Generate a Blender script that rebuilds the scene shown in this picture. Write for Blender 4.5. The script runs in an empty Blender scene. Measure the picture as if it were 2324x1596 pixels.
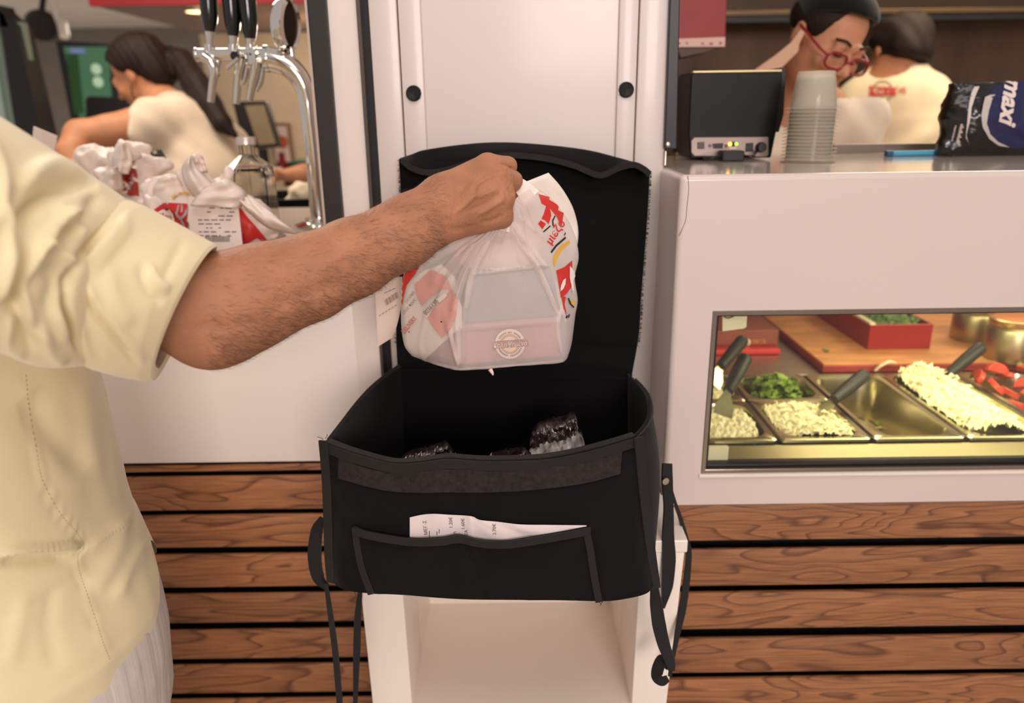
import bpy, bmesh, math, random
import numpy as np
from mathutils import Vector, Matrix, noise
from mathutils.bvhtree import BVHTree

random.seed(7)
rng = np.random.default_rng(7)
scene = bpy.context.scene
COL = scene.collection

# ------------------------------------------------------------------ camera
F_PX, CX, CY = 1650.0, 1162.0, 775.0
PITCH = math.radians(17.65)
ROLL = 0.013
CAM = np.array([0.0, 0.0, 1.45])
sp, cp = math.sin(PITCH), math.cos(PITCH)
_fwd = np.array([0, cp, -sp]); _r0 = np.array([1.0, 0, 0]); _u0 = np.array([0, sp, cp])
_rt = math.cos(ROLL) * _r0 - math.sin(ROLL) * _u0
_up = math.sin(ROLL) * _r0 + math.cos(ROLL) * _u0

cam_d = bpy.data.cameras.new('camera')
cam = bpy.data.objects.new('camera', cam_d); COL.objects.link(cam)
cam.matrix_world = Matrix.Translation(CAM) @ Matrix.Rotation(math.pi / 2 - PITCH, 4, 'X') @ Matrix.Rotation(-ROLL, 4, 'Z')
cam_d.sensor_width = 36.0
cam_d.lens = F_PX * 36.0 / 2324.0
cam_d.shift_y = -(798.0 - CY) / 2324.0
cam_d.clip_start = 0.02
cam_d.dof.use_dof = True
cam_d.dof.focus_distance = 0.86
cam_d.dof.aperture_fstop = 3.2
scene.camera = cam

# ------------------------------------------------------------------ light
def lin(c):
    return tuple(((x / 255.0) / 12.92 if x / 255.0 <= 0.04045 else ((x / 255.0 + 0.055) / 1.055) ** 2.4) for x in c)
world = bpy.data.worlds.new('world'); scene.world = world; world.use_nodes = True
bg = world.node_tree.nodes['Background']
bg.inputs['Color'].default_value = (1.0, 0.90, 0.865, 1); bg.inputs['Strength'].default_value = 0.50
def area(name, loc, target, size, power, color=(1, .9, .8), sy=None, spread=None):
    d = bpy.data.lights.new(name, 'AREA'); d.energy = power; d.color = color
    d.size = size
    if sy: d.shape = 'RECTANGLE'; d.size_y = sy
    if spread: d.spread = spread
    o = bpy.data.objects.new(name, d); COL.objects.link(o); o.location = loc
    o.rotation_euler = (Vector(target) - Vector(loc)).to_track_quat('-Z', 'Y').to_euler()
    o['kind'] = 'helper'
    return o
def point(name, loc, power, color=(1, .85, .65), r=.04):
    d = bpy.data.lights.new(name, 'POINT'); d.energy = power; d.color = color; d.shadow_soft_size = r
    o = bpy.data.objects.new(name, d); COL.objects.link(o); o.location = loc; o['kind'] = 'helper'
    return o
area('awning_light', (0.10, 0.02, 2.70), (0.05, .75, 0.9), 1.5, 13, (1, .90, .85), .8)
area('street_fill', (0.72, -3.2, 2.2), (-.2, 1.1, .9), 1.3, 84, (1, .90, .875), 1.0)  # added fill for street daylight, placed to reach the lower-left bar front
area('kitchen_light', (1.5, 2.3, 2.25), (1.4, 2.0, 0), 0.9, 16, (1, .82, .58), 0.5)
area('bar_light', (-1.2, 2.2, 2.3), (-1.2, 2.0, 0), 0.9, 16, (1, .86, .70), 0.6)
area('far_room_fill', (-3.2, 6.0, 2.2), (-3.2, 6.4, 0), 2.4, 80, (1, .90, .80), 2.0)  # added fill that lifts the dark far room and its back wall
area('case_light', (1.05, 1.16, 1.205), (1.05, 1.22, .8), 1.0, 4.2, (1, .93, .56), 0.10)
point('beige_wall_fill', (-.78, 3.75, 1.72), 9, (1, .86, .66), .05)  # added point fill under the soffit, brightens the beige wall
vs = scene.view_settings
vs.view_transform = 'Standard'; vs.look = 'None'; vs.exposure = 0.0; vs.gamma = 1.0; vs.use_curve_mapping = False

# ------------------------------------------------------------------ pixels <-> points
def ray(u, v):
    return _fwd + ((u - CX) / F_PX) * _rt - ((v - CY) / F_PX) * _up
def P(u, v, Y):
    r = ray(u, v); return CAM + r * (Y / r[1])
def Pz(u, v, z):
    r = ray(u, v); return CAM + r * ((z - CAM[2]) / r[2])
def Px(u, v, x):
    r = ray(u, v); return CAM + r * (x / r[0])
def D(u, v, d):
    return CAM + ray(u, v) * d
def proj(p):
    q = np.asarray(p, float) - CAM
    z = q @ _fwd
    return np.stack([CX + F_PX * (q @ _rt) / z, CY - F_PX * (q @ _up) / z], -1)

# ------------------------------------------------------------------ materials
MATS = {}
def mat(name, c, rough=.6, metal=0., var=0.08, vscale=6., bump=0., bscale=60., emit=None, es=1., trans=0., ior=1.45, sub=0., coat=0., spec=None, stretch=None):
    if name in MATS: return MATS[name]
    m = bpy.data.materials.new(name); m.use_nodes = True; MATS[name] = m
    nt = m.node_tree; b = nt.nodes['Principled BSDF']
    col = lin(c)
    b.inputs['Roughness'].default_value = rough; b.inputs['Metallic'].default_value = metal
    b.inputs['IOR'].default_value = ior
    if trans: b.inputs['Transmission Weight'].default_value = trans
    if coat: b.inputs['Coat Weight'].default_value = coat; b.inputs['Coat Roughness'].default_value = .12
    if spec is not None: b.inputs['Specular IOR Level'].default_value = spec
    if sub:
        b.inputs['Subsurface Weight'].default_value = sub; b.inputs['Subsurface Radius'].default_value = (1., .35, .2); b.inputs['Subsurface Scale'].default_value = .006
    tc = nt.nodes.new('ShaderNodeTexCoord')
    src = tc.outputs['Object']
    if stretch:
        mp = nt.nodes.new('ShaderNodeMapping'); mp.inputs['Scale'].default_value = stretch
        nt.links.new(src, mp.inputs['Vector']); src = mp.outputs['Vector']
    n = nt.nodes.new('ShaderNodeTexNoise'); n.inputs['Scale'].default_value = vscale; n.inputs['Detail'].default_value = 4
    nt.links.new(src, n.inputs['Vector'])
    r = nt.nodes.new('ShaderNodeValToRGB')
    r.color_ramp.elements[0].position = .3; r.color_ramp.elements[1].position = .7
    r.color_ramp.elements[0].color = tuple(x * (1 - var) for x in col) + (1,)
    r.color_ramp.elements[1].color = tuple(min(1, x * (1 + var)) for x in col) + (1,)
    nt.links.new(n.outputs['Fac'], r.inputs['Fac']); nt.links.new(r.outputs['Color'], b.inputs['Base Color'])
    if bump:
        n2 = nt.nodes.new('ShaderNodeTexNoise'); n2.inputs['Scale'].default_value = bscale; n2.inputs['Detail'].default_value = 3
        nt.links.new(src, n2.inputs['Vector'])
        bp = nt.nodes.new('ShaderNodeBump'); bp.inputs['Strength'].default_value = bump; bp.inputs['Distance'].default_value = .002
        nt.links.new(n2.outputs['Fac'], bp.inputs['Height']); nt.links.new(bp.outputs['Normal'], b.inputs['Normal'])
    if emit:
        b.inputs['Emission Color'].default_value = lin(emit) + (1,); b.inputs['Emission Strength'].default_value = es
    return m

def wood_mat(name, c1, c2, axis='X', scale=1.0, rough=.42, seed=0.):
    m = bpy.data.materials.new(name); m.use_nodes = True; nt = m.node_tree; b = nt.nodes['Principled BSDF']
    L = nt.links.new
    tc = nt.nodes.new('ShaderNodeTexCoord'); mp = nt.nodes.new('ShaderNodeMapping')
    oi = nt.nodes.new('ShaderNodeObjectInfo')
    add = nt.nodes.new('ShaderNodeVectorMath'); add.operation = 'ADD'
    mul = nt.nodes.new('ShaderNodeMath'); mul.operation = 'MULTIPLY'; mul.inputs[1].default_value = 37.
    L(oi.outputs['Random'], mul.inputs[0])
    cmb = nt.nodes.new('ShaderNodeCombineXYZ'); L(mul.outputs[0], cmb.inputs[0]); L(mul.outputs[0], cmb.inputs[1]); L(mul.outputs[0], cmb.inputs[2])
    L(tc.outputs['Object'], add.inputs[0]); L(cmb.outputs[0], add.inputs[1])
    L(add.outputs[0], mp.inputs['Vector'])
    mp.inputs['Scale'].default_value = (1.6 * scale, 9 * scale, 9 * scale) if axis == 'X' else (9 * scale, 1.6 * scale, 9 * scale)
    n0 = nt.nodes.new('ShaderNodeTexNoise'); n0.inputs['Scale'].default_value = 1.3; n0.inputs['Detail'].default_value = 2; n0.inputs['Distortion'].default_value = .35
    L(mp.outputs[0], n0.inputs['Vector'])
    ring = nt.nodes.new('ShaderNodeMath'); ring.operation = 'MULTIPLY'; ring.inputs[1].default_value = 15.
    L(n0.outputs['Fac'], ring.inputs[0])
    fr = nt.nodes.new('ShaderNodeMath'); fr.operation = 'FRACT'; L(ring.outputs[0], fr.inputs[0])
    r = nt.nodes.new('ShaderNodeValToRGB'); cr = r.color_ramp
    cr.elements[0].position = 0.0; cr.elements[0].color = lin(c1) + (1,)
    cr.elements[1].position = 1.0; cr.elements[1].color = lin(c1) + (1,)
    e = cr.elements.new(.72); e.color = lin(tuple(.75 * a + .25 * d for a, d in zip(c1, c2))) + (1,)
    e = cr.elements.new(.90); e.color = lin(c2) + (1,)
    L(fr.outputs[0], r.inputs['Fac'])
    mp2 = nt.nodes.new('ShaderNodeMapping'); L(add.outputs[0], mp2.inputs['Vector'])
    mp2.inputs['Scale'].default_value = (14, 420, 420) if axis == 'X' else (420, 14, 420)
    n1 = nt.nodes.new('ShaderNodeTexNoise'); n1.inputs['Scale'].default_value = 1.; n1.inputs['Detail'].default_value = 3; L(mp2.outputs[0], n1.inputs['Vector'])
    r1 = nt.nodes.new('ShaderNodeValToRGB'); r1.color_ramp.elements[0].position = .35; r1.color_ramp.elements[0].color = (.62, .58, .55, 1)
    r1.color_ramp.elements[1].position = .6; r1.color_ramp.elements[1].color = (1.06, 1.05, 1.04, 1)
    L(n1.outputs['Fac'], r1.inputs['Fac'])
    mx = nt.nodes.new('ShaderNodeMix'); mx.data_type = 'RGBA'; mx.blend_type = 'MULTIPLY'; mx.inputs[0].default_value = .8
    L(r.outputs[0], mx.inputs[6]); L(r1.outputs[0], mx.inputs[7])
    # per-board tone
    rr = nt.nodes.new('ShaderNodeMapRange'); rr.inputs[3].default_value = .82; rr.inputs[4].default_value = 1.12; L(oi.outputs['Random'], rr.inputs[0])
    mx2 = nt.nodes.new('ShaderNodeVectorMath'); mx2.operation = 'SCALE'; L(mx.outputs[2], mx2.inputs[0]); L(rr.outputs[0], mx2.inputs[3])
    L(mx2.outputs[0], b.inputs['Base Color'])
    b.inputs['Roughness'].default_value = rough
    bp = nt.nodes.new('ShaderNodeBump'); bp.inputs['Strength'].default_value = .25; bp.inputs['Distance'].default_value = .001
    L(n1.outputs['Fac'], bp.inputs['Height']); L(bp.outputs[0], b.inputs['Normal'])
    return m

def fabric_mat(name, c, rough=.85, weave=900., var=.12, wbump=.3, sheen=.2):
    m = mat(name, c, rough, var=var, vscale=9.)
    nt = m.node_tree; b = nt.nodes['Principled BSDF']; L = nt.links.new
    tc = nt.nodes.new('ShaderNodeTexCoord')
    n2 = nt.nodes.new('ShaderNodeTexNoise'); n2.inputs['Scale'].default_value = weave; n2.inputs['Detail'].default_value = 1
    L(tc.outputs['Object'], n2.inputs['Vector'])
    n3 = nt.nodes.new('ShaderNodeTexNoise'); n3.inputs['Scale'].default_value = 40; n3.inputs['Detail'].default_value = 4
    L(tc.outputs['Object'], n3.inputs['Vector'])
    ad = nt.nodes.new('ShaderNodeMath'); ad.operation = 'MULTIPLY_ADD'; ad.inputs[1].default_value = .35
    L(n2.outputs['Fac'], ad.inputs[0]); L(n3.outputs['Fac'], ad.inputs[2])
    bp = nt.nodes.new('ShaderNodeBump'); bp.inputs['Strength'].default_value = wbump; bp.inputs['Distance'].default_value = .0015
    L(ad.outputs[0], bp.inputs['Height']); L(bp.outputs[0], b.inputs['Normal'])
    b.inputs['Sheen Weight'].default_value = sheen
    b.inputs['Specular IOR Level'].default_value = .25
    return m

def film_mat(name, c, alpha=.75, transl=.35, rough=.35):
    """thin translucent plastic film: diffuse + translucent, partly see-through"""
    m = bpy.data.materials.new(name); m.use_nodes = True; nt = m.node_tree; L = nt.links.new
    for n in list(nt.nodes): nt.nodes.remove(n)
    out = nt.nodes.new('ShaderNodeOutputMaterial')
    p = nt.nodes.new('ShaderNodeBsdfPrincipled'); p.inputs['Roughness'].default_value = rough
    tc = nt.nodes.new('ShaderNodeTexCoord'); nz = nt.nodes.new('ShaderNodeTexNoise'); nz.inputs['Scale'].default_value = 14; nz.inputs['Detail'].default_value = 4
    L(tc.outputs['Object'], nz.inputs['Vector'])
    rp = nt.nodes.new('ShaderNodeValToRGB'); col = lin(c)
    rp.color_ramp.elements[0].color = tuple(x * .94 for x in col) + (1,); rp.color_ramp.elements[1].color = tuple(min(1, x * 1.05) for x in col) + (1,)
    L(nz.outputs['Fac'], rp.inputs['Fac']); L(rp.outputs[0], p.inputs['Base Color'])
    bp = nt.nodes.new('ShaderNodeBump'); bp.inputs['Strength'].default_value = .25; bp.inputs['Distance'].default_value = .003
    n2 = nt.nodes.new('ShaderNodeTexNoise'); n2.inputs['Scale'].default_value = 60; n2.inputs['Detail'].default_value = 2
    L(tc.outputs['Object'], n2.inputs['Vector']); L(n2.outputs['Fac'], bp.inputs['Height']); L(bp.outputs[0], p.inputs['Normal'])
    t = nt.nodes.new('ShaderNodeBsdfTranslucent'); L(rp.outputs[0], t.inputs['Color'])
    a = nt.nodes.new('ShaderNodeMixShader'); a.inputs[0].default_value = transl; L(p.outputs[0], a.inputs[1]); L(t.outputs[0], a.inputs[2])
    tr = nt.nodes.new('ShaderNodeBsdfTransparent')
    mx = nt.nodes.new('ShaderNodeMixShader'); mx.inputs[0].default_value = alpha
    L(tr.outputs[0], mx.inputs[1]); L(a.outputs[0], mx.inputs[2]); L(mx.outputs[0], out.inputs['Surface'])
    return m

def pane_mat(name, tint=(1, 1, 1), refl=1.35):
    m = bpy.data.materials.new(name); m.use_nodes = True; nt = m.node_tree; L = nt.links.new
    for n in list(nt.nodes): nt.nodes.remove(n)
    out = nt.nodes.new('ShaderNodeOutputMaterial')
    g = nt.nodes.new('ShaderNodeBsdfGlossy'); g.inputs['Roughness'].default_value = .03
    t = nt.nodes.new('ShaderNodeBsdfTransparent'); t.inputs['Color'].default_value = tint + (1,)
    lw = nt.nodes.new('ShaderNodeFresnel'); lw.inputs['IOR'].default_value = refl
    mx = nt.nodes.new('ShaderNodeMixShader'); L(lw.outputs[0], mx.inputs[0]); L(t.outputs[0], mx.inputs[1]); L(g.outputs[0], mx.inputs[2])
    L(mx.outputs[0], out.inputs['Surface'])
    return m

# ------------------------------------------------------------------ objects
OFF = {}
def setp(o, label=None, cat=None, group=None, kind=None):
    if label: o['label'] = label
    if cat: o['category'] = cat
    if group: o['group'] = group
    if kind: o['kind'] = kind
    return o
def thing(name, label, cat, loc=(0, 0, 0), group=None, kind=None):
    o = bpy.data.objects.new(name, None); COL.objects.link(o)
    o.location = tuple(float(x) for x in loc); o.empty_display_size = .05
    OFF[o.name] = np.array(loc, float)
    return setp(o, label, cat, group, kind)
def mk(name, V, Fc, m=None, parent=None, smooth=False, bevel=0., seg=2, label=None, solid=0., sub=0, mats=None, fmat=None, autosm=None):
    V = np.asarray(V, float)
    off = OFF.get(parent.name, np.zeros(3)) if parent is not None else np.zeros(3)
    me = bpy.data.meshes.new(name)
    me.from_pydata((V - off).tolist(), [], [tuple(int(i) for i in f) for f in Fc])
    if mats:
        for x in mats: me.materials.append(x)
        if fmat is not None: me.polygons.foreach_set('material_index', np.asarray(fmat, np.int32))
    elif m: me.materials.append(m)
    if bevel or autosm is not None or solid:
        bm = bmesh.new(); bm.from_mesh(me)
        if solid:
            bmesh.ops.recalc_face_normals(bm, faces=bm.faces[:])
            bmesh.ops.solidify(bm, geom=bm.faces[:], thickness=solid)
        if bevel:
            bmesh.ops.recalc_face_normals(bm, faces=bm.faces[:])
            eds = [e for e in bm.edges if len(e.link_faces) == 2 and e.calc_face_angle(0) > .35]
            bmesh.ops.bevel(bm, geom=eds, offset=bevel, segments=seg, profile=.5, affect='EDGES', clamp_overlap=True)
        bm.to_mesh(me); bm.free()
    if smooth:
        me.polygons.foreach_set('use_smooth', np.ones(len(me.polygons), bool))
        if bevel or autosm is not None:
            me.set_sharp_from_angle(angle=autosm or .6)
    me.update()
    o = bpy.data.objects.new(name, me); COL.objects.link(o)
    if parent is not None:
        o.parent = parent; OFF[o.name] = off
    if label: o['label'] = label
    if sub:
        md = o.modifiers.new('sub', 'SUBSURF'); md.levels = sub; md.render_levels = sub
    return o
BOXF = [(0, 3, 2, 1), (4, 5, 6, 7), (0, 1, 5, 4), (1, 2, 6, 5), (2, 3, 7, 6), (3, 0, 4, 7)]
def box(name, lo, hi, m, parent=None, bevel=.002, **k):
    x0, y0, z0 = lo; x1, y1, z1 = hi
    V = [(x0, y0, z0), (x1, y0, z0), (x1, y1, z0), (x0, y1, z0), (x0, y0, z1), (x1, y0, z1), (x1, y1, z1), (x0, y1, z1)]
    return mk(name, V, BOXF, m, parent, bevel=bevel, **k)
def prism(name, pts, depth, m, parent=None, bevel=0., axis=(0, 1, 0), **k):
    """closed polygon of 3-D points pushed along axis"""
    A = np.array([np.asarray(p, float) for p in pts]); n = len(A); B = A + np.asarray(axis, float) * depth
    Fc = [tuple(range(n)), tuple(range(2 * n - 1, n - 1, -1))] + [(i, i + n, (i + 1) % n + n, (i + 1) % n) for i in range(n)]
    o = mk(name, np.vstack([A, B]), Fc, m, parent, **k) if False else None
    V = np.vstack([A, B])
    bmk = dict(k)
    o = mk(name, V, Fc, m, parent, bevel=bevel, autosm=.6, **bmk)
    bm = bmesh.new(); bm.from_mesh(o.data); bmesh.ops.recalc_face_normals(bm, faces=bm.faces[:]); bm.to_mesh(o.data); bm.free()
    return o
def pprism(name, px, Y, depth, m, parent=None, **k):
    return prism(name, [P(u, v, Y) for u, v in px], depth, m, parent, **k)
def loft_data(rings, cap0=True, cap1=True, closed=True):
    R = [np.asarray(r, float) for r in rings]; n = len(R[0]); V = np.vstack(R); Fc = []
    for i in range(len(R) - 1):
        a, b = i * n, (i + 1) * n
        for j in range(n if closed else n - 1):
            k = (j + 1) % n
            Fc.append((a + j, a + k, b + k, b + j))
    if closed and cap0: Fc.append(tuple(range(n - 1, -1, -1)))
    if closed and cap1: Fc.append(tuple(range((len(R) - 1) * n, len(R) * n)))
    return V, Fc
def loft(name, rings, m, parent=None, cap0=True, cap1=True, closed=True, smooth=True, **k):
    V, Fc = loft_data(rings, cap0, cap1, closed)
    if 'autosm' not in k: k['autosm'] = .9
    return mk(name, V, Fc, m, parent, smooth=smooth, **k)
def catmull(pts, n):
    p = np.asarray(pts, float)
    if len(p) == 2: return p[0] + (p[1] - p[0]) * np.linspace(0, 1, n)[:, None]
    q = np.vstack([2 * p[0] - p[1], p, 2 * p[-1] - p[-2]]); out = []
    T = np.linspace(0, len(p) - 1, n)
    for t in T:
        i = min(int(t), len(p) - 2); f = t - i
        a, b, c, d = q[i], q[i + 1], q[i + 2], q[i + 3]
        out.append(.5 * (2 * b + (c - a) * f + (2 * a - 5 * b + 4 * c - d) * f ** 2 + (3 * b - a - 3 * c + d) * f ** 3))
    return np.array(out)
def frames(path):
    path = np.asarray(path, float); T = np.gradient(path, axis=0); T /= np.linalg.norm(T, axis=1)[:, None] + 1e-12
    up = np.array([0, 0, 1.0]) if abs(T[0][2]) < .9 else np.array([0, 1.0, 0])
    N = []; n = up - T[0] * (up @ T[0]); n /= np.linalg.norm(n)
    for t in T:
        n = n - t * (n @ t); n /= np.linalg.norm(n) + 1e-12; N.append(n.copy())
    N = np.array(N); B = np.cross(T, N)
    return T, N, B
def tube_rings(path, rad, seg=12):
    path = np.asarray(path, float); rad = np.broadcast_to(np.asarray(rad, float), (len(path),))
    T, N, B = frames(path); th = np.linspace(0, 2 * np.pi, seg, endpoint=False)
    return [path[i] + rad[i] * (np.cos(th)[:, None] * N[i] + np.sin(th)[:, None] * B[i]) for i in range(len(path))]
def tube(name, path, rad, m, parent=None, seg=12, n=None, **k):
    if n:
        if not np.isscalar(rad): rad = np.interp(np.linspace(0, 1, n), np.linspace(0, 1, len(rad)), rad)
        path = catmull(path, n)
    return loft(name, tube_rings(path, rad, seg), m, parent, **k)
def ribbon(name, path, width, normal, m, parent=None, thick=.0016, n=24, twist=None, **k):
    """flat band along a path; normal(s) = facing of the band"""
    path = catmull(path, n); T = np.gradient(path, axis=0); T /= np.linalg.norm(T, axis=1)[:, None]
    rings = []
    if np.ndim(normal) == 1: normal = np.tile(np.asarray(normal, float), (2, 1))
    NN = np.array([np.interp(np.linspace(0, 1, n), np.linspace(0, 1, len(normal)), np.asarray(normal)[:, j]) for j in range(3)]).T
    w = np.broadcast_to(np.interp(np.linspace(0, 1, n), np.linspace(0, 1, np.size(width)), np.atleast_1d(width)), (n,))
    for i in range(n):
        nn = NN[i] - T[i] * (NN[i] @ T[i]); nn /= np.linalg.norm(nn); b = np.cross(T[i], nn)
        hw, ht = w[i] / 2, thick / 2
        rings.append(np.array([path[i] + b * hw + nn * ht, path[i] - b * hw + nn * ht, path[i] - b * hw - nn * ht, path[i] + b * hw - nn * ht]))
    return loft(name, rings, m, parent, autosm=.7, **k)
def lathe(name, prof, c, m, parent=None, seg=32, axis=None, **k):
    """prof: list of (r, h) from bottom to top about c; axis: direction"""
    c = np.asarray(c, float); ax = np.array([0, 0, 1.0]) if axis is None else np.asarray(axis, float) / np.linalg.norm(axis)
    h0 = np.array([1.0, 0, 0]) if abs(ax[0]) < .9 else np.array([0, 1.0, 0])
    e1 = h0 - ax * (h0 @ ax); e1 /= np.linalg.norm(e1); e2 = np.cross(ax, e1)
    th = np.linspace(0, 2 * np.pi, seg, endpoint=False)
    rings = [c + ax * h + max(r, 1e-5) * (np.cos(th)[:, None] * e1 + np.sin(th)[:, None] * e2) for r, h in prof]
    return loft(name, rings, m, parent, autosm=k.pop('autosm', .7), **k)
def grid(name, fn, nu, nv, m, parent=None, solid=0., smooth=True, **k):
    V = [fn(i / (nu - 1), j / (nv - 1)) for j in range(nv) for i in range(nu)]
    Fc = [(j * nu + i, j * nu + i + 1, (j + 1) * nu + i + 1, (j + 1) * nu + i) for j in range(nv - 1) for i in range(nu - 1)]
    return mk(name, V, Fc, m, parent, smooth=smooth, solid=solid, **k)
def interp_px(pts, t):
    p = np.asarray(pts, float); c = catmull(p, 60); 
    return np.array([np.interp(t, np.linspace(0, 1, 60), c[:, j]) for j in range(p.shape[1])])
def dup(root, dloc, name=None):
    r = root.copy(); COL.objects.link(r); r.location = Vector(root.location) + Vector(dloc)
    for ch in list(root.children):
        c = ch.copy(); COL.objects.link(c); c.parent = r
        for g in ch.children:
            d = g.copy(); COL.objects.link(d); d.parent = c
    return r

# ------------------------------------------------------------------ signed-distance modelling (continuous bodies)
def unit(v): v = np.asarray(v, float); return v / np.linalg.norm(v)
class Body:
    def __init__(s, lo, hi, h):
        s.lo = np.asarray(lo, float); s.h = h
        s.n = np.ceil((np.asarray(hi, float) - s.lo) / h).astype(int) + 1
        s.D = np.full(tuple(s.n), 1.0, np.float32)
        s.ax = [s.lo[i] + h * np.arange(s.n[i]) for i in range(3)]
    def _sl(s, lo, hi, pad):
        a = np.clip(np.floor((lo - pad - s.lo) / s.h).astype(int), 0, s.n); b = np.clip(np.ceil((hi + pad - s.lo) / s.h).astype(int) + 1, 0, s.n)
        if np.any(b <= a): return None
        sl = tuple(slice(a[i], b[i]) for i in range(3))
        X = np.stack(np.meshgrid(*[s.ax[i][sl[i]] for i in range(3)], indexing='ij'), -1).astype(np.float32)
        return sl, X
    def _put(s, sl, d, k, op):
        a = s.D[sl]
        if op == 'cut':
            d = -d; h = np.maximum(k - np.abs(a - d), 0) / max(k, 1e-6); s.D[sl] = np.maximum(a, d) + h * h * k * .25
        else:
            h = np.maximum(k - np.abs(a - d), 0) / max(k, 1e-6); s.D[sl] = np.minimum(a, d) - h * h * k * .25
    def cap(s, a, b, ra, rb=None, k=.01, op='add'):
        rb = ra if rb is None else rb
        a = np.asarray(a, float); b = np.asarray(b, float); R = max(ra, rb)
        g = s._sl(np.minimum(a, b), np.maximum(a, b), R + k + 2 * s.h)
        if g is None: return s
        sl, X = g; ba = b - a; t = np.clip(((X - a) @ ba) / (ba @ ba + 1e-12), 0, 1)
        d = np.linalg.norm(X - (a + t[..., None] * ba), axis=-1) - (ra + (rb - ra) * t)
        s._put(sl, d.astype(np.float32), k, op); return s
    def chain(s, pts, rad, k=.01):
        for i in range(len(pts) - 1): s.cap(pts[i], pts[i + 1], rad[i], rad[i + 1], k)
        return s
    def ell(s, c, r, k=.01, R=None, op='add'):
        c = np.asarray(c, float); r = np.asarray(r, float); M = np.asarray(R, float) if R is not None else np.eye(3)
        g = s._sl(c, c, r.max() + k + 2 * s.h)
        if g is None: return s
        sl, X = g; q = (X - c) @ M          # columns of M = local axes
        k0 = np.linalg.norm(q / r, axis=-1); k1 = np.linalg.norm(q / (r * r), axis=-1) + 1e-9
        s._put(sl, (k0 * (k0 - 1) / k1).astype(np.float32), k, op); return s
    def warp(s, fn):
        X = np.stack(np.meshgrid(*s.ax, indexing='ij'), -1); s.D += fn(X).astype(np.float32); return s
    def mesh(s, smooth_iter=2):
        Dg = s.D; ins = Dg < 0; nx, ny, nz = Dg.shape
        c = np.zeros((nx - 1, ny - 1, nz - 1), np.int8)
        for dx in (0, 1):
            for dy in (0, 1):
                for dz in (0, 1): c += ins[dx:nx - 1 + dx, dy:ny - 1 + dy, dz:nz - 1 + dz]
        cells = np.argwhere((c > 0) & (c < 8)); idx = np.full(c.shape, -1, np.int64); idx[tuple(cells.T)] = np.arange(len(cells))
        acc = np.zeros((len(cells), 3)); cnt = np.zeros(len(cells))
        cor = [(dx, dy, dz) for dx in (0, 1) for dy in (0, 1) for dz in (0, 1)]
        for a in cor:
            for ax in range(3):
                if a[ax]: continue
                b = list(a); b[ax] = 1
                va = Dg[cells[:, 0] + a[0], cells[:, 1] + a[1], cells[:, 2] + a[2]]; vb = Dg[cells[:, 0] + b[0], cells[:, 1] + b[1], cells[:, 2] + b[2]]
                m = (va < 0) != (vb < 0); t = np.where(m, va / (va - vb + 1e-20), 0)
                p = np.tile(np.array(a, float), (len(cells), 1)); p[:, ax] += t
                acc[m] += p[m]; cnt[m] += 1
        V = s.lo + s.h * (cells + acc / cnt[:, None]); Fc = []
        for ax in range(3):
            sl0 = [slice(1, -1)] * 3; sl0[ax] = slice(0, -1); sl1 = list(sl0); sl1[ax] = slice(1, None)
            a = ins[tuple(sl0)]; b = ins[tuple(sl1)]; e = np.argwhere(a != b); sg = a[tuple(e.T)]
            base = e + 1; base[:, ax] = e[:, ax]
            o1, o2 = [(1, 2), (2, 0), (0, 1)][ax]
            q = []
            for d1, d2 in ((-1, -1), (0, -1), (0, 0), (-1, 0)):
                z = base.copy(); z[:, o1] += d1; z[:, o2] += d2; q.append(idx[tuple(z.T)])
            q = np.stack(q, -1); q[~sg] = q[~sg][:, ::-1]; Fc.append(q)
        Fc = np.vstack(Fc); Fc = Fc[(Fc >= 0).all(1)]
        for _ in range(smooth_iter):
            S = np.zeros_like(V); N = np.zeros(len(V))
            for i in range(4):
                j = (i + 1) % 4
                np.add.at(S, Fc[:, i], V[Fc[:, j]]); np.add.at(N, Fc[:, i], 1); np.add.at(S, Fc[:, j], V[Fc[:, i]]); np.add.at(N, Fc[:, j], 1)
            V = V * .5 + .5 * S / np.maximum(N, 1)[:, None]
        return V, Fc
    def build(s, name, m, parent=None, it=2, **k):
        V, Fc = s.mesh(it); return mk(name, V, Fc, m, parent, smooth=True, **k)

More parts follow.
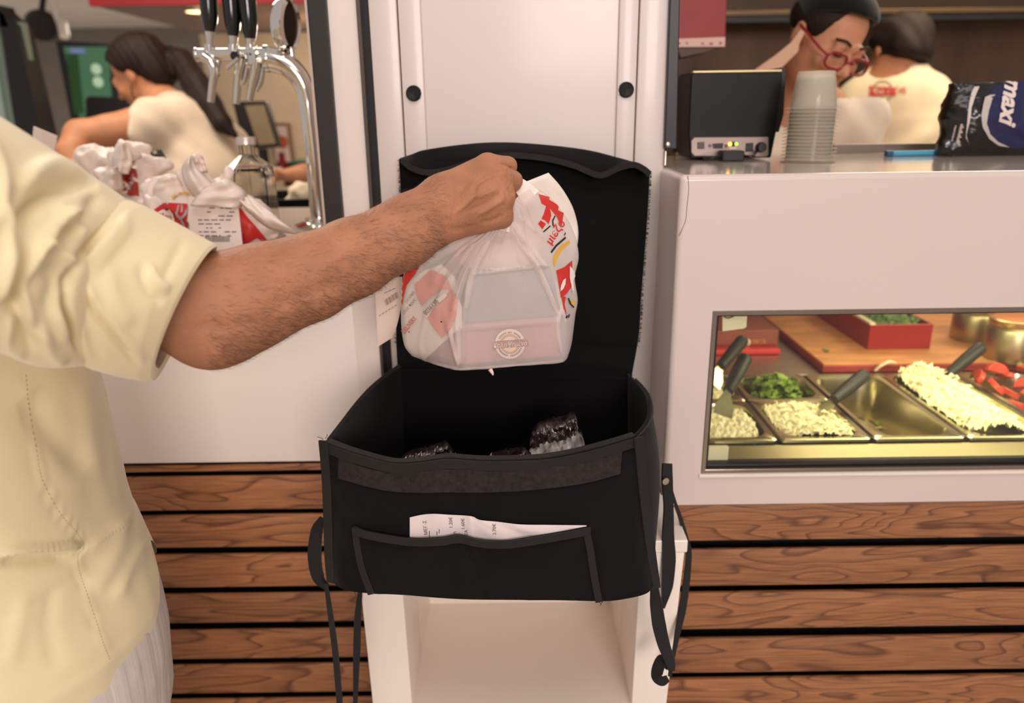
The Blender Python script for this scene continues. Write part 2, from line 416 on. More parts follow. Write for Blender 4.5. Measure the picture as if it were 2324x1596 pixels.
def vnormals(V, Fc):
    V = np.asarray(V, float); N = np.zeros_like(V)
    for f in Fc:
        f = list(f); n = np.cross(V[f[1]] - V[f[0]], V[f[-1]] - V[f[0]])
        for i in f: N[i] += n
    return N / (np.linalg.norm(N, axis=1)[:, None] + 1e-12)
def polydist(px, line):
    """distance of pixels to a polyline + parameter along it"""
    L = np.asarray(line, float); best = np.full(len(px), 1e9); par = np.zeros(len(px)); tot = len(L) - 1
    for i in range(tot):
        a, b = L[i], L[i + 1]; ba = b - a; t = np.clip(((px - a) @ ba) / (ba @ ba + 1e-9), 0, 1)
        d = np.linalg.norm(px - (a + t[:, None] * ba), axis=1); m = d < best
        best[m] = d[m]; par[m] = (i + t[m]) / tot
    return best, par
def sculpt(o, ridges, facing=True):
    """push the camera-side of a mesh in or out along crease lines: (polyline px, width px, height m)"""
    me = o.data; n = len(me.vertices); co = np.empty(n * 3); me.vertices.foreach_get('co', co); co = co.reshape(-1, 3)
    nr = np.empty(n * 3); me.vertices.foreach_get('normal', nr); nr = nr.reshape(-1, 3)
    off = OFF.get(o.name, np.zeros(3)); W = co + off; uv = proj(W); disp = np.zeros(n)
    for line, w, h in ridges:
        line = catmull(line, 16) if len(line) > 2 else line
        d, par = polydist(uv, line); taper = np.clip(np.minimum(par, 1 - par) * 6, .0, 1) ** .7
        disp += h * np.exp(-(d / w) ** 2) * np.where(d < 3 * w, taper, 0)
    if facing:
        vd = (CAM - W); vd /= np.linalg.norm(vd, axis=1)[:, None]; disp *= np.clip((nr * vd).sum(1) * 2.5 + .1, 0, 1)
    co = co + nr * disp[:, None]; me.vertices.foreach_set('co', co.ravel()); me.update()
def bvh_of(o):
    me = o.data; off = OFF.get(o.name, np.zeros(3))
    return BVHTree.FromPolygons([tuple(np.array(v.co) + off) for v in me.vertices], [tuple(p.vertices) for p in me.polygons])
def decal(name, tri_px, target, m, parent, off=.0006, step=14., label=None, flip=False):
    """print lying on a surface: px polygons (verts list, faces list) laid onto the target mesh"""
    V2, Fc = tri_px; single = len(Fc) == 1; bm = bmesh.new()
    vs_ = [bm.verts.new((x, y, 0)) for x, y in V2]
    for f in Fc:
        try: bm.faces.new([vs_[i] for i in f])
        except ValueError: pass
    bmesh.ops.triangulate(bm, faces=bm.faces[:])
    for _ in range(6):
        le = [e for e in bm.edges if e.calc_length() > step]
        if not le: break
        bmesh.ops.subdivide_edges(bm, edges=le, cuts=1); bmesh.ops.triangulate(bm, faces=[f for f in bm.faces if len(f.verts) > 3])
    bm.verts.index_update(); pts = []; ok = []
    bv = target if isinstance(target, BVHTree) else bvh_of(target)
    for v in bm.verts:
        r = ray(v.co.x, v.co.y); rn = r / np.linalg.norm(r)
        hit = bv.ray_cast(Vector(CAM), Vector(rn))
        if hit[0] is None: pts.append((0, 0, 0)); ok.append(False)
        else:
            nn = hit[1] if hit[1].dot(Vector(rn)) < 0 else -hit[1]
            pts.append(tuple(hit[0] + nn * off)); ok.append(True)
    Fo = [[v.index for v in f.verts] for f in bm.faces if all(ok[v.index] for v in f.verts)]
    bm.free()
    if not Fo: return None
    if single:
        em = {}
        for i, f in enumerate(Fo):
            for p_, q_ in zip(f, f[1:] + f[:1]): em.setdefault((min(p_, q_), max(p_, q_)), []).append(i)
        par = list(range(len(Fo)))
        def find(i):
            while par[i] != i: par[i] = par[par[i]]; i = par[i]
            return i
        for l in em.values():
            for q in l[1:]: par[find(q)] = find(l[0])
        cnt = {}
        for i in range(len(Fo)): cnt[find(i)] = cnt.get(find(i), 0) + 1
        big = max(cnt, key=cnt.get); Fo = [f for i, f in enumerate(Fo) if find(i) == big]
    used = sorted({i for f in Fo for i in f}); rm = {q: i for i, q in enumerate(used)}
    return mk(name, [pts[q] for q in used], [[rm[i] for i in f] for f in Fo], m, parent, label=label, smooth=True)
_TXT = {}
def text_tris(s, shear=0., bold=0.):
    key = (s, shear, bold)
    if key not in _TXT:
        cu = bpy.data.curves.new('txt', 'FONT'); cu.body = s; cu.size = 1.; cu.shear = shear; cu.offset = bold; cu.resolution_u = 3
        ob = bpy.data.objects.new('txt', cu); COL.objects.link(ob)
        dg = bpy.context.evaluated_depsgraph_get(); me = bpy.data.meshes.new_from_object(ob.evaluated_get(dg))
        V = np.array([v.co[:2] for v in me.vertices]).reshape(-1, 2); Fc = [tuple(p.vertices) for p in me.polygons]
        bpy.data.objects.remove(ob); bpy.data.curves.remove(cu); bpy.data.meshes.remove(me); _TXT[key] = (V, Fc)
    return _TXT[key]
def text_px(s, x, y, size, ang=0., shear=0., bold=0., sx=1., curve=0.):
    V, Fc = text_tris(s, shear, bold); a = math.radians(ang); w = V.copy() * size; w[:, 0] *= sx
    if len(w) == 0: return w, Fc
    if curve:
        th = w[:, 0] / curve; r = curve + w[:, 1]; w = np.stack([r * np.sin(th), r * np.cos(th) - curve], -1)
    X = x + w[:, 0] * math.cos(a) + w[:, 1] * math.sin(a); Y = y + w[:, 0] * math.sin(a) - w[:, 1] * math.cos(a)
    return np.stack([X, Y], -1), Fc
def text_ring(s, cx, cy, r, a0, da, size, inward=False, bold=0.):
    """letters on a circle; angles in degrees clockwise from 12 o'clock"""
    VV, FF = [], []; n = len(s)
    for i, ch in enumerate(s):
        if ch == ' ': continue
        a = a0 + da * i; th = math.radians(a); V, Fc = text_px(ch, 0, 0, size, 0, bold=bold)
        if len(V) == 0: continue
        V = V - [V[:, 0].mean(), 0]; rot = th if not inward else th + math.pi; c, s_ = math.cos(rot), math.sin(rot)
        V = np.stack([V[:, 0] * c - V[:, 1] * s_, V[:, 0] * s_ + V[:, 1] * c], -1) + [cx + r * math.sin(th), cy - r * math.cos(th)]
        b = len(VV); VV += V.tolist(); FF += [tuple(j + b for j in f) for f in Fc]
    return np.array(VV), FF
def poly_px(*polys):
    V, Fc = [], []
    for p in polys: b = len(V); V += [tuple(q) for q in p]; Fc.append(tuple(range(b, b + len(p))))
    return np.array(V, float), Fc
def ring_px(cx, cy, r0, r1, a0=0, a1=360, n=40, ry=1., rot=0.):
    V, Fc = [], []; c, s = math.cos(math.radians(rot)), math.sin(math.radians(rot))
    for i in range(n + 1):
        a = math.radians(a0 + (a1 - a0) * i / n)
        for r in (r0, r1):
            x, y = r * math.sin(a), -r * math.cos(a) * ry; V.append((cx + x * c - y * s, cy + x * s + y * c))
    for i in range(n): Fc.append((2 * i, 2 * i + 1, 2 * i + 3, 2 * i + 2))
    return np.array(V), Fc
def join_px(*parts):
    V, Fc = [], []
    for v, f in parts: b = len(V); V += [tuple(x) for x in v]; Fc += [tuple(i + b for i in g) for g in f]
    return np.array(V, float), Fc
def bars_px(rects):
    return poly_px(*[[(x, y), (x + w, y), (x + w, y + h), (x, y + h)] for x, y, w, h in rects])
def affine(tri, o, ex, ey):
    V, Fc = tri; V = np.asarray(V, float); o, ex, ey = map(np.asarray, (o, ex, ey))
    return o + V[:, :1] * ex + V[:, 1:] * ey, Fc

# ================================================================== STRUCTURE
YP, YC = 1.15, 1.015
M_white = mat('white_paint', (211, 197, 190), .38, var=.02, vscale=3, coat=.15)  # pillar white, darkened in colour to even out the light
M_white2 = mat('white_lacquer', (212, 195, 186), .3, var=.02, vscale=2, coat=.3)  # display counter white, darkened in colour for the same light balance
M_black = mat('black_plastic', (22, 20, 20), .42)
M_blackm = mat('black_metal', (34, 30, 28), .45, bump=.05)
M_chrome = mat('chrome', (225, 222, 216), .09, 1., var=.02)
M_steel = mat('brushed_steel', (190, 182, 165), .28, 1., var=.05, bump=.08, bscale=200, stretch=(1, 12, 12))
M_wood = wood_mat('plank_wood', (176, 117, 74), (112, 69, 43))
M_dark = mat('dark_backing', (14, 10, 9), .95)
M_red = mat('red_panel', (172, 44, 46), .5)
M_seam = mat('seam_shadow_gap', (120, 100, 88), .8)

def st(o): o['kind'] = 'structure'; return o
# floor, ceilings, far walls
st(box('floor', (-4.5, -2.0, -.05), (4.5, 9.2, 0), mat('floor_tile', (206, 195, 184), .4, var=.1), bevel=0))
zc = P(300, 62, 9.0)[2]
st(box('ceiling', (-8.5, 2.3, zc), (-.32, 9.2, zc + .06), mat('ceiling_white', (214, 205, 192), .8), bevel=0))
st(box('wall_back', (-8.5, 9.0, 0), (.2, 9.1, zc), mat('wall_grey', (112, 104, 95), .8), bevel=0))
# beige partition wall behind the girl, on the right of the bar
a = P(455, 100, 4.4); b = P(770, 100, 4.4)
st(box('wall_right', (a[0], 4.4, 0), (-.25, 4.5, P(600, 75, 4.4)[2]), mat('wall_beige', (222, 198, 168), .7), bevel=0))
# side wall between bar and kitchen (behind the pillar)
st(box('wall_middle', (-.33, 1.80, 0), (-.27, 4.4, 2.5), mat('wall_cream', (205, 190, 170), .6), bevel=0))
# kitchen
st(box('wall_kitchen', (.10, 2.95, 0), (4.2, 3.05, 2.6), mat('kitchen_steel_brown', (92, 68, 50), .45, metal=.35, var=.3, vscale=2.2, stretch=(3, 1, .25)), bevel=0))
st(box('wall_left', (.10, 1.75, 0), (.16, 2.95, 2.6), mat('kitchen_brown', (120, 84, 58), .6), bevel=0))

# soffit over the bar: red fascia and brown underside
sf = thing('soffit', 'red fascia soffit with brown underside above the bar', 'soffit', P(450, 60, 3.6))
z1 = P(420, 12, 3.2)[2]
xl = P(205, 12, 3.2)[0]
box('fascia', (xl, 3.19, z1), (-.36, 3.22, zc - .004), M_red, sf)
box('underside', (xl, 3.22, z1 + .005), (-.36, 4.2, z1 + .03), mat('soffit_brown', (120, 88, 80), .35), sf)
sl = thing('ceiling_spotlight', 'small round lit spotlight set in the brown soffit underside', 'ceiling light', P(447, 22, 3.4))
c = Pz(447, 23, z1 - .002)
lathe('rim', [(.055, 0), (.055, -.012), (.046, -.014), (.046, 0)], c + [0, 0, .006], M_steel, sl)
lathe('lamp', [(.0, -.004), (.045, -.004), (.045, .0), (0, .0)], c + [0, 0, .006], mat('lamp_glow', (255, 235, 190), .4, emit=(255, 226, 165), es=14), sl)

# left side: slanting dark window frame with glass
wn = thing('window_1', 'tall black framed window with ribbed greenish glass', 'window', P(30, 200, 3.0), kind='structure')
pprism('frame', [(-4, 22), (36, 58), (105, 345), (42, 345)], 3.0, .1, mat('window_black', (14, 12, 12), .5), wn)
pprism('frame_top', [(-120, -12), (0, 12), (20, 62), (-120, 45)], 3.0, .08, MATS['window_black'], wn)
for i in range(7):
    x = -75 + i * 19
    pprism('glass_rib', [(x - 5, 50), (x + 12, 50), (x + 62, 345), (x + 45, 345)], 3.03 + .02 * (i % 2), .03,
           mat('ribbed_glass_%d' % (i % 3), [(120, 135, 122), (84, 98, 90), (140, 158, 148)][i % 3], .15), wn)
# ceiling speaker + spot fixture
cs = thing('ceiling_speaker', 'round black speaker hanging below the white ceiling', 'speaker', P(97, 55, 5.0))
cc = P(97, 57, 5.0)
lathe('housing', [(0, -.055), (.05, -.05), (.095, -.01), (.1, .02), (.08, .06), (0, .07)], cc, M_black, cs, axis=(.25, -.8, -.35))
tube('bracket', [cc + [0, 0, .05], cc + [.02, .05, .2], [cc[0] + .02, cc[1] + .08, zc]], .018, M_black, cs, seg=8)
sp1 = thing('track_spot', 'white cylindrical spotlight beside the black ceiling speaker', 'ceiling light', P(140, 60, 5.0))
c0 = P(128, 40, 5.0); c1 = P(146, 76, 5.0)
tube('lamp_head', [P(140, 50, 5), P(147, 82, 4.95)], .03, mat('spot_white', (225, 218, 205), .4), sp1)
tube('arm', [[c0[0], 5., zc], c0, P(140, 52, 5.0)], .022, MATS['spot_white'], sp1, seg=8, n=8)

# TV
tv = thing('wall_screen', 'black framed screen showing a green picture with white dots', 'screen', P(200, 180, 4.2))
pprism('frame', [(126, 92), (252, 100), (262, 292), (165, 292)], 4.2, .06, mat('tv_black', (20, 17, 17), .35), tv)
pprism('panel', [(144, 106), (246, 106), (256, 260), (180, 268)], 4.195, .004, mat('tv_green', (70, 112, 84), .5, emit=(80, 130, 95), es=.3), tv)
pprism('picture_band', [(150, 122), (176, 122), (190, 258), (168, 258)], 4.192, .003, mat('tv_dkgreen', (34, 78, 30), .5, emit=(34, 80, 30), es=.2), tv)
for q in ((219, 157), (223, 186)):
    lathe('picture_dot', [(0, 0), (.028, 0), (.028, .003), (0, .003)], P(q[0], q[1], 4.19), mat('tv_dot', (180, 205, 175), .5, emit=(170, 200, 165), es=.5), tv, axis=(0, -1, 0), seg=16)
pprism('picture_label', [(158, 110), (190, 110), (194, 121), (160, 121)], 4.191, .003, mat('tv_blue', (110, 120, 170), .5, emit=(120, 130, 190), es=.4), tv)

# ------------------------------------------------------------------ window trims left of the pillar
t1 = st(pprism('trim_1', [(690, -70), (733, -70), (782, 560), (744, 560)], YP - .012, .05, M_blackm, bevel=.0015))
t1b = st(pprism('trim_2', [(684, -70), (690, -70), (744, 560), (739, 560)], YP - .008, .05, mat('alu_edge', (190, 172, 160), .35), bevel=0))
t2 = st(pprism('wall_jamb', [(733, -70), (806, -70), (882, 1046), (828, 1046)], YP - .0006, .05, mat('jamb_white', (228, 214, 204), .38, var=.02, vscale=3), bevel=.001))
t3 = st(pprism('trim_3', [(802, -70), (811, -70), (884, 1046), (878, 1046)], YP - .010, .04, mat('gasket_grey', (78, 68, 62), .6), bevel=.001))
t4 = st(pprism('trim_4', [(811, -70), (834, -70), (904, 1046), (884, 1046)], YP + .004, .03, mat('gasket_black', (24, 18, 17), .6), bevel=0))

# ------------------------------------------------------------------ pillar
xa = P(851, 250, YP)[0]; xb = P(1513, 250, YP)[0]
g1 = P(914, 250, YP)[0]; s1 = P(965, 250, YP)[0]; s2 = P(1400, 250, YP)[0]; g2 = P(1443, 250, YP)[0]
pil = thing('pillar', 'white boxed pillar with panelled front and two black caps', 'pillar', ((xa + xb) / 2, YP, 0), kind='structure')
box('core', (xa + .004, YP + .018, 0), (xb - .004, YP + .45, 2.6), M_white, pil, bevel=0)
box('side_board', (xa, YP, 0), (g1 - .0008, YP + .018, 2.6), M_white, pil, bevel=.0025, smooth=True)
box('side_board', (g2 + .0008, YP, 0), (xb, YP + .018, 2.6), M_white, pil, bevel=.0025, smooth=True)
box('strip', (g1 + .0008, YP + .001, 0), (s1, YP + .018, 2.6), M_white, pil, bevel=.002, smooth=True)
box('strip', (s2, YP + .001, 0), (g2 - .0008, YP + .018, 2.6), M_white, pil, bevel=.002, smooth=True)
box('front_panel', (s1, YP + .009, 0), (s2, YP + .018, 2.6), M_white, pil, bevel=0)
for (u, v) in ((939, 212), (1421, 204)):
    pr = [(.0, .0055)]
    for i in range(5): pr += [(.0012 + .0018 * i, .0055), (.0018 + .0018 * i, .0049), (.0026 + .0018 * i, .0055)]
    pr = sorted(pr, key=lambda q: q[0]) + [(.0113, .004), (.0117, .0), (0, 0)]
    lathe('screw_cap', pr, P(u, v, YP + .001), mat('rubber_black', (26, 24, 24), .55), pil, axis=(0, -1, 0), seg=28)
    sx = 1 if u < 1000 else -1
    box('cap_chip', tuple(P(u + sx * 15.5, v + 8, YP - .001) - [.0012, 0, .001]), tuple(P(u + sx * 15.5, v - 4, YP + .001) + [.0012, 0, .001]), mat('chip_white', (235, 225, 215), .5), pil, bevel=0)

# ------------------------------------------------------------------ left counter
zs = P(600, 1049, YP)[2]          # slats start
zl = P(720, 515, 1.45)[2]         # worktop height
xr = P(846, 800, YP)[0]
lc = thing('bar_counter', 'white fronted bar counter with oiled wooden planks below', 'counter', (-.8, YP, 0))
box('front_panel', (-1.6, YP, zs), (xr, YP + .03, zl - .02), mat('bar_front_white_lit', (240, 228, 218), .3, var=.015, vscale=2, coat=.3), lc, bevel=.002, smooth=True)  # white lightened in colour to make up for dim light on this front
box('worktop', (-1.6, YP - .012, zl - .02), (xr - .01, YP + .62, zl), mat('worktop_grey', (176, 162, 148), .35), lc, bevel=.002)
box('cabinet_body', (-1.6, YP + .048, 0), (xr - .01, YP + .58, zl - .02), M_dark, lc, bevel=0)
edges = [(1052, 1071), (1078, 1159), (1166, 1243), (1255, 1333), (1345, 1415), (1427, 1496), (1506, 1574), (1584, 1650)]
for i, (v0, v1) in enumerate(edges):
    za, zb = P(600, v0 + 2, YP + .01)[2], P(600, v1 - 2, YP + .01)[2]
    x1 = P(905, 1300, YP)[0]
    j = (rng.random(2) - .5) * .002
    box('plank', (-1.6, YP + .010 + j[0], zb), (x1, YP + .015, za), M_wood, lc, bevel=.0016, smooth=True)
zz = zb
while zz > .10:
    box('plank', (-1.6, YP + .010, zz - .062), (x1, YP + .017, zz - .008), M_wood, lc, bevel=.0016); zz -= .064

# ------------------------------------------------------------------ right display counter
XL = P(1545, 400, YC)[0]; XR = 1.75
ZT = P(1900, 393, YC)[2]; ZS = P(1900, 1142, YC)[2]
wx0 = P(1604, 890, YC)[0]; wz1 = P(2000, 701, YC)[2]; wz0 = P(1900, 1071, YC)[2]
rc = thing('display_counter', 'white display counter with glazed salad case and wooden planks below', 'counter', (.8, YC, 0))
rr = .008
V, Fc = [], []
def addbox(lo, hi):
    b = len(V); x0, y0, z0 = lo; x1, y1, z1 = hi
    V.extend([(x0, y0, z0), (x1, y0, z0), (x1, y1, z0), (x0, y1, z0), (x0, y0, z1), (x1, y0, z1), (x1, y1, z1), (x0, y1, z1)])
    Fc.extend([tuple(i + b for i in f) for f in BOXF])
addbox((XL + rr, YC, ZS), (wx0, YC + .02, ZT - rr)); addbox((wx0, YC, ZS), (XR, YC + .02, wz0)); addbox((wx0, YC, wz1), (XR, YC + .02, ZT - rr))
addbox((XL, YC + rr, ZS), (XL + .018, 1.60, ZT - rr))
shell = mk('front_shell', V, Fc, M_white2, rc)
cyl = []
th = np.linspace(0, np.pi / 2, 7)
# rounded vertical corner, rounded top edges
ring0 = [np.array([XL + rr - rr * math.sin(t), YC + rr - rr * math.cos(t), 0]) for t in th]
mk('corner_edge', [p + [0, 0, z] for z in (ZS, ZT - rr) for p in ring0] , [(i, i + 1, 8 + i, 7 + i) for i in range(6)], M_white2, rc, smooth=True)
q = [np.array([0, YC + rr - rr * math.cos(t), ZT - rr + rr * math.sin(t)]) for t in th]
top = [np.array([x, p[1], p[2]]) for x in (XL + rr, XR) for p in q]
mk('top_edge', top, [(i, 7 + i, 8 + i, i + 1) for i in range(6)], M_white2, rc, smooth=True)
q2 = [np.array([XL + rr - rr * math.cos(t), 0, ZT - rr + rr * math.sin(t)]) for t in th]
mk('top_edge', [np.array([p[0], y, p[2]]) for y in (YC + rr, 1.60) for p in q2], [(i, 7 + i, 8 + i, i + 1) for i in range(6)], M_white2, rc, smooth=True)
sphv = [(XL + rr - rr * math.sin(t) * math.cos(f), YC + rr - rr * math.cos(t) * math.cos(f), ZT - rr + rr * math.sin(f)) for f in th for t in th]
mk('top_edge', sphv, [(j * 7 + i, j * 7 + i + 1, (j + 1) * 7 + i + 1, (j + 1) * 7 + i) for j in range(6) for i in range(6)], M_white2, rc, smooth=True)
YB = P(1950, 352, 0.5 * 0 + 1.45)[1]
box('worktop', (XL + rr, YC + rr, ZT - .018), (XR, 1.43, ZT), mat('worktop_gloss', (216, 203, 188), .12, var=.02, coat=.6), rc, bevel=0)
# thin dark hairline crack on the front by the corner
hair = catmull([(1561, 398), (1563, 430), (1559, 470), (1556, 500), (1546, 525), (1541, 535)], 20)
tube('hairline_crack', [P(u, v, YC - .0003) for u, v in hair], .00035, mat('hair_dark', (70, 55, 48), .7), rc, seg=5)
# window frame (polished steel)
def ringframe(name, x0, x1, z0, z1, w, y0, y1, m, par, wl=None):
    V = []
    for y in (y0, y1):
        V += [(x0, y, z0), (x1, y, z0), (x1, y, z1), (x0, y, z1), (x0 + (wl or w), y, z0 + w), (x1 - w, y, z0 + w), (x1 - w, y, z1 - w), (x0 + (wl or w), y, z1 - w)]
    Fr = []
    for i in range(4):
        j = (i + 1) % 4
        Fr += [(i, j, j + 4, i + 4), (i + 8, i + 12, j + 12, j + 8), (i + 4, j + 4, j + 12, i + 12), (i, i + 8, j + 8, j)]
    return mk(name, V, Fr, m, par, bevel=.0012, autosm=.5)
M_frame = mat('polished_frame', (150, 135, 122), .2, .9)
ringframe('window_frame', wx0, XR + .2, wz0, wz1, .0072, YC - .001, YC + .022, M_frame, rc)
ringframe('window_gasket', wx0 + .0072, XR + .2, wz0 + .0072, wz1 - .0060, .0045, YC + .006, YC + .026, M_black, rc)
box('window_ledge', (wx0 - .003, YC - .0035, wz0 - .006), (XR, YC + .004, wz0 - .001), mat('lip_white', (232, 220, 205), .25), rc, bevel=.001)
box('glass_pane', (wx0 + .008, YC + .012, wz0 + .008), (XR, YC + .016, wz1 - .008), pane_mat('case_glass'), rc, bevel=0)
# planks under the display counter
bk = box('plank_backing', (XL + .001, YC + .045, 0), (XR, YC + .06, ZS), M_dark, rc, bevel=0)
edges = [(1144, 1225), (1245, 1327), (1343, 1424), (1447, 1524), (1538, 1612)]
for (v0, v1) in edges:
    za, zb = P(1900, v0, YC + .008)[2], P(1900, v1, YC + .008)[2]
    j = (rng.random(2) - .5) * .002
    box('plank', (XL + .001, YC + .008 + j[0], zb), (XR, YC + .015, za), M_wood, rc, bevel=.0016, smooth=True)
zz = zb
while zz > .10:
    box('plank', (XL + .001, YC + .008, zz - .062), (XR, YC + .015, zz - .010), M_wood, rc, bevel=.0016); zz -= .064

# black post of the serving window on the right of the pillar
pst = st(pprism('trim_5', [(1523, -70), (1545, -70), (1536, 338), (1508, 338)], YP - .01, .045, mat('post_black', (22, 20, 20), .4), bevel=.0015))
scw = lathe('screw', [(.0, .0015), (.002, .0018), (.0035, .001), (.0037, 0)], P(1516, 328, YP - .0105), M_steel, None, axis=(0, -1, 0), seg=16)
setp(scw, 'small steel screw at the foot of the black post', 'screw')
clip = box('glass_clip', tuple(P(1508, 376, YP - .008)), tuple(P(1513, 343, YP - .008) + [0, .01, 0]), M_steel, None, bevel=.0005)
setp(clip, 'small steel clip under the black window post', 'clip')

# ------------------------------------------------------------------ white tapered stand under the black bag
zst = Pz(1558, 1230, 0)[2]
YB0 = .885
ztop = P(1180, 1231, YB0)[2]
M_stand = mat('stand_white_lit', (240, 226, 212), .4, var=.015, vscale=2, coat=.2)  # white lightened in colour where too little light reaches the niche
stn = thing('stand', 'white open box stand beneath the black delivery bag', 'stand', (0, 1.0, 0))
tl = P(806, 1231, YB0); tr = P(1558, 1231, YB0)
k = 0.0
zb_ = 0.10
# taper measured over the visible part
bl, br = P(845, 1550, YB0), P(1505, 1550, YB0)
def xat(z, side):
    a, b = (tl, bl) if side < 0 else (tr, br)
    return a[0] + (b[0] - a[0]) * min(1.9, (a[2] - z) / (a[2] - b[2]))
zA, zB = ztop - .02, .0
wt = .049
il = P(917, 1352, YB0); ilb = P(937, 1550, YB0); irr = P(1447, 1352, YB0); irb = P(1432, 1550, YB0)
zf = Pz(1175, 1366, .0)  # niche floor: horizontal sheet whose back edge shows at v=1368
YS = YC - .003
def side_board(side):
    o_t, o_b = xat(zA, side), xat(zB, side)
    i_t = il[0] if side < 0 else irr[0]
    ib = ilb[0] if side < 0 else irb[0]
    zt_, zb2 = il[2], ilb[2]
    f = lambda z: i_t + (ib - i_t) * min(1.9, (zt_ - z) / (zt_ - zb2))
    i_t2, i_b2 = f(zA), f(zB)
    V = []
    for y in (YB0, YS):
        V += [(o_t, y, zA), (i_t2, y, zA), (i_b2, y, zB), (o_b, y, zB)]
    Fr = [(0, 1, 2, 3), (7, 6, 5, 4), (0, 4, 5, 1), (1, 5, 6, 2), (2, 6, 7, 3), (3, 7, 4, 0)]
    mk('side_panel', V, Fr, M_stand, stn, bevel=.002, smooth=True)
    V = []
    for y in (YS, YP - .004):
        V += [(i_t2 + side * .012, y, zA), (i_t2, y, zA), (i_b2, y, zB), (i_b2 + side * .012, y, zB)]
    mk('inner_lining', V, Fr, M_stand, stn)
side_board(-1); side_board(1)
prism('top_panel', [(tl[0] - .002, YB0 - .001, ztop - .02), (tr[0] + .002, YB0 - .001, ztop - .02), (tr[0] + .002, YS, ztop - .02), (XL - .003, YS, ztop - .02), (XL - .003, YP - .003, ztop - .02), (tl[0] - .002, YP - .003, ztop - .02)], .02, M_stand, stn, axis=(0, 0, 1), bevel=.002)
ysb = YP - .014
zsf = P(1175, 1368, ysb)[2]
box('shelf', (-.172, YB0 + .006, zsf - .015), (.178, ysb, zsf), M_stand, stn, bevel=0)
box('back_panel', (-.185, ysb, 0), (.195, ysb + .010, ztop - .02), M_stand, stn, bevel=0)

# ================================================================== PEOPLE BEHIND THE COUNTERS
def skin_mat(name, c, sub=.12, var=.10, bump=.15):
    return mat(name, c, .52, var=var, vscale=30, bump=bump, bscale=260, sub=sub, spec=.35)
def orth(f, u):
    f = unit(f); u = np.asarray(u, float); u = unit(u - f * (u @ f)); return np.cross(f, u), f, u    # right, forward, up
def head_sdf(B, c, f, u, s=1., neck=None, k=.016):
    r, f, u = orth(f, u); M = np.stack([r, f, u], 1); c = np.asarray(c, float)
    at = lambda x, y, z: c + s * (r * x + f * y + u * z)
    B.ell(at(0, -.018, .035), np.array([.076, .096, .084]) * s, k, M)
    B.ell(at(0, .02, -.03), np.array([.062, .074, .086]) * s, k, M)
    B.ell(at(0, .036, -.085), np.array([.046, .046, .03]) * s, .02, M)
    B.ell(at(0, .075, -.1), np.array([.02, .018, .018]) * s, .015, M)
    B.cap(at(0, .088, .008), at(0, .113, -.03), .007 * s, .011 * s, .010)
    for q in (-1, 1):
        B.ell(at(q * .011, .1, -.034), np.array([.009, .012, .008]) * s, .006, M)
        B.ell(at(q * .031, .099, .004), np.array([.017, .013, .011]) * s, .012, M, op='cut')
        B.ell(at(q * .031, .083, .004), np.array([.013, .012, .011]) * s, .004, M)
        B.cap(at(q * .012, .092, .021), at(q * .044, .08, .023), .007 * s, .006 * s, .012)
        B.ell(at(q * .04, .07, -.025), np.array([.02, .016, .016]) * s, .02, M)
        B.ell(at(q * .077, -.006, -.002), np.array([.009, .018, .031]) * s, .006, M)
        B.ell(at(q * .086, -.001, 0), np.array([.005, .009, .016]) * s, .005, M, op='cut')
    B.cap(at(-.018, .089, -.058), at(.018, .089, -.058), .006 * s, .006 * s, .006)
    B.cap(at(-.014, .088, -.068), at(.014, .088, -.068), .007 * s, .007 * s, .006)
    if neck is not None: B.chain([at(0, -.02, -.06)] + list(neck[0]), [.05 * s] + list(neck[1]), .03)
    return at, r, f, u
def px_r(rp, d): return rp * d / F_PX
def pchain(B, pts, k=.03):
    B.chain([D(u, v, d) for u, v, d, r in pts], [px_r(r, d) for u, v, d, r in pts], k)
M_skinA = skin_mat('skin_olive', (188, 128, 92)); M_skinB = skin_mat('skin_pale', (196, 136, 104)); M_hair = mat('dark_hair', (34, 21, 16), .66, spec=.3, var=.3, vscale=60, bump=.5, bscale=240, stretch=(1, 1, .15))
M_tee = fabric_mat('tee_cream', (212, 192, 168), .9, 300); M_apron = fabric_mat('apron_black', (26, 24, 24), .9, 300)
M_cap = fabric_mat('cap_black', (8, 7, 7), .9, 300)

def legs_to_floor(B, hips, side, spread=.09, r0=.085, k=.04):
    h = np.asarray(hips, float); s = unit(side)
    for q in (-1, 1):
        a = h + s * q * spread; kn = np.array([a[0], a[1], h[2] * .52]); an = np.array([a[0], a[1] + .01, .07])
        B.chain([a, kn, an], [r0, .06, .042], k)
        B.cap([an[0], an[1] + .02, .045], [an[0], an[1] - .13, .04], .042, .036, .02)

# --- woman with a ponytail behind the bar
dg_ = 2.6
root = thing('person', 'woman with long dark ponytail in cream t-shirt bending over behind the bar counter', 'person', (D(440, 600, dg_)[0], D(440, 600, dg_)[1], 0))
hc = D(318, 170, dg_); hf, hu = (-.88, .10, -.44), (-.40, -.05, .92)
lo = D(120, 60, dg_) - [0, .35, 0]
body = Body((D(110, 300, dg_)[0], hc[1] - .45, 0.0), (D(600, 300, dg_)[0], hc[1] + .45, hc[2] + .18), .0085)
at, r_, f_, u_ = head_sdf(body, hc, hf, hu, 1., neck=([D(372, 232, dg_), D(390, 262, dg_)], [.052, .06]))
pchain(body, [(400, 300, dg_, 78), (440, 400, dg_, 84), (470, 520, dg_, 88)], .05)
hips = D(475, 545, dg_)
pchain(body, [(352, 278, 2.46, 46), (250, 300, 2.40, 37), (182, 306, 2.36, 33)], .02)
pchain(body, [(182, 306, 2.36, 33), (158, 345, 2.32, 28), (172, 392, 2.30, 21), (196, 412, 2.3, 20)], .015)
hd = D(205, 418, 2.3)
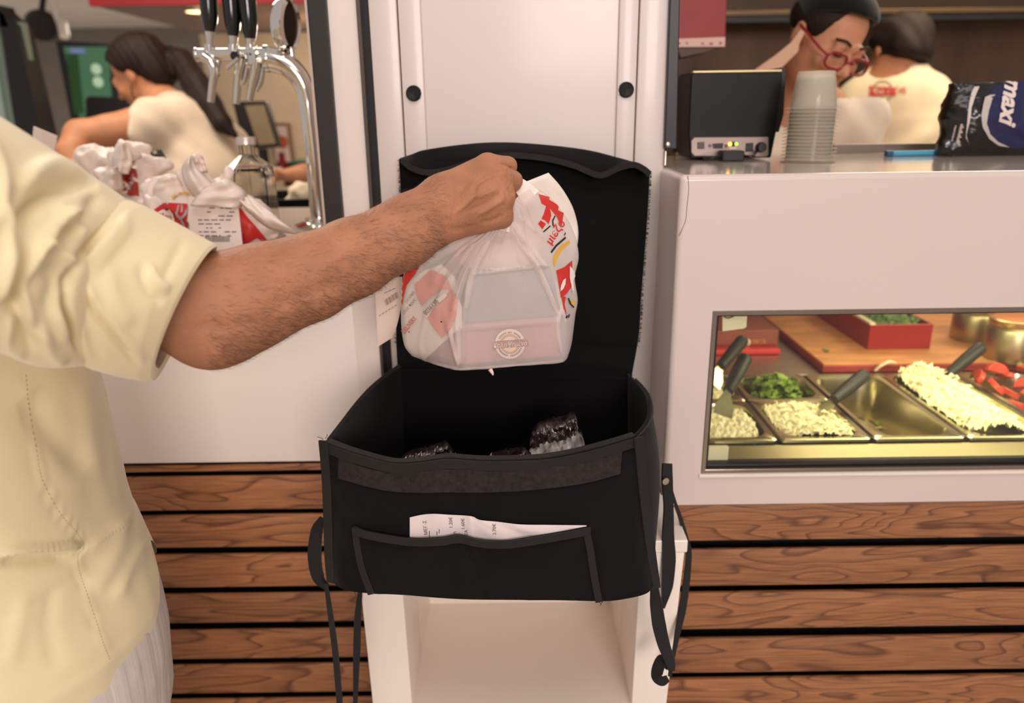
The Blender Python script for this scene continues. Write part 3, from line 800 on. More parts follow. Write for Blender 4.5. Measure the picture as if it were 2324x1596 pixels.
for i in range(5): body.cap(hd, hd + np.array([.05 + .008 * (i % 3), -.02 + .018 * i - .03, -.035]), .010, .008, .006)
legs_to_floor(body, hips, (0.2, 1, 0), .09)
body.build('body', M_skinA, root, 3)
tee = Body((D(230, 300, dg_)[0], hc[1] - .45, .72), (D(610, 300, dg_)[0], hc[1] + .45, D(400, 180, dg_)[2]), .008)
pchain(tee, [(392, 268, dg_, 56), (425, 320, dg_, 92), (462, 420, dg_, 98), (478, 540, dg_, 104), (482, 660, dg_, 104)], .06)
pchain(tee, [(400, 262, 2.5, 44), (350, 282, 2.46, 53), (296, 306, 2.42, 50)], .04)
pchain(tee, [(452, 262, 2.68, 30), (520, 330, 2.68, 40), (560, 430, 2.66, 40)], .04)
tee.ell(D(268, 308, 2.40), [.055, .2, .16], .004, op='cut')
tee.warp(lambda X: 0.0022 * np.sin(X[..., 0] * 46 + X[..., 2] * 60 + 3 * np.sin(X[..., 1] * 20)) * (X[..., 2] < 1.6))
tee.build('t_shirt', M_tee, root, 2)
ap = Body((D(330, 300, dg_)[0], hc[1] - .4, .1), (D(640, 300, dg_)[0], hc[1] + .4, 1.0), .012)
ap.chain([[hips[0], hips[1], .95], [hips[0], hips[1], .5], [hips[0], hips[1], .14]], [.165, .17, .165], .04)
ap.build('trousers', M_apron, root, 2)
hair = Body(tuple(D(215, 330, dg_) - [0, .25, 0]), tuple(D(560, 60, dg_) + [0, .3, 0]), .006)
M_ = np.stack([r_, f_, u_], 1)
hair.ell(at(0, -.022, .05), [.092, .112, .084], .01, M_)
hair.ell(at(0, -.075, -.01), [.080, .052, .075], .03, M_)
hair.ell(at(0, .092, -.018), [.2, .080, .108], .02, M_, op='cut')
hair.ell(at(-.08, .02, -.02), [.035, .028, .036], .01, M_, op='cut'); hair.ell(at(.08, .02, -.02), [.035, .028, .036], .01, M_, op='cut')
pchain(hair, [(385, 128, 2.62, 22), (412, 140, 2.6, 27), (445, 190, 2.56, 30), (478, 240, 2.53, 27), (505, 280, 2.5, 20), (532, 305, 2.5, 9)], .015)
hair.warp(lambda X: .0018 * np.sin(X[..., 0] * 240 + X[..., 2] * 130 + X[..., 1] * 90))
hair.build('hair', M_hair, root, 1)
lathe('hair_tie', [(.028, -.012), (.04, -.012), (.043, 0), (.04, .012), (.028, .012)], D(388, 128, 2.615), M_cap, root, axis=(.75, 0, -.3), seg=18)
mk_ = Body(tuple(at(-.1, -.02, -.16) - .12), tuple(at(.1, .12, -.04) + .12), .006)
mk_.ell(at(0, .05, -.098), [.058, .056, .04], .01, M_); mk_.ell(at(0, .045, -.07), [.09, .1, .032], .008, M_, op='cut')
mk_.build('face_mask', mat('mask_grey', (58, 52, 52), .8), root, 2)
for q in (-1, 1): tube('mask_strap', [at(q * .052, .05, -.085), at(q * .068, .03, -.05), at(q * .084, .006, -.03)], .002, MATS['mask_grey'], root, seg=6, n=8)
for q in (-1, 1):
    tube('eyelash', [at(q * .019, .0935, -.001), at(q * .031, .0965, -.004), at(q * .043, .0905, -.001)], .0019, M_hair, root, seg=6, n=8)
    tube('eyebrow', [at(q * .016, .095, .026), at(q * .032, .092, .031), at(q * .048, .081, .028)], .0032, M_hair, root, seg=6, n=8)

# --- woman with red glasses behind the display counter
dw = 1.68
root = thing('person', 'woman in black cap and red glasses looking down behind the receipt printer', 'person', (D(1850, 100, dw)[0], 2.12, 0))
hc = D(1873, 92, dw)
hf, hu = (.24, -.86, -.45), (.34, -.42, .84)
body = Body((D(1680, 0, dw)[0], hc[1] - .22, 0.0), (D(2030, 0, dw)[0] + .05, 2.42, hc[2] + .17), .0065)
at, r_, f_, u_ = head_sdf(body, hc, hf, hu, 1., neck=([D(1822, 205, 1.79), D(1812, 250, 1.84)], [.056, .075]))
tors = [D(1822, 300, 1.90), D(1830, 390, 2.0), D(1838, 520, 2.08)]
body.chain(tors, [.13, .145, .15], .05)
hips = np.array([tors[-1][0], 2.18, .86])
body.cap(tors[-1], hips, .15, .14, .05)
for q, e, w in ((-1, D(1740, 400, 1.86), D(1752, 470, 1.72)), (1, D(1940, 410, 1.88), D(1930, 480, 1.74))):
    sh = tors[0] + np.array([q * .14, -.02, .02])
    body.chain([sh, e, w], [.055, .042, .028], .02)
    h2 = w + np.array([0, -.06, -.02]); body.cap(w, h2, .028, .03, .01)
    for i in range(4): body.cap(h2 + [(i - 1.5) * .016, 0, 0], h2 + [(i - 1.5) * .02, -.05 - .006 * (i % 2), -.02], .009, .0075, .005)
    body.cap(w, h2 + [q * -.04, -.02, -.01], .014, .009, .008)
legs_to_floor(body, hips, (1, 0, 0), .09)
body.build('body', M_skinB, root, 3)
tee = Body((D(1640, 0, 1.9)[0] - .1, 1.55, .80), (D(2020, 0, 1.9)[0] + .05, 2.45, D(1822, 225, 1.8)[2]), .008)
tee.chain([tors[0] + [0, 0, -.02], tors[1], tors[2], hips], [.15, .165, .17, .16], .05)
for q, e in ((-1, D(1752, 370, 1.87)), (1, D(1915, 380, 1.86))):
    sh = tors[0] + np.array([q * .13, -.02, .03]); tee.cap(sh, e, .075, .07, .04)
tee.ell(D(1812, 222, 1.76), [.075, .09, .07], .01, op='cut')
tee.warp(lambda X: .003 * np.sin(X[..., 0] * 50 + X[..., 2] * 40))
tee.build('t_shirt', fabric_mat('tee_white', (226, 208, 186), .9, 300), root, 2)
apn = Body((hips[0] - .3, 1.85, .1), (hips[0] + .3, 2.5, 1.0), .012)
apn.chain([[hips[0], hips[1], .95], [hips[0], hips[1], .5], [hips[0], hips[1], .14]], [.18, .18, .175], .04)
apn.build('apron', M_apron, root, 2)
M_ = np.stack([r_, f_, u_], 1)
capb = Body(tuple(hc - .22), tuple(hc + .24), .006)
capb.ell(at(0, -.010, .056), [.086, .106, .072], .01, M_); capb.ell(at(0, -.075, .03), [.066, .04, .055], .02, M_); capb.ell(at(0, .085, -.035), [.2, .125, .118], .006, M_, op='cut')
capb.build('head_cap', M_cap, root, 2)
hr = Body(tuple(hc - .2), tuple(hc + .2), .006)
hr.ell(at(0, -.02, .038), [.083, .104, .074], .01, M_); hr.ell(at(0, .1, -.005), [.07, .098, .096], .01, M_, op='cut'); hr.ell(at(0, .02, -.1), [.2, .2, .1], .01, M_, op='cut')
hr.build('hair', M_hair, root, 2)
Mg = mat('glasses_red', (140, 28, 34), .25)
for q in (-1, 1):
    c2 = at(q * .034, .104, -.012)
    th_ = np.linspace(0, 2 * np.pi, 25)
    pth = [c2 + r_ * .027 * np.sign(math.cos(t)) * abs(math.cos(t)) ** .7 + u_ * .017 * np.sign(math.sin(t)) * abs(math.sin(t)) ** .7 - f_ * .004 * abs(math.cos(t)) * (q * math.cos(t) > 0) for t in th_]
    tube('glasses_rim', pth, .0030, Mg, root, seg=8)
    tube('glasses_temple', [at(q * .060, .100, -.006), at(q * .074, .075, .0), at(q * .082, .02, .012), at(q * .083, -.006, .016)], .0028, Mg, root, seg=8, n=10)
    mk('glasses_lens', [c2 + f_ * -.001 + r_ * .026 * math.cos(t) + u_ * .016 * math.sin(t) for t in np.linspace(0, 2 * np.pi, 18, endpoint=False)], [tuple(range(18))], pane_mat('lens_%d' % q, refl=1.08), root)
    tube('eyebrow', [at(q * .014, .098, .024), at(q * .032, .096, .030), at(q * .05, .083, .026)], .0030, M_hair, root, seg=6, n=8)
    tube('eyelash', [at(q * .019, .0935, -.001), at(q * .031, .0965, -.004), at(q * .043, .0905, -.001)], .0017, M_hair, root, seg=6, n=8)
tube('glasses_bridge', [at(-.009, .108, -.008), at(0, .112, -.004), at(.009, .108, -.008)], .0028, Mg, root, seg=8, n=8)
tube('lips', [at(-.02, .094, -.063), at(0, .1005, -.061), at(.02, .094, -.063)], [.003, .0058, .003], mat('lip', (176, 96, 84), .4), root, seg=8, n=10)
# pale mask hanging from her ear
mp_ = [(1818, 66), (1826, 74), (1814, 100), (1812, 116), (1778, 150), (1758, 168), (1700, 168), (1762, 124), (1796, 96)]
prism('hanging_mask', [D(u, v, 1.63 + .0012 * (1818 - u) * .3) for u, v in mp_], .004, mat('mask_pink', (214, 168, 140), .8), root)

# --- man seen from behind
dm = 2.4
root = thing('person', 'dark haired man seen from behind in cream t-shirt with red back print', 'person', (D(2030, 200, dm)[0], 2.52, 0))
hc = D(2033, 126, dm)
body = Body((D(1860, 0, dm)[0] - .05, 2.25, 0.0), (D(2200, 0, dm)[0] + .1, 2.86, hc[2] + .16), .009)
at, r_, f_, u_ = head_sdf(body, hc, (-.25, .85, -.45), (.16, .42, .85), .98, neck=([D(2024, 178, 2.42), D(2022, 215, 2.44)], [.058, .075]))
tors = [D(2026, 262, 2.45), D(2026, 360, 2.48), D(2028, 500, 2.5)]
body.chain(tors, [.15, .15, .15], .05)
hips = np.array([tors[-1][0], tors[-1][1], .9]); body.cap(tors[-1], hips, .15, .14, .05)
for q, e, w in ((-1, D(1890, 390, 2.46), D(1930, 470, 2.56)), (1, D(2180, 380, 2.46), D(2140, 470, 2.56))):
    sh = tors[0] + np.array([q * .17, 0, .0]); body.chain([sh, e, w], [.06, .047, .03], .02)
    h2 = w + np.array([0, .06, 0]); body.cap(w, h2, .03, .03, .01)
    for i in range(4): body.cap(h2 + [(i - 1.5) * .017, 0, 0], h2 + [(i - 1.5) * .02, .05, -.03 - .005 * (i % 2)], .009, .0075, .005)
    body.cap(w, h2 + [q * -.045, .02, 0], .015, .01, .008)
legs_to_floor(body, hips, (1, 0, 0), .1)
body.build('body', M_skinA, root, 3)
tee = Body((D(1840, 0, dm)[0] - .08, 2.2, .85), (D(2220, 0, dm)[0] + .1, 2.88, D(2026, 150, dm)[2]), .008)
tee.cap(D(2025, 205, 2.45), D(2025, 280, 2.47), .10, .17, .05)
tee.chain([tors[0], tors[1], tors[2], hips], [.175, .178, .175, .16], .05)
for q, a, e in ((-1, D(1950, 242, 2.45), D(1905, 320, 2.46)), (1, D(2098, 236, 2.45), D(2150, 318, 2.46))):
    tee.cap(a, e, .075, .082, .06)
tee.ell(D(2026, 168, 2.38), [.068, .07, .034], .01, op='cut')
fold = lambda X: .004 * np.sin(X[..., 0] * 38 - X[..., 2] * 46 + 2 * np.sin(X[..., 2] * 17))
tee.warp(fold)
tm = tee.build('t_shirt', fabric_mat('tee_yellow_cream', (224, 204, 168), .9, 300), root, 2)
apn = Body((hips[0] - .3, 2.25, .1), (hips[0] + .3, 2.85, 1.0), .012)
apn.chain([[hips[0], hips[1], .95], [hips[0], hips[1], .5], [hips[0], hips[1], .14]], [.185, .18, .175], .04); apn.build('apron', M_apron, root, 2)
M_ = np.stack([r_, f_, u_], 1)
hr = Body(tuple(hc - .2), tuple(hc + .2), .006)
hr.ell(at(0, -.02, .042), [.090, .108, .088], .01, M_); hr.ell(at(0, -.075, -.02), [.07, .045, .06], .03, M_); hr.ell(at(0, .11, -.05), [.2, .11, .13], .01, M_, op='cut')
hr.ell(at(0, .0, -.13), [.2, .2, .07], .02, M_, op='cut'); hr.warp(lambda X: .0015 * np.sin(X[..., 0] * 110 + 60 * X[..., 2]))
hr.build('hair', M_hair, root, 1)
tb = bvh_of(tm)
Mrp = mat('print_red', (190, 46, 44), .7); Mgp = mat('print_grey', (150, 138, 100), .7)
decal('back_print', join_px(text_px('Καλο', 1972, 214, 24, 4, bold=.03), text_px('Ψημένο', 2006, 215, 22, -4, bold=.03, sx=.62), poly_px([(1972, 217), (2036, 213), (2036, 216), (1972, 220)], [(1972, 199), (2036, 203), (2036, 200), (1972, 196)])), tb, Mrp, root, off=.003)
decal('print_ring', join_px(ring_px(2004, 207, 21, 24, -70, 70, 20), ring_px(2004, 207, 21, 24, 110, 250, 20)), tb, Mgp, root, off=.0025)

# ================================================================== BAR SIDE (left window)
zw = zl
# back counter along the far side of the bar
bc = thing('back_counter', 'dark back counter behind the bar carrying screens and clutter', 'counter', (-1.2, 3.3, 0))
zbk = P(640, 452, 3.1)[2]
box('worktop', (-2.3, 3.02, zbk - .03), (-.36, 3.6, zbk), mat('back_top', (96, 84, 74), .4), bc)
box('cabinet_body', (-2.28, 3.05, 0), (-.37, 3.58, zbk - .03), mat('back_cab', (44, 38, 34), .6), bc)
# point-of-sale screen
ps = thing('pos_screen', 'tilted grey touch screen with black back right of the ponytail', 'screen', P(590, 440, 3.1))
pprism('housing', [(527, 232), (548, 230), (602, 229), (634, 334), (582, 338), (548, 314)], 3.12, .05, mat('pos_black', (30, 27, 26), .5), ps, bevel=.004)
pprism('display', [(556, 240), (599, 238), (626, 326), (586, 329)], 3.117, .004, mat('pos_grey', (150, 132, 104), .35), ps)
q0, q1 = P(596, 338, 3.15), P(600, 445, 3.15)
tube('stand', [q0, (q0 + np.array([q0[0], q0[1], zbk])) / 2, [q0[0], q0[1] + .02, zbk + .012]], .02, MATS['pos_black'], ps, seg=10)
lathe('foot', [(.045, 0), (.045, .008), (.02, .014)], [q0[0], q0[1] + .02, zbk], MATS['pos_black'], ps)
# monitor seen from behind, left of the woman
mo = thing('monitor', 'black monitor seen from behind under the green screen', 'screen', P(240, 300, 3.3))
pprism('back_shell', [(192, 224), (200, 218), (300, 222), (306, 272), (194, 272)], 3.3, .05, mat('monitor_black', (28, 24, 24), .5), mo, bevel=.006)
q0 = P(246, 268, 3.33); tube('stand', [q0, [q0[0], q0[1], zbk + .01]], .022, MATS['monitor_black'], mo, seg=10)
lathe('foot', [(.10, 0), (.10, .008), (.02, .014)], [q0[0], q0[1], zbk], MATS['monitor_black'], mo)
# framed picture
fr = thing('picture_frame', 'brown framed picture with red figure leaning on the beige wall', 'picture', P(650, 330, 4.3))
pprism('frame', [(612, 278), (656, 280), (668, 378), (624, 378)], 4.34, .03, mat('frame_brown', (128, 100, 78), .5), fr, bevel=.005)
pprism('print', [(618, 286), (650, 287), (661, 370), (628, 370)], 4.335, .004, mat('print_pale', (215, 190, 178), .6), fr)
lathe('print_figure', [(0, 0), (.035, .0), (.035, .004), (0, .004)], P(640, 322, 4.332), mat('figure_red', (188, 84, 46), .6), fr, axis=(0, -1, 0), seg=14)
# clutter on the back counter
def place(u, v, Y): p = P(u, v, Y); return np.array([p[0], p[1], zbk])
cu = thing('paper_cup', 'rounded white cup standing below the grey touch screen', 'cup', place(616, 380, 3.085))
lathe('cup_body', [(.035, 0), (.05, .10), (.052, .105), (.048, .10), (.034, .006), (0, .006)], place(616, 380, 3.085), mat('cup_white', (226, 210, 190), .5), cu)
lathe('cup_lid', [(.053, .1), (.053, .112), (.04, .13), (0, .13)], place(616, 380, 3.085), MATS['cup_white'], cu)
rb = setp(lathe('red_bottle', [(0, 0), (.035, 0), (.035, .11), (.014, .15), (.014, .18), (.0, .18)], place(642, 380, 3.32), mat('sauce_red', (160, 36, 34), .35), None), 'red sauce bottle beside the white cup on the back counter', 'bottle')
tr_ = thing('tray', 'pale grey tray on the back counter by the red bottle', 'tray', place(640, 400, 3.2))
p = place(640, 400, 3.14); box('tray_body', (p[0] - .015, p[1] - .1, zbk), (p[0] + .12, p[1] + .0, zbk + .05), mat('tray_grey', (178, 160, 135), .5), tr_, bevel=.008)
gb = thing('crate', 'dark green plastic crate behind the chrome tap column', 'crate', place(690, 400, 3.2))
p = place(688, 395, 3.25); box('crate_body', (p[0] - .06, p[1], zbk), (p[0] + .14, p[1] + .2, P(690, 370, 3.25)[2]), mat('crate_green', (20, 92, 70), .5), gb, bevel=.006)
box('crate_rim', (p[0] - .066, p[1] - .006, P(690, 372, 3.25)[2]), (p[0] + .146, p[1] + .206, P(690, 367, 3.25)[2]), MATS['crate_green'], gb, bevel=.003)
bn = thing('waste_bin', 'black bin standing behind the bar below the green crate', 'bin', (P(690, 470, 2.0)[0], 2.0, 0))
p = P(690, 440, 2.0); lathe('bin_body', [(0, 0), (.11, 0), (.135, p[2] - .01), (.14, p[2]), (.125, p[2]), (.11, .02), (0, .02)], [p[0], 2.0, 0], M_black, bn)
bw = thing('napkin_pile', 'crumpled white napkins lying in the black bin', 'napkins', P(688, 440, 2.0))
b_ = Body(tuple(P(690, 440, 2.0) - .16), tuple(P(690, 440, 2.0) + .14), .007)
for (u, v, r) in ((672, 452, .03), (690, 434, .04), (706, 446, .035), (660, 470, .028)): b_.ell(P(u, v + 2, 1.97), [r, r, r * .7], .01)
b_.warp(lambda X: .005 * np.sin(X[..., 0] * 130) * np.sin(X[..., 2] * 150 + X[..., 1] * 90)); b_.build('napkins', mat('napkin', (226, 208, 176), .8), bw, 1)
# colleague hidden by the pillar, forearm in view
root = thing('person', 'person mostly hidden by the white jamb, bare forearm reaching past the tap column', 'person', (P(790, 300, 2.55)[0], 2.62, 0))
hx = P(790, 300, 2.55)[0]
b_ = Body((hx - .55, 2.3, 0), (hx + .22, 2.9, 1.75), .011)
hcc = np.array([hx, 2.6, 1.58]); at, *_ = head_sdf(b_, hcc, (-.9, -.3, -.3), (-.2, 0, .95), .95, neck=([np.array([hx + .01, 2.62, 1.36])], [.06]))
b_.chain([[hx, 2.62, 1.28], [hx, 2.62, 1.05], [hx, 2.62, .88]], [.12, .12, .12], .05)
e = P(738, 402, 2.45)
b_.chain([[hx - .06, 2.52, 1.32], e, P(690, 398, 2.4), P(652, 398, 2.38)], [.05, .038, .034, .024], .02)
h2 = P(652, 398, 2.38)
for i in range(4): b_.cap(h2, h2 + [-.05, 0, .02 - .012 * i], .011, .008, .005)
b_.cap(h2, h2 + [-.03, -.03, .02], .012, .009, .006)
legs_to_floor(b_, [hx, 2.62, .88], (0, 1, 0), .08); b_.build('body', M_skinA, root, 2)
b_ = Body((hx - .3, 2.3, .1), (hx + .25, 2.95, 1.5), .012)
b_.chain([[hx, 2.62, 1.28], [hx, 2.62, 1.0], [hx, 2.62, .14]], [.14, .15, .16], .05); b_.cap([hx - .03, 2.55, 1.3], [hx - .1, 2.5, 1.2], .075, .07, .03)
b_.build('clothes', M_apron, root, 2)
b_ = Body(tuple(hcc - .2), tuple(hcc + .2), .009); b_.ell(hcc + [.02, .01, .05], [.1, .085, .085], .01); b_.build('hair', M_hair, root, 1)

# ------------------------------------------------------------------ beer tap
YT = 1.45
bt = thing('beer_tap', 'chrome swan-neck beer tap with three black handles on the bar counter', 'beer tap', (P(727, 510, YT)[0], YT, zw))
def T(u, v, dy=0): return P(u, v, YT + dy)
base = T(727, 515); base[2] = zw
sc_ = YT / 1.05 / F_PX
tube('column', [base, T(718, 400), T(707, 300), T(697, 225), T(686, 188), T(666, 160), T(640, 142), T(606, 133)], [22 * sc_, 21 * sc_, 20 * sc_, 20 * sc_, 22 * sc_, 24 * sc_, 26 * sc_, 26 * sc_], M_chrome, bt, seg=28, n=48)
lathe('base_flange', [(.05, 0), (.05, .006), (.03, .012), (.028, .02)], base, M_chrome, bt)
tube('collar', [T(612, 133), T(603, 133)], 29 * sc_, M_chrome, bt, seg=28)
tube('manifold', [T(606, 122), T(447, 124)], 13 * sc_, M_chrome, bt, seg=20)
tube('manifold', [T(606, 146), T(560, 147)], 10 * sc_, M_chrome, bt, seg=18)
tube('end_cap', [T(449, 124), T(445, 124)], 15 * sc_, M_chrome, bt, seg=20)
M_hand = mat('tap_handle_black', (12, 12, 12), .18, coat=.5)
for (hu, hv, ht, su, sv, nz) in ((476, 72, (470, -50), 475, 112, [(462, 128), (480, 142), (486, 165), (482, 195), (478, 232)]),
                                (529, 82, (520, -50), 529, 112, [(548, 132), (545, 150), (540, 180), (536, 236)]),
                                (568, 88, (556, -50), 569, 112, [(582, 140), (580, 160), (572, 195), (566, 226)])):
    tube('handle', [T(hu, hv), T((hu * .7 + ht[0] * .3) + 1, hv * .7 + ht[1] * .3), T(*ht)], [11.5 * sc_, 18 * sc_, 20 * sc_], M_hand, bt, seg=20, n=14)
    tube('handle_stem', [T(su, sv), T(hu, hv + 24), T(hu, hv - 2)], [9 * sc_, 8 * sc_, 11 * sc_], M_chrome, bt, seg=16)
    tube('valve_collar', [T(su, sv + 6), T(su, sv - 10)], 12 * sc_, M_chrome, bt, seg=20)
    tube('nozzle', [T(*q, dy=-.01) for q in nz], [14 * sc_, 11 * sc_, 9 * sc_, 8 * sc_], M_chrome, bt, seg=16, n=18)
    q1, q2 = nz[1], nz[2]; tube('vent_tube', [T(q1[0] + 16, q1[1] - 8), T(q1[0] + 10, q1[1] + 26), T(q2[0] + 8, q2[1] + 10)], [7 * sc_, 8 * sc_, 7 * sc_], M_chrome, bt, seg=12, n=10)
lathe('flow_knob', [(0, .016), (6 * sc_, .016), (10 * sc_, .012), (13 * sc_, .004), (13 * sc_, -.006)], T(541, 128, -.012), M_chrome, bt, axis=(-.1, -1, 0), seg=20)
lathe('flow_ring', [(8 * sc_, .0165), (9.5 * sc_, .0165), (9.5 * sc_, .013)], T(541, 128, -.012), M_black, bt, axis=(-.1, -1, 0), seg=20)
tube('flow_lever', [T(541, 132, -.03), T(515, 156, -.034)], [4.5 * sc_, 4 * sc_], M_chrome, bt, seg=10)
pprism('clamp', [(557, 108), (578, 106), (582, 150), (560, 150)], YT - .02, .04, M_chrome, bt, bevel=.003)
lathe('clamp_screw', [(0, .001), (2.5 * sc_, .001), (2.5 * sc_, 0)], T(568, 123, -.02), M_black, bt, axis=(0, -1, 0), seg=12)
lathe('medallion', [(0, .004), (44 * sc_, .004), (48 * sc_, .010), (54 * sc_, .006), (56 * sc_, -.006), (50 * sc_, -.014), (0, -.016)], T(652, 56), M_chrome, bt, axis=(.97, -.12, -.10), seg=36)
lathe('medallion_face', [(0, .0055), (43 * sc_, .0055), (43 * sc_, .0035)], T(652, 56), mat('medallion_dark', (66, 54, 44), .25, .6), bt, axis=(.97, -.12, -.10), seg=30)
tube('medallion_stem', [T(660, 108), T(664, 132)], 6 * sc_, M_chrome, bt, seg=10)

# ------------------------------------------------------------------ clear bottle
gl = mat('clear_glass', (245, 245, 240), .02, trans=1., ior=1.45, var=0)
Yb = 1.40; c = P(575, 560, Yb); c[2] = zw; s_ = Yb / 1.05 / F_PX
hgt = lambda v: P(568, v, Yb)[2] - zw
bo = thing('bottle', 'clear glass flask with silver cap behind the white takeaway bags', 'bottle', c)
cx_ = P(570, 420, Yb); c2 = np.array([cx_[0], Yb, zw])
lathe('glass', [(0, .002), (54 * s_, .002), (58 * s_, .01), (59 * s_, hgt(400)), (55 * s_, hgt(380)), (24 * s_, hgt(356)), (18 * s_, hgt(350)), (18 * s_, hgt(328)), (14 * s_, hgt(328)), (14 * s_, hgt(352)), (20 * s_, hgt(362)), (50 * s_, hgt(386)), (54 * s_, hgt(402)), (53 * s_, .015), (0, .012)], c2, gl, bo, seg=10, autosm=.3)
lathe('cap', [(0, hgt(311)), (20 * s_, hgt(311)), (22 * s_, hgt(314)), (22 * s_, hgt(328)), (19 * s_, hgt(330)), (15 * s_, hgt(330))], c2, mat('cap_silver', (205, 190, 182), .3, .5), bo, seg=28)

# small card on the counter at the far left
cd_ = thing('table_card', 'small white card on a stand at the left end of the bar counter', 'card', (P(100, 430, 1.5)[0], 1.5, zw))
pprism('card', [(76, 287), (129, 309), (122, 346), (72, 330)], 1.5, .003, mat('card_white', (226, 206, 190), .6), cd_)
p = P(98, 335, 1.505); tube('stem', [p, [p[0], p[1], zw + .01]], .003, M_steel, cd_, seg=8)
lathe('stem_base', [(.03, 0), (.03, .006), (.004, .012)], [p[0], p[1], zw], M_black, cd_)

# ------------------------------------------------------------------ white takeaway bags on the counter
M_bagw = mat('bag_white', (236, 218, 206), .42, var=.03, vscale=20, sub=.15)
M_pr = mat('print_red_film', (206, 44, 38), .4); M_prs = mat('print_pale_red', (176, 52, 48), .45)
M_pgrey = mat('print_grey_film', (170, 162, 160), .4); M_py = mat('print_yellow', (226, 172, 62), .45); M_pw = mat('print_white', (240, 226, 216), .45); M_pk = mat('print_black', (32, 26, 26), .5)
def crumple(a, f): return lambda X: (a * (1 - 2 * np.abs(np.sin(X[..., 0] * f + 2.1 * np.sin(X[..., 2] * f * .6 + X[..., 1] * f * .3)))) * .6 + a * .7 * np.sin(X[..., 2] * f * 1.7 + X[..., 0] * f * .9 + 1.5 * np.sin(X[..., 1] * f)))
def bagbody(root, groups, Y, h=.005, amp=.0035, f=55, zfloor=zw, name='bag_body', m=None):
    pts = [P(u, v, Y + dy) for g in groups for (u, v, r, dy) in g]
    rad = max(r for g in groups for (_, _, r, _) in g) * Y / 1.05 / F_PX
    lo = np.min(pts, 0) - rad - .02; hi = np.max(pts, 0) + rad + .02; lo[2] = max(lo[2], zfloor - .01)
    b = Body(lo, hi, h)
    for g in groups: b.chain([P(u, v, Y + dy) for u, v, r, dy in g], [r * Y / 1.05 / F_PX for u, v, r, dy in g], .012)
    b.warp(crumple(amp, f))
    b.warp(lambda X: np.where(X[..., 2] < zfloor + .002, .5, 0))
    V, Fq = b.mesh(1); N = vnormals(V, Fq)
    for i in range(len(V)):
        p = V[i]; q = Vector((p[0] * 26 + Y * 7, p[1] * 26, p[2] * 18)); a = abs(noise.noise(q)); b2 = abs(noise.noise(q * 2.3))
        V[i] = p + N[i] * ((.010 - .055 * a) * .42 + (.004 - .022 * b2) * .35)
    V[:, 2] = np.maximum(V[:, 2], zfloor + .001)
    return mk(name, V, Fq, m or M_bagw, root, smooth=True)
def ear(root, pts, Y, lean=.02, seed=1., n=12):
    """crumpled tied end of film: a folded sheet following an outline given as left / right edges"""
    l, r = pts; l_, r_2 = catmull(l, n), catmull(r, n)
    def fn(s, t):
        a, b = l_[int(round(t * (n - 1)))], r_2[int(round(t * (n - 1)))]; px = a + (b - a) * s
        return P(px[0], px[1], Y - lean * math.sin(s * math.pi) - .012 * noise.noise(Vector((s * 3 + seed, t * 4, seed))) + .006 * math.sin(s * 9 + seed))
    return grid('bag_ear', fn, 10, n, M_bagw, root, solid=.0012)
ba = thing('takeaway_bag', 'large white takeaway bag with receipt and red print next to the clear bottle', 'bag', (P(500, 540, 1.29)[0], 1.29, zw))
g1_ = [[(385, 500, 66, 0), (470, 488, 76, 0), (560, 505, 56, 0), (625, 528, 26, 0), (672, 538, 8, -.01)], [(440, 530, 60, 0), (560, 550, 50, 0)],
       [(452, 430, 34, -.02), (432, 396, 19, -.03), (428, 372, 12, -.03)], [(455, 420, 22, -.02), (448, 380, 14, 0), (446, 356, 11, .01)], [(510, 430, 26, 0), (511, 404, 13, 0), (516, 392, 7, 0)], [(380, 430, 34, .02), (345, 428, 18, .02), (356, 412, 14, .02)]]
ab = bagbody(ba, g1_, 1.29)
tb = bvh_of(ab)
ear(ba, ([(448, 458), (420, 420), (412, 380), (428, 356)], [(500, 440), (478, 412), (448, 384), (436, 354)]), 1.225, .02, 1.)
ear(ba, ([(440, 392), (436, 370), (432, 352)], [(472, 392), (466, 372), (458, 350)]), 1.26, .012, 2.)
ear(ba, ([(352, 470), (346, 432), (360, 404)], [(436, 452), (418, 418), (404, 396)]), 1.27, .02, 3.)
ear(ba, ([(430, 466), (450, 438), (470, 420)], [(548, 472), (560, 440), (520, 404)]), 1.20, .018, 4.)
ear(ba, ([(520, 420), (560, 440), (600, 470)], [(560, 480), (612, 520), (680, 535)]), 1.215, .02, 5.)
# big red print with fork and lettering, a red corner and the stapled receipt
decal('red_print', poly_px([(350, 476), (372, 462), (424, 463), (428, 518), (396, 516), (352, 486)]), tb, M_pr, ba, off=.002)
decal('print_flame', poly_px([(356, 500), (360, 484), (375, 474), (378, 480), (388, 474), (396, 484), (399, 500), (388, 513), (366, 504)]), tb, M_pw, ba, off=.003)
decal('print_letters', text_px('ψη', 362, 498, 22, 10, bold=.03), tb, M_pr, ba, off=.004)
fork = join_px(poly_px([(411, 494), (418, 494), (431, 530), (426, 532)]), ring_px(413, 482, 8, 12, 90, 270, 14), poly_px([(402, 483), (405, 468), (408, 468), (406, 483)], [(411, 483), (412, 466), (415, 466), (415, 483)], [(421, 483), (423, 468), (426, 469), (425, 483)]))
decal('print_fork', fork, tb, M_pgrey, ba, off=.004)
decal('print_yellow_arc', ring_px(420, 470, 28, 34, -60, 20, 12), tb, M_py, ba, off=.0035)
decal('red_corner', poly_px([(538, 474), (545, 470), (606, 545), (596, 560), (550, 566)]), tb, M_pr, ba, off=.002)
rcpt = [(413, 372), (430, 440), (424, 470), (440, 578), (552, 578), (540, 474), (520, 446), (470, 400), (430, 366)]
rc_ = pprism('receipt', [(428, 446), (540, 462), (551, 560), (548, 590), (440, 590), (428, 500)], 1.205, .0006, mat('receipt_paper', (236, 220, 212), .6), ba)
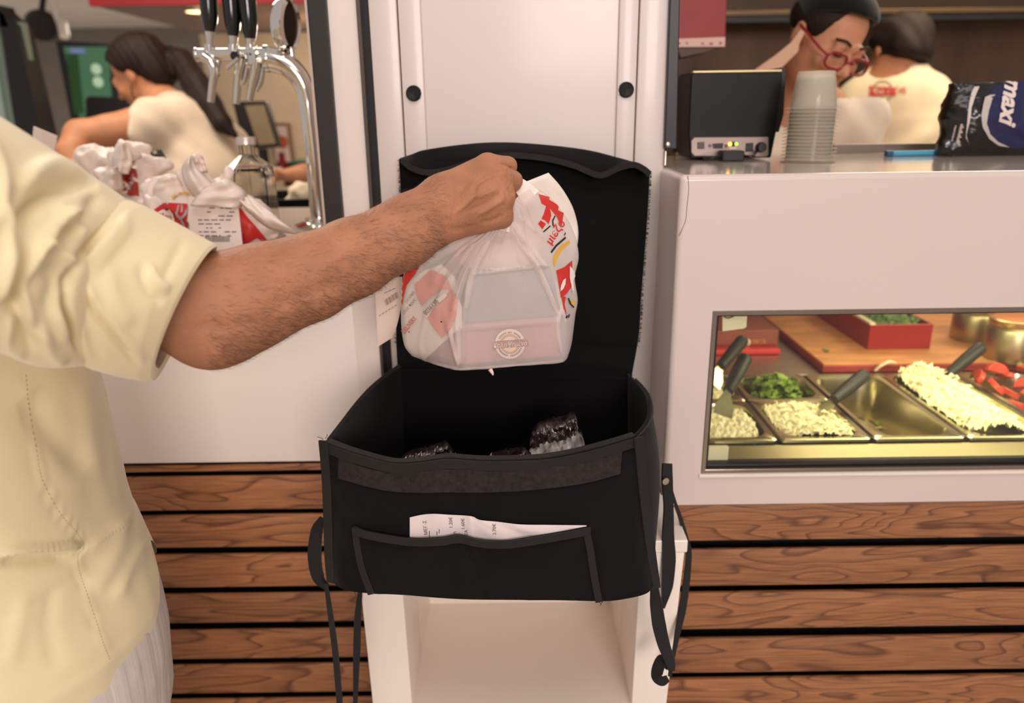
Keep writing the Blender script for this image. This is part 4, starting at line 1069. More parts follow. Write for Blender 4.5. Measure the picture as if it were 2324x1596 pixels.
M_ink = mat('ink_grey', (120, 108, 106), .7)
rt = bvh_of(rc_)
bars = []
rr_ = np.random.default_rng(3)
for row, v in enumerate(range(462, 538, 9)):
    u = 446 + row * .8
    while u < 528:
        w = 4 + rr_.random() * 12
        if rr_.random() < .62: bars.append((u, v, w, 2.6))
        u += w + 4
bcode = []; u = 466
while u < 520: w = .8 + 1.6 * rr_.random(); bcode.append((u, 536, w, 13)); u += w + 1.1
decal('receipt_lines', bars_px(bars), rt, M_ink, ba, off=.0005); decal('receipt_barcode', bars_px(bcode), rt, M_ink, ba, off=.0005)
bb = thing('takeaway_bag', 'knotted white takeaway bag with red side print behind the shoulder', 'bag', (P(290, 470, 1.46)[0], 1.46, zw))
g2_ = [[(240, 455, 44, 0), (315, 435, 48, .04), (350, 440, 30, .05)], [(250, 480, 50, 0), (330, 490, 50, 0)], [(262, 430, 30, -.03), (244, 396, 20, -.03), (262, 372, 18, -.03)], [(262, 376, 20, -.03), (284, 352, 18, -.02), (272, 336, 11, -.02)], [(282, 352, 15, -.02), (297, 362, 11, -.02)], [(318, 400, 30, .05), (345, 372, 20, .06), (372, 378, 14, .06)]]
bm_ = bagbody(bb, g2_, 1.46); tb = bvh_of(bm_)
ear(bb, ([(226, 440), (226, 402), (246, 384)], [(280, 430), (276, 402), (270, 376)]), 1.39, .02, 6.)
ear(bb, ([(256, 390), (254, 356), (268, 326)], [(292, 396), (300, 366), (288, 324)]), 1.40, .015, 7.)
ear(bb, ([(222, 470), (250, 440), (300, 450)], [(240, 500), (300, 486), (350, 500)]), 1.36, .02, 8.)
decal('red_panel', poly_px([(294, 368), (306, 364), (316, 446), (290, 442), (270, 424), (274, 396)]), tb, M_prs, bb, off=.002)
decal('panel_print', join_px(ring_px(288, 414, 10, 14, 40, 220, 14), bars_px([(280, 384, 18, 5)])), tb, M_pgrey, bb, off=.003)
bc_ = thing('takeaway_bag', 'white takeaway bag lying farthest back under the bent elbow', 'bag', (P(240, 430, 1.62)[0], 1.62, zw))
g3_ = [[(170, 395, 26, 0), (215, 372, 34, 0), (300, 368, 34, 0), (352, 378, 20, 0)], [(190, 430, 50, 0), (330, 430, 50, 0)], [(200, 360, 24, 0), (228, 344, 13, 0)], [(300, 350, 26, 0), (330, 346, 14, 0)]]
bagbody(bc_, g3_, 1.62, f=48)
pn = thing('pen_cup', 'small black holder among the white takeaway bags', 'holder', P(352, 372, 1.52))
pprism('holder_body', [(338, 346), (352, 340), (366, 364), (352, 374)], 1.53, .03, M_black, pn, bevel=.003)
pprism('holder_clip', [(345, 345), (352, 342), (355, 349), (348, 351)], 1.526, .006, M_steel, pn, bevel=.0006)

# ================================================================== SALAD CASE
M_pan = mat('pan_steel', (196, 188, 150), .22, 1., var=.04, bump=.05)
YF = 1.085
zr = P(2085, 996, YF)[2]
def X_(u, v=996): return Pz(u, v, zr)[0]
Yb3 = Pz(1930, 850, zr)[1]; Ym = Pz(1770, 910, zr)[1]
pw = X_(2197) - X_(1980)
x3 = X_(1982)
# prep table and case bed
tbx = rc      # the bed that holds the pans belongs to the display counter
x_in0 = wx0 + .004
box('case_floor', (x_in0, YC + .03, zr - .13), (XR, 2.0, zr - .12), M_steel, tbx, bevel=0)
V = [(x_in0, YC + .024, wz0 + .006), (XR, YC + .024, wz0 + .006), (XR, YF - .004, zr - .006), (x_in0, YF - .004, zr - .006), (x_in0, YF - .004, zr - .12), (XR, YF - .004, zr - .12)]
mk('front_apron', V, [(0, 1, 2, 3), (3, 2, 5, 4)], mat('apron_steel', (150, 142, 100), .3, .85, bump=.05), tbx)
box('case_shelf', (x_in0, Yb3 + .012, zr - .02), (XR, 1.98, zr - .004), M_steel, tbx, bevel=.001)
box('case_body', (XL + .03, YC + .07, 0), (XR, 1.94, zr - .14), mat('case_body', (150, 140, 125), .5), tbx, bevel=0)
box('side_lining', (XL + .019, YC + .03, zr - .14), (wx0 + .004, 1.42, ZT - .02), mat('lining_white', (225, 216, 190), .5), tbx, bevel=0)
box('corner_bracket', tuple([x_in0, YC + .022, wz0 + .008]), tuple([X_(1652, 1030) , YC + .030, P(1640, 1010, YC + .03)[2]]), mat('bracket_cream', (232, 226, 176), .5), tbx, bevel=.001)
def rrect(x0, x1, y0, y1, r, z, n=5):
    pts = []
    for cx_, cy_, a in ((x1 - r, y1 - r, 0), (x0 + r, y1 - r, 90), (x0 + r, y0 + r, 180), (x1 - r, y0 + r, 270)):
        for i in range(n + 1):
            t = math.radians(a + 90 * i / n); pts.append((cx_ + r * math.cos(t), cy_ + r * math.sin(t), z))
    return np.array(pts)
def food_pan(x0, x1, y0, y1, depth, label):
    t = thing('food_pan', label, 'food pan', ((x0 + x1) / 2, (y0 + y1) / 2, zr), 'salad pans in the glass case')
    e = .011
    rings = [rrect(x0, x1, y0, y1, .008, zr - .005), rrect(x0, x1, y0, y1, .008, zr), rrect(x0 + .003, x1 - .003, y0 + .003, y1 - .003, .008, zr + .002), rrect(x0 + e, x1 - e, y0 + e, y1 - e, .032, zr + .001), rrect(x0 + e + .002, x1 - e - .002, y0 + e + .002, y1 - e - .002, .032, zr - .006),
             rrect(x0 + e + .008, x1 - e - .008, y0 + e + .008, y1 - e - .008, .030, zr - depth + .01), rrect(x0 + e + .016, x1 - e - .016, y0 + e + .016, y1 - e - .016, .024, zr - depth)]
    loft('pan_body', rings, M_pan, t, cap0=False, cap1=True, autosm=.5)
    return t
gap = .002
xs = [x3 - 2 * pw, x3 - pw, x3, x3 + pw, x3 + 2 * pw, x3 + 3 * pw]
food_pan(xs[0], xs[1] - gap, YF, Ym - gap, .1, 'front steel pan of cream cheese salad, partly behind the left window frame')
food_pan(xs[1], xs[2] - gap, YF, Ym - gap, .1, 'small front steel pan filled with creamy white cabbage salad')
food_pan(xs[0], xs[1] - gap, Ym, Yb3, .1, 'rear steel pan at the left window frame holding cream salad')
food_pan(xs[1], xs[2] - gap, Ym, Yb3, .1, 'small rear steel pan heaped with green lettuce')
food_pan(xs[2], xs[3] - gap, YF, Yb3, .1, 'long steel pan nearly empty with a few onion shreds left')
food_pan(xs[3], xs[4] - gap, YF, Yb3, .1, 'long steel pan heaped with white shredded salad')
food_pan(xs[4], xs[5] - gap, YF, Yb3, .1, 'long steel pan of red tomato slices at the right picture edge')
R5 = np.random.default_rng(5)
def heap(name, x0, x1, y0, y1, zf, amp, m, label, cat, shred=0, sm=None, nb=46):
    hx, hy = (x1 - x0) / 2, (y1 - y0) / 2; V, Fc = [], []
    n = nb
    zfun = lambda s, t: zf(s, t) + amp * (noise.noise(Vector((s * 9, t * 9 * hy / hx, 3.1))) + .6 * noise.noise(Vector((s * 21, t * 21, 7.7))))
    for j in range(n + 1):
        for i in range(n + 1):
            s, t = -1 + 2 * i / n, -1 + 2 * j / n
            # square to rounded square
            k = 1 - .10 * (s * s) * (t * t)
            V.append((x0 + hx + hx * s * k, y0 + hy + hy * t * k, zfun(s, t)))
    for j in range(n):
        for i in range(n): a = j * (n + 1) + i; Fc.append((a, a + 1, a + n + 2, a + n + 1))
    for _ in range(shred):
        s, t = R5.uniform(-.92, .92, 2); p = np.array([x0 + hx + hx * s, y0 + hy + hy * t, zfun(s, t) + .002]); a = R5.uniform(0, 6.28); L = R5.uniform(.008, .022); w = R5.uniform(.0012, .0026)
        d = np.array([math.cos(a), math.sin(a), R5.uniform(-.2, .45)]); q = np.array([-d[1], d[0], 0]); b = len(V); c1 = np.array([0, 0, R5.uniform(-.001, .004)])
        for f in (-.5, 0, .5):
            m_ = p + d * L * f + c1 * (1 - abs(2 * f)); V += [tuple(m_ + q * w), tuple(m_ + [0, 0, w * 1.2]), tuple(m_ - q * w)]
        for k in (0, 1):
            o = b + 3 * k; Fc += [(o, o + 1, o + 4, o + 3), (o + 1, o + 2, o + 5, o + 4)]
    o = mk(name, V, Fc, m, None, smooth=True); setp(o, label, cat, kind='stuff'); return o
M_slaw = mat('slaw_cream', (246, 238, 190), .55, var=.08, vscale=60, bump=.4, bscale=160, sub=.1)
M_cab = mat('cabbage_cream', (246, 238, 192), .55, var=.12, vscale=80, bump=.5, bscale=200, sub=.1)
e = .020
heap('cream_salad', xs[0] + e, xs[1] - e, YF + e, Ym - e, lambda s, t: zr - .006 + .008 * (1 - t * t), .008, M_slaw, 'pale cream salad in the pan by the left window frame', 'salad')
heap('cabbage_salad', xs[1] + e * .8, xs[2] - e * .8, YF + e * .8, Ym - e * .8, lambda s, t: zr - .004 + .008 * (1 - s * s), .008, M_slaw, 'creamy chopped cabbage salad in the small front pan', 'salad', 90)
heap('cream_salad', xs[0] + e, xs[1] - e, Ym + e, Yb3 - e, lambda s, t: zr - .012, .010, M_slaw, 'pale cream salad in the rear pan by the left window frame', 'salad')
heap('shredded_salad', xs[3] + e * .8, xs[4] - e * .8, YF + e * .8, Yb3 - e * .8, lambda s, t: zr + .0 + .016 * (1 - s * s) - .016 * max(0, s) + .012 * max(0, t), .013, M_cab, 'white shredded cabbage heaped in the long pan with black spatula', 'salad', 240, nb=60)
heap('onion_juice', xs[2] + e, xs[3] - e, YF + e, Yb3 - e, lambda s, t: zr - .088, .003, mat('juice', (168, 150, 112), .25), 'thin cloudy juice at the bottom of the nearly empty pan', 'salad', 0, nb=20)
# lettuce leaves
V, Fc = [], []
for i in range(90):
    s, t = R5.uniform(-1, 1, 2); cx_ = (xs[1] + xs[2]) / 2 + s * (pw / 2 - .035); cy_ = (Ym + Yb3) / 2 + t * ((Yb3 - Ym) / 2 - .028); cz = zr - .03 + .05 * (1 - .6 * s * s - .5 * t * t) * R5.uniform(.5, 1.1)
    a = R5.uniform(0, 6.28); L = R5.uniform(.018, .034); w = L * R5.uniform(.28, .5); tilt = R5.uniform(-.5, .9); b = len(V); cu_ = R5.uniform(.2, 1.)
    d = np.array([math.cos(a) * math.cos(tilt), math.sin(a) * math.cos(tilt), math.sin(tilt)]); q = np.array([-math.sin(a), math.cos(a), 0]); up = np.cross(d, q)
    for f in range(6):
        x = f / 5; ww = w * math.sin(math.pi * (.08 + .9 * x)) ; pp = np.array([cx_, cy_, cz]) + d * L * (x - .5) - up * cu_ * L * (x - .5) ** 2
        for g in (-1, -.3, .3, 1): V.append(tuple(pp + q * ww * g + up * (.004 * math.sin(f * 2.3 + g * 3 + i) + .003 * abs(g))))
    for f in range(5):
        for g in range(3): o = b + f * 4 + g; Fc.append((o, o + 1, o + 5, o + 4))
o = mk('lettuce_leaves', V, Fc, mat('lettuce_green', (128, 158, 54), .5, var=.4, vscale=40, sub=.1), None, smooth=True); setp(o, 'chopped green lettuce leaves heaped in the small rear pan', 'lettuce', kind='stuff')
# onion shreds in the nearly empty pan
M_on = mat('onion', (226, 206, 166), .4, sub=.1)
ORD = ['first', 'second', 'third', 'fourth', 'fifth', 'sixth', 'seventh', 'eighth', 'ninth', 'tenth', 'eleventh', 'twelfth', 'thirteenth', 'fourteenth', 'fifteenth', 'sixteenth']
for i, (u, v) in enumerate(sorted([(2000, 955), (2018, 945), (2030, 968), (2042, 978), (2062, 975), (2110, 972), (2072, 940), (1990, 948), (2008, 965), (2052, 962), (2130, 970), (2090, 985)])):
    p = Pz(u, v, zr - .083); a = R5.uniform(0, 3.1); L = .022 + .016 * R5.random(); d = np.array([math.cos(a), math.sin(a), 0]); q = np.array([-d[1], d[0], 0])
    o = tube('onion_shred', [p - d * L, p + q * .008 * (1 if i % 2 else -1), p + d * L + [0, 0, .004]], [.0012, .0028, .0012], M_on, None, seg=6, n=8)
    setp(o, '%s thin onion shred from the left in the nearly empty steel pan' % ORD[i], 'onion', 'onion shreds in the nearly empty pan')
p = P(1990, 845, Yb3 + .01); p[2] = zr + .004
o = tube('onion_ring', [p + [-.004, 0, 0], p + [.004, -.004, .012], p + [.02, -.004, .02], p + [.034, 0, .016]], [.003, .0035, .003], M_on, None, seg=8, n=12)
setp(o, 'curled onion strip standing on the back rim between two long pans', 'onion')
for i, (u, v) in enumerate([(2040, 920), (1992, 962)]):
    p = Pz(u, v, zr - .08); o = mk('herb_leaf', [p + [-.006, 0, 0], p + [0, -.005, .002], p + [.007, 0, 0], p + [0, .006, .003]], [(0, 1, 2, 3)], MATS['lettuce_green'], None, solid=.0008)
    setp(o, ['dark green herb scrap in the middle of the nearly empty pan', 'green herb scrap near the front left corner of the nearly empty pan'][i], 'herb')
# tomato slices
M_tom = mat('tomato_red', (196, 70, 44), .35, var=.2, vscale=50, sub=.1); M_tomin = mat('tomato_flesh', (214, 104, 72), .4, var=.2, vscale=60)
V0 = []
r1 = [np.array([.024 * math.cos(t), .020 * math.sin(t), z]) for z in (0, .010) for t in np.linspace(0, math.pi, 12)]
n_ = 12
tf = [tuple(range(n_ - 1, -1, -1)), tuple(range(n_, 2 * n_))] + [(i, i + 1, n_ + i + 1, n_ + i) for i in range(n_ - 1)] + [(n_ - 1, 0, n_, 2 * n_ - 1)]
tom = None
k = 0
for j in range(4):
    for i in range(4):
        x = xs[4] + .03 + .032 * i; y = Yb3 - .03 - .055 * j; z = zr - .016 + .014 * ((i + j) % 2) + .012 * (j == 0)
        if tom is None:
            tom = mk('tomato_slice', r1, tf, M_tom, None, bevel=.0012); o = tom
        else:
            o = tom.copy(); COL.objects.link(o)
        o.location = (x, y, z); o.rotation_euler = (R5.uniform(.2, 1.2), R5.uniform(-.5, .5), R5.uniform(0, 6.28))
        setp(o, 'red tomato slice, %s row and %s column of the heap in the tomato pan' % (['rearmost', 'second', 'third', 'front'][j], ['leftmost', 'second', 'third', 'rightmost'][i]), 'tomato', 'tomato slices in the rightmost pan'); k += 1
# serving utensils
M_uh = mat('utensil_black', (34, 32, 24), .5)
def utensil(label, h0, h1, b1, Y0, Y1, Y2, bw=.017):
    a, b, c = P(*h0, Y0), P(*h1, Y1), P(*b1, Y2)
    t = thing('serving_spatula', label, 'spatula', b)
    tube('handle', [a, a + (b - a) * .04, a + (b - a) * .5, b], [.009, .0125, .0125, .0095], M_uh, t, seg=14, n=12)
    d = c - b; side = np.cross(unit(d), [0, 1, 0]); side = unit(side); n_ = np.cross(unit(d), side)
    ribbon('blade', [b - d * .05, b + d * .25, b + d * .6, c], [.010, .018, 2 * bw, 2 * bw], n_, M_pan, t, thick=.0016, n=14)
utensil('black handled spatula highest at the left window frame', (1686, 772), (1636, 832), (1618, 872), 1.36, 1.30, 1.27)
utensil('black handled spatula leaning beside the lettuce at the left frame', (1692, 812), (1652, 888), (1640, 944), 1.20, 1.14, 1.115)
utensil('black handled spatula dipped in the cabbage salad in the small pan', (1962, 850), (1892, 908), (1868, 940), 1.26, 1.20, 1.18)
utensil('black handled spatula standing in the white shredded salad', (2226, 788), (2150, 852), (2126, 878), 1.36, 1.32, 1.30)
# cutting board
Ybd = Yb3 + .02
zb0 = zr - .003; zb1 = P(2000, 826, Ybd)[2]
xb0 = P(1868, 828, Ybd)[0]
cb = thing('cutting_board', 'thick wooden cutting board with red edges behind the salad pans', 'cutting board', (1.1, Ybd, zb0))
box('board_edge', (xb0, Ybd, zb0), (XR, 1.96, zb1 - .002), mat('board_red', (150, 52, 44), .45), cb, bevel=.003)
box('board_top', (xb0 + .003, Ybd + .003, zb1 - .003), (XR, 1.957, zb1), mat('board_wood', (202, 138, 78), .5, var=.25, vscale=9, stretch=(1, 4, 4)), cb, bevel=.001)
o = mk('herb_leaf', [Pz(1876, 795, zb1 + .003) + np.array(q) for q in ((-.004, -.01, 0), (.004, -.008, .002), (.005, .01, 0), (-.003, .012, .002))], [(0, 1, 2, 3)], MATS['lettuce_green'], None, solid=.0008); setp(o, 'small green herb scrap lying alone on the cutting board', 'herb')
# red tray of herbs
p = Pz(1968, 794, zb1); x0 = p[0]; y0 = p[1]; x1 = Pz(2092, 782, zb1)[0]; zt = P(1972, 738, y0)[2]; y1 = min(y0 + .30, 1.93)
ht = thing('herb_tray', 'deep red tray of chopped green herbs on the cutting board', 'tray', (x0, y0, zb1))
M_tr = mat('tray_red', (146, 36, 30), .35)
box('tray_front', (x0, y0, zb1), (x1, y0 + .006, zt), M_tr, ht, bevel=.001); box('tray_side', (x0, y0 + .006, zb1), (x0 + .006, y1, zt), M_tr, ht, bevel=.001)
box('tray_side', (x1 - .006, y0 + .006, zb1), (x1, y1, zt), M_tr, ht, bevel=.001); box('tray_back', (x0, y1, zb1), (x1, y1 + .006, zt), M_tr, ht, bevel=.001)
box('tray_bottom', (x0 + .006, y0 + .006, zb1), (x1 - .006, y1, zb1 + .006), M_tr, ht, bevel=0)
box('tray_rim', (x0 - .002, y0 - .002, zt), (x0 + .010, y1 + .006, zt + .005), mat('rim_cream', (226, 214, 170), .4), ht, bevel=.001)
heap('chopped_herbs', x0 + .008, x1 - .008, y0 + .008, y1 - .004, lambda s, t: zt - .008 + .018 * (1 - s * s) * (.6 + .4 * t), .012, mat('herb_green', (92, 120, 46), .6, var=.5, vscale=70), 'chopped green herbs piled in the red tray', 'herbs', 300, nb=30)
# seasoning shakers
def jar(label, u, v, rp, vt):
    p = Pz(u, v, zb1); s_ = np.linalg.norm(p - CAM) / F_PX / 1.03; r = rp * s_; h = P(u, vt, p[1])[2] - zb1
    t = thing('shaker', label, 'shaker', p)
    lathe('jar_body', [(0, 0), (r * .97, 0), (r, .004), (r, h * .72), (r * .93, h * .78), (r * .95, h * .80), (r * .91, h * .83), (r * .95, h * .86)], p, mat('jar_steel', (176, 164, 124), .38, 1.), t)
    lathe('lid', [(r * .95, h * .85), (r * .97, h * .87), (r * .97, h * .97), (r * .9, h), (0, h)], p, mat('jar_lid', (190, 160, 104), .25, .8), t)
    lathe('seasoning_top', [(r * .86, h * 1.0), (r * .82, h * 1.012), (0, h * 1.02)], p, mat('spice_orange', (196, 120, 58), .6), t)
jar('steel shaker with orange spiced lid standing nearer on the board', 2286, 812, 43, 722)
jar('steel shaker standing farther back beside the red tray', 2206, 768, 40, 690)
# brown box, red folder and hanging card at the left
Yx = 1.56
bx = thing('cardboard_box', 'low brown box with small printed label at the left of the case', 'box', P(1700, 805, Yx))
z0_ = zr - .003
p0, p1 = P(1600, 800, Yx), P(1764, 795, Yx); zt_ = P(1700, 750, Yx)[2]; zbt = z0_ + .012
box('box_body', (p0[0], Yx, zbt), (p1[0], Yx + .16, zt_), mat('box_brown', (140, 74, 52), .55), bx, bevel=.002)
bvx = bvh_of(bx.children[0])
decal('box_label', ring_px(1697, 776, 0.1, 7, n=14), bvx, mat('label_white', (222, 205, 170), .5), bx, off=.001)
decal('box_lettering', text_px('ΠΙΤΑ', 1708, 781, 13, -2, bold=.03), bvx, mat('label_orange', (206, 140, 70), .5), bx, off=.001)
rf = setp(box('red_folder', (p0[0], Yx - .03, z0_), (p1[0] - .004, Yx + .15, z0_ + .0115), mat('folder_red', (196, 48, 38), .4), None, bevel=.002), 'flat red folder lying under the brown box', 'folder')
rl = setp(box('red_carton', (p0[0] + .01, Yx + .17, z0_), (p1[0] - .01, Yx + .34, zt_ + .03), mat('carton_darkred', (128, 30, 26), .5), None, bevel=.002), 'dark red carton standing behind the brown box', 'carton')
hk = thing('price_card', 'small white card hung inside the top left of the case window', 'card', P(1665, 730, 1.13))
pprism('card', [(1640, 716), (1696, 708), (1694, 742), (1688, 746), (1640, 752)], 1.13, .002, mat('card_cream', (240, 234, 190), .5), hk)
p = P(1650, 712, 1.132); tube('string', [p, [p[0], 1.132, ZT - .018]], .0008, M_black, hk, seg=5)
tube('string', [P(1638, 712, 1.12), P(1650, 722, 1.12), P(1668, 716, 1.125), P(1676, 704, 1.13)], .001, M_black, hk, seg=5, n=14)

# ================================================================== ON THE DISPLAY COUNTER
# receipt printer
Yp = 1.30
pr = thing('receipt_printer', 'black receipt printer with ports and lit green and orange lights', 'printer', P(1660, 360, Yp))
M_prn = mat('printer_black', (14, 12, 12), .42, spec=.25)
def PZ(u, v, Y): 
    p = P(u, v, Y); p[2] = max(p[2], ZT + .003); return p
prism('housing', [PZ(u, v, Yp) for u, v in [(1567, 360), (1562, 300), (1568, 170), (1573, 163), (1770, 159), (1776, 166), (1774, 200), (1764, 290), (1750, 360)]], .10, M_prn, pr, bevel=.0025)
prism('side_cover', [PZ(u, v, Yp + .012) for u, v in [(1770, 158), (1777, 152), (1784, 158), (1779, 260), (1768, 300), (1762, 300)]], .085, M_black, pr, bevel=.001)
pprism('top_highlight', [(1571, 166), (1573, 161), (1775, 157), (1776, 164)], Yp - .004, .012, mat('printer_highlight', (196, 178, 136), .3, .85), pr, bevel=.0015)  # cream metallic strip standing in for the highlight along the top
pprism('port_plate', [(1569, 320), (1576, 312), (1744, 311), (1744, 352), (1738, 356), (1576, 354), (1569, 346)], Yp - .002, .004, mat('plate_grey', (158, 138, 130), .4, .4), pr, bevel=.0008)
for nm, q, m in (('usb_port', [(1583, 323), (1599, 322), (1599, 338), (1583, 338)], mat('port_grey', (98, 84, 80), .5)), ('serial_port', [(1617, 326), (1642, 325), (1640, 337), (1619, 337)], M_black), ('network_port', [(1693, 325), (1710, 324), (1710, 344), (1692, 345)], M_black), ('port_label', [(1656, 334), (1671, 333), (1671, 339), (1656, 340)], mat('label_pale', (214, 198, 186), .5)), ('light_recess', [(1661, 322), (1668, 322), (1668, 333), (1661, 333)], M_black)):
    pprism(nm, q, Yp - .0035, .003, m, pr, bevel=.0004)
lathe('port_ring', [(5 * .0007, .0), (8 * .0007, .0), (8 * .0007, .001), (5 * .0007, .001)], P(1591, 331, Yp - .0035), MATS['port_grey'], pr, axis=(0, -1, 0), seg=16)
for u in (1611, 1648): lathe('port_screw', [(0, .002), (.0028, .002), (.003, 0)], P(u, 331, Yp - .002), mat('screw_brown', (92, 76, 70), .4, .6), pr, axis=(0, -1, 0), seg=10)
lathe('cable_plug', [(0, .014), (.007, .014), (.0085, .010), (.0085, 0)], P(1725, 334, Yp - .002), M_black, pr, axis=(0, -1, 0), seg=20)
lathe('status_light', [(0, .003), (.0022, .002), (.0028, 0)], P(1657, 327, Yp - .003), mat('led_orange', (255, 190, 60), .4, emit=(255, 170, 40), es=9), pr, axis=(0, -1, 0), seg=14)
lathe('status_light', [(0, .003), (.0022, .002), (.0028, 0)], P(1671, 327, Yp - .003), mat('led_green', (140, 210, 60), .4, emit=(130, 205, 40), es=3.5), pr, axis=(0, -1, 0), seg=14)
# power adapter block and cables
ad = thing('cable_adapter', 'small black adapter block lying in front of the receipt printer', 'adapter', Pz(1664, 367, ZT))
pa = Pz(1664, 367, ZT)
box('adapter_body', (pa[0] - .0185, pa[1], ZT + .0005), (pa[0] + .0185, pa[1] + .03, ZT + .0175), mat('adapter_black', (26, 23, 22), .5), ad, bevel=.002)
tube('adapter_cable', [pa + [-.017, .014, .008], Pz(1600, 360, ZT + .004), Pz(1575, 348, ZT + .004), Pz(1545, 342, ZT + .006), Pz(1528, 342, ZT + .004)], .0024, M_black, ad, seg=8, n=24)
tube('adapter_cable', [pa + [.017, .016, .009], Pz(1706, 356, ZT + .008), P(1716, 344, Yp - .012), P(1722, 338, Yp - .010)], .0026, M_black, ad, seg=8, n=18)
wc = tube('white_cable', [Pz(1536, 350, ZT + .003), Pz(1575, 352, ZT + .003), Pz(1610, 352, ZT + .003), Pz(1640, 346, ZT + .004), Pz(1652, 346, ZT + .003)], .0032, mat('cable_white', (206, 190, 176), .5), None, seg=8, n=24)
setp(wc, 'flat pale cable lying on the counter left of the black adapter', 'cable')
# dark mill behind the post
ml = thing('pepper_mill', 'slim dark jar with glittering top beside the black window post', 'jar', Pz(1549, 346, ZT))
pm = Pz(1549, 346, ZT); hm = P(1543, 226, pm[1])[2] - ZT
lathe('jar_body', [(0, 0), (.017, 0), (.018, .01), (.016, hm * .5), (.0165, hm * .8), (.015, hm * .86)], pm, mat('mill_brown', (58, 44, 32), .3), ml)
lathe('jar_top', [(.015, hm * .86), (.014, hm * .95), (.009, hm), (0, hm)], pm, mat('mill_top', (150, 128, 88), .2, .8, bump=.8, bscale=500), ml)
# nested upside-down plastic cups
pc = Pz(1832, 369, ZT); mpx = np.linalg.norm(pc - CAM) / F_PX / 1.03
M_cup = film_mat('clear_cup', (244, 236, 218), .26, .45, .10)
R_ = 55 * mpx; pitch = 7.2 * mpx; Hc = 66 * mpx + pitch
prof = [(R_, 0), (R_ * 1.0, .0018), (R_ * .93, .0022), (R_ * .83, .004), (R_ * .79, Hc * .3), (R_ * .67, Hc * .96), (R_ * .64, Hc), (0, Hc), (0, Hc - .001), (R_ * .63, Hc - .001), (R_ * .78, Hc * .3), (R_ * .82, .003), (R_ * .93, .0010)]
cup0 = lathe('plastic_cup', prof, pc, M_cup, None, seg=36); 
setp(cup0, 'clear plastic cup at the bottom of the upside-down stack, rim on the counter', 'cup', 'nested plastic cups beside the printer')
NC = 16
for i in range(1, NC):
    c = cup0.copy(); COL.objects.link(c); c.location = (0.0006 * math.sin(i * 2.1), 0.0005 * math.cos(i * 1.7), pitch * i)
    c['label'] = '%s clear cup up from the counter in the upside-down nested stack' % ORD[i]
    if i == NC - 1: c['label'] = 'clear plastic cup on top of the upside-down stack, whole side visible'
# steel upstand along the back edge, blue pen
us = setp(box('steel_upstand', (P(1890, 340, 1.44)[0], 1.435, ZT + .0005), (XR, 1.445, P(2000, 326, 1.44)[2]), mat('upstand_steel', (150, 134, 122), .3, .7), None, bevel=.001), 'low steel upstand along the rear edge of the display counter', 'upstand')
pen = thing('pen', 'light blue pen lying in front of the steel upstand', 'pen', P(2070, 348, 1.42))
a, b = Pz(2012, 349, ZT + .0052), Pz(2165, 346, ZT + .0052)
tube('pen_barrel', [a, a + (b - a) * .06, b], [.0032, .0048, .0048], mat('pen_blue', (74, 150, 184), .4), pen, seg=12)
tube('pen_cap', [a - (b - a) * .01, a + (b - a) * .08], .0056, mat('pen_cap_blue', (44, 84, 110), .4), pen, seg=12)
# black printed bag at the picture edge
mxb = thing('printed_bag', 'black plastic bag with blue badge and white lettering at the counter edge', 'bag', Pz(2230, 362, ZT))
Ymx = Pz(2150, 357, ZT)[1] + .02
Lf = [(2166, 189), (2158, 225), (2148, 258), (2145, 300), (2132, 350)]
def mx(s, t):
    l = interp_px(Lf, t); top = 189 - 7 * s + 3 * math.sin(s * 9); u = l[0] + s * (2430 - l[0]); v = l[1] + s * (-8 * (1 - t) + 22 * t)
    bul = .030 * (math.sin(math.pi * min(1, s * 1.6 + .02)) ** .6 if s < .3 else 1) * math.sin(math.pi * (.08 + .84 * t)) ** .8
    cr = .004 * noise.noise(Vector((s * 5, t * 7, 1.3))) + .002 * noise.noise(Vector((s * 16, t * 14, 4.)))
    p = P(u, v, Ymx - bul - cr); p[2] = max(p[2], ZT + .001); return p
nu, nv = 60, 36
V = [mx(i / (nu - 1), j / (nv - 1)) for j in range(nv) for i in range(nu)]
fo = [(j * nu + i, j * nu + i + 1, (j + 1) * nu + i + 1, (j + 1) * nu + i) for j in range(nv - 1) for i in range(nu - 1)]
Vb = [np.array([p[0], 2 * Ymx + .012 - p[1], p[2]]) for p in V]
fb = [tuple(nu * nv + i for i in reversed(f)) for f in fo]
rim = [j * nu for j in range(nv)] + [(nv - 1) * nu + i for i in range(1, nu)] + [j * nu + nu - 1 for j in range(nv - 2, -1, -1)] + [i for i in range(nu - 2, 0, -1)]
fr_ = [(rim[i], rim[(i + 1) % len(rim)], nu * nv + rim[(i + 1) % len(rim)], nu * nv + rim[i]) for i in range(len(rim))]
mxo = mk('bag_film', np.vstack([V, Vb]), fo + fb + fr_, mat('film_black', (18, 15, 14), .22, coat=.3, bump=.3, bscale=40), mxb, smooth=True, autosm=1.2)
tb = bvh_of(mxo)
badge = [(2240, 219), (2256, 200), (2275, 190), (2340, 183), (2340, 330), (2305, 338), (2284, 334), (2258, 320), (2242, 298), (2236, 270), (2238, 240)]
decal('badge', poly_px(badge), tb, mat('badge_blue', (34, 34, 74), .3), mxb, off=.0012)
decal('badge_rim', poly_px([(2234, 221), (2246, 217), (2257, 216), (2250, 226), (2242, 255), (2238, 280), (2246, 304), (2264, 321), (2290, 334), (2266, 330), (2244, 314), (2229, 288), (2226, 262), (2230, 238)]), tb, mat('badge_silver', (190, 178, 172), .4), mxb, off=.0018)
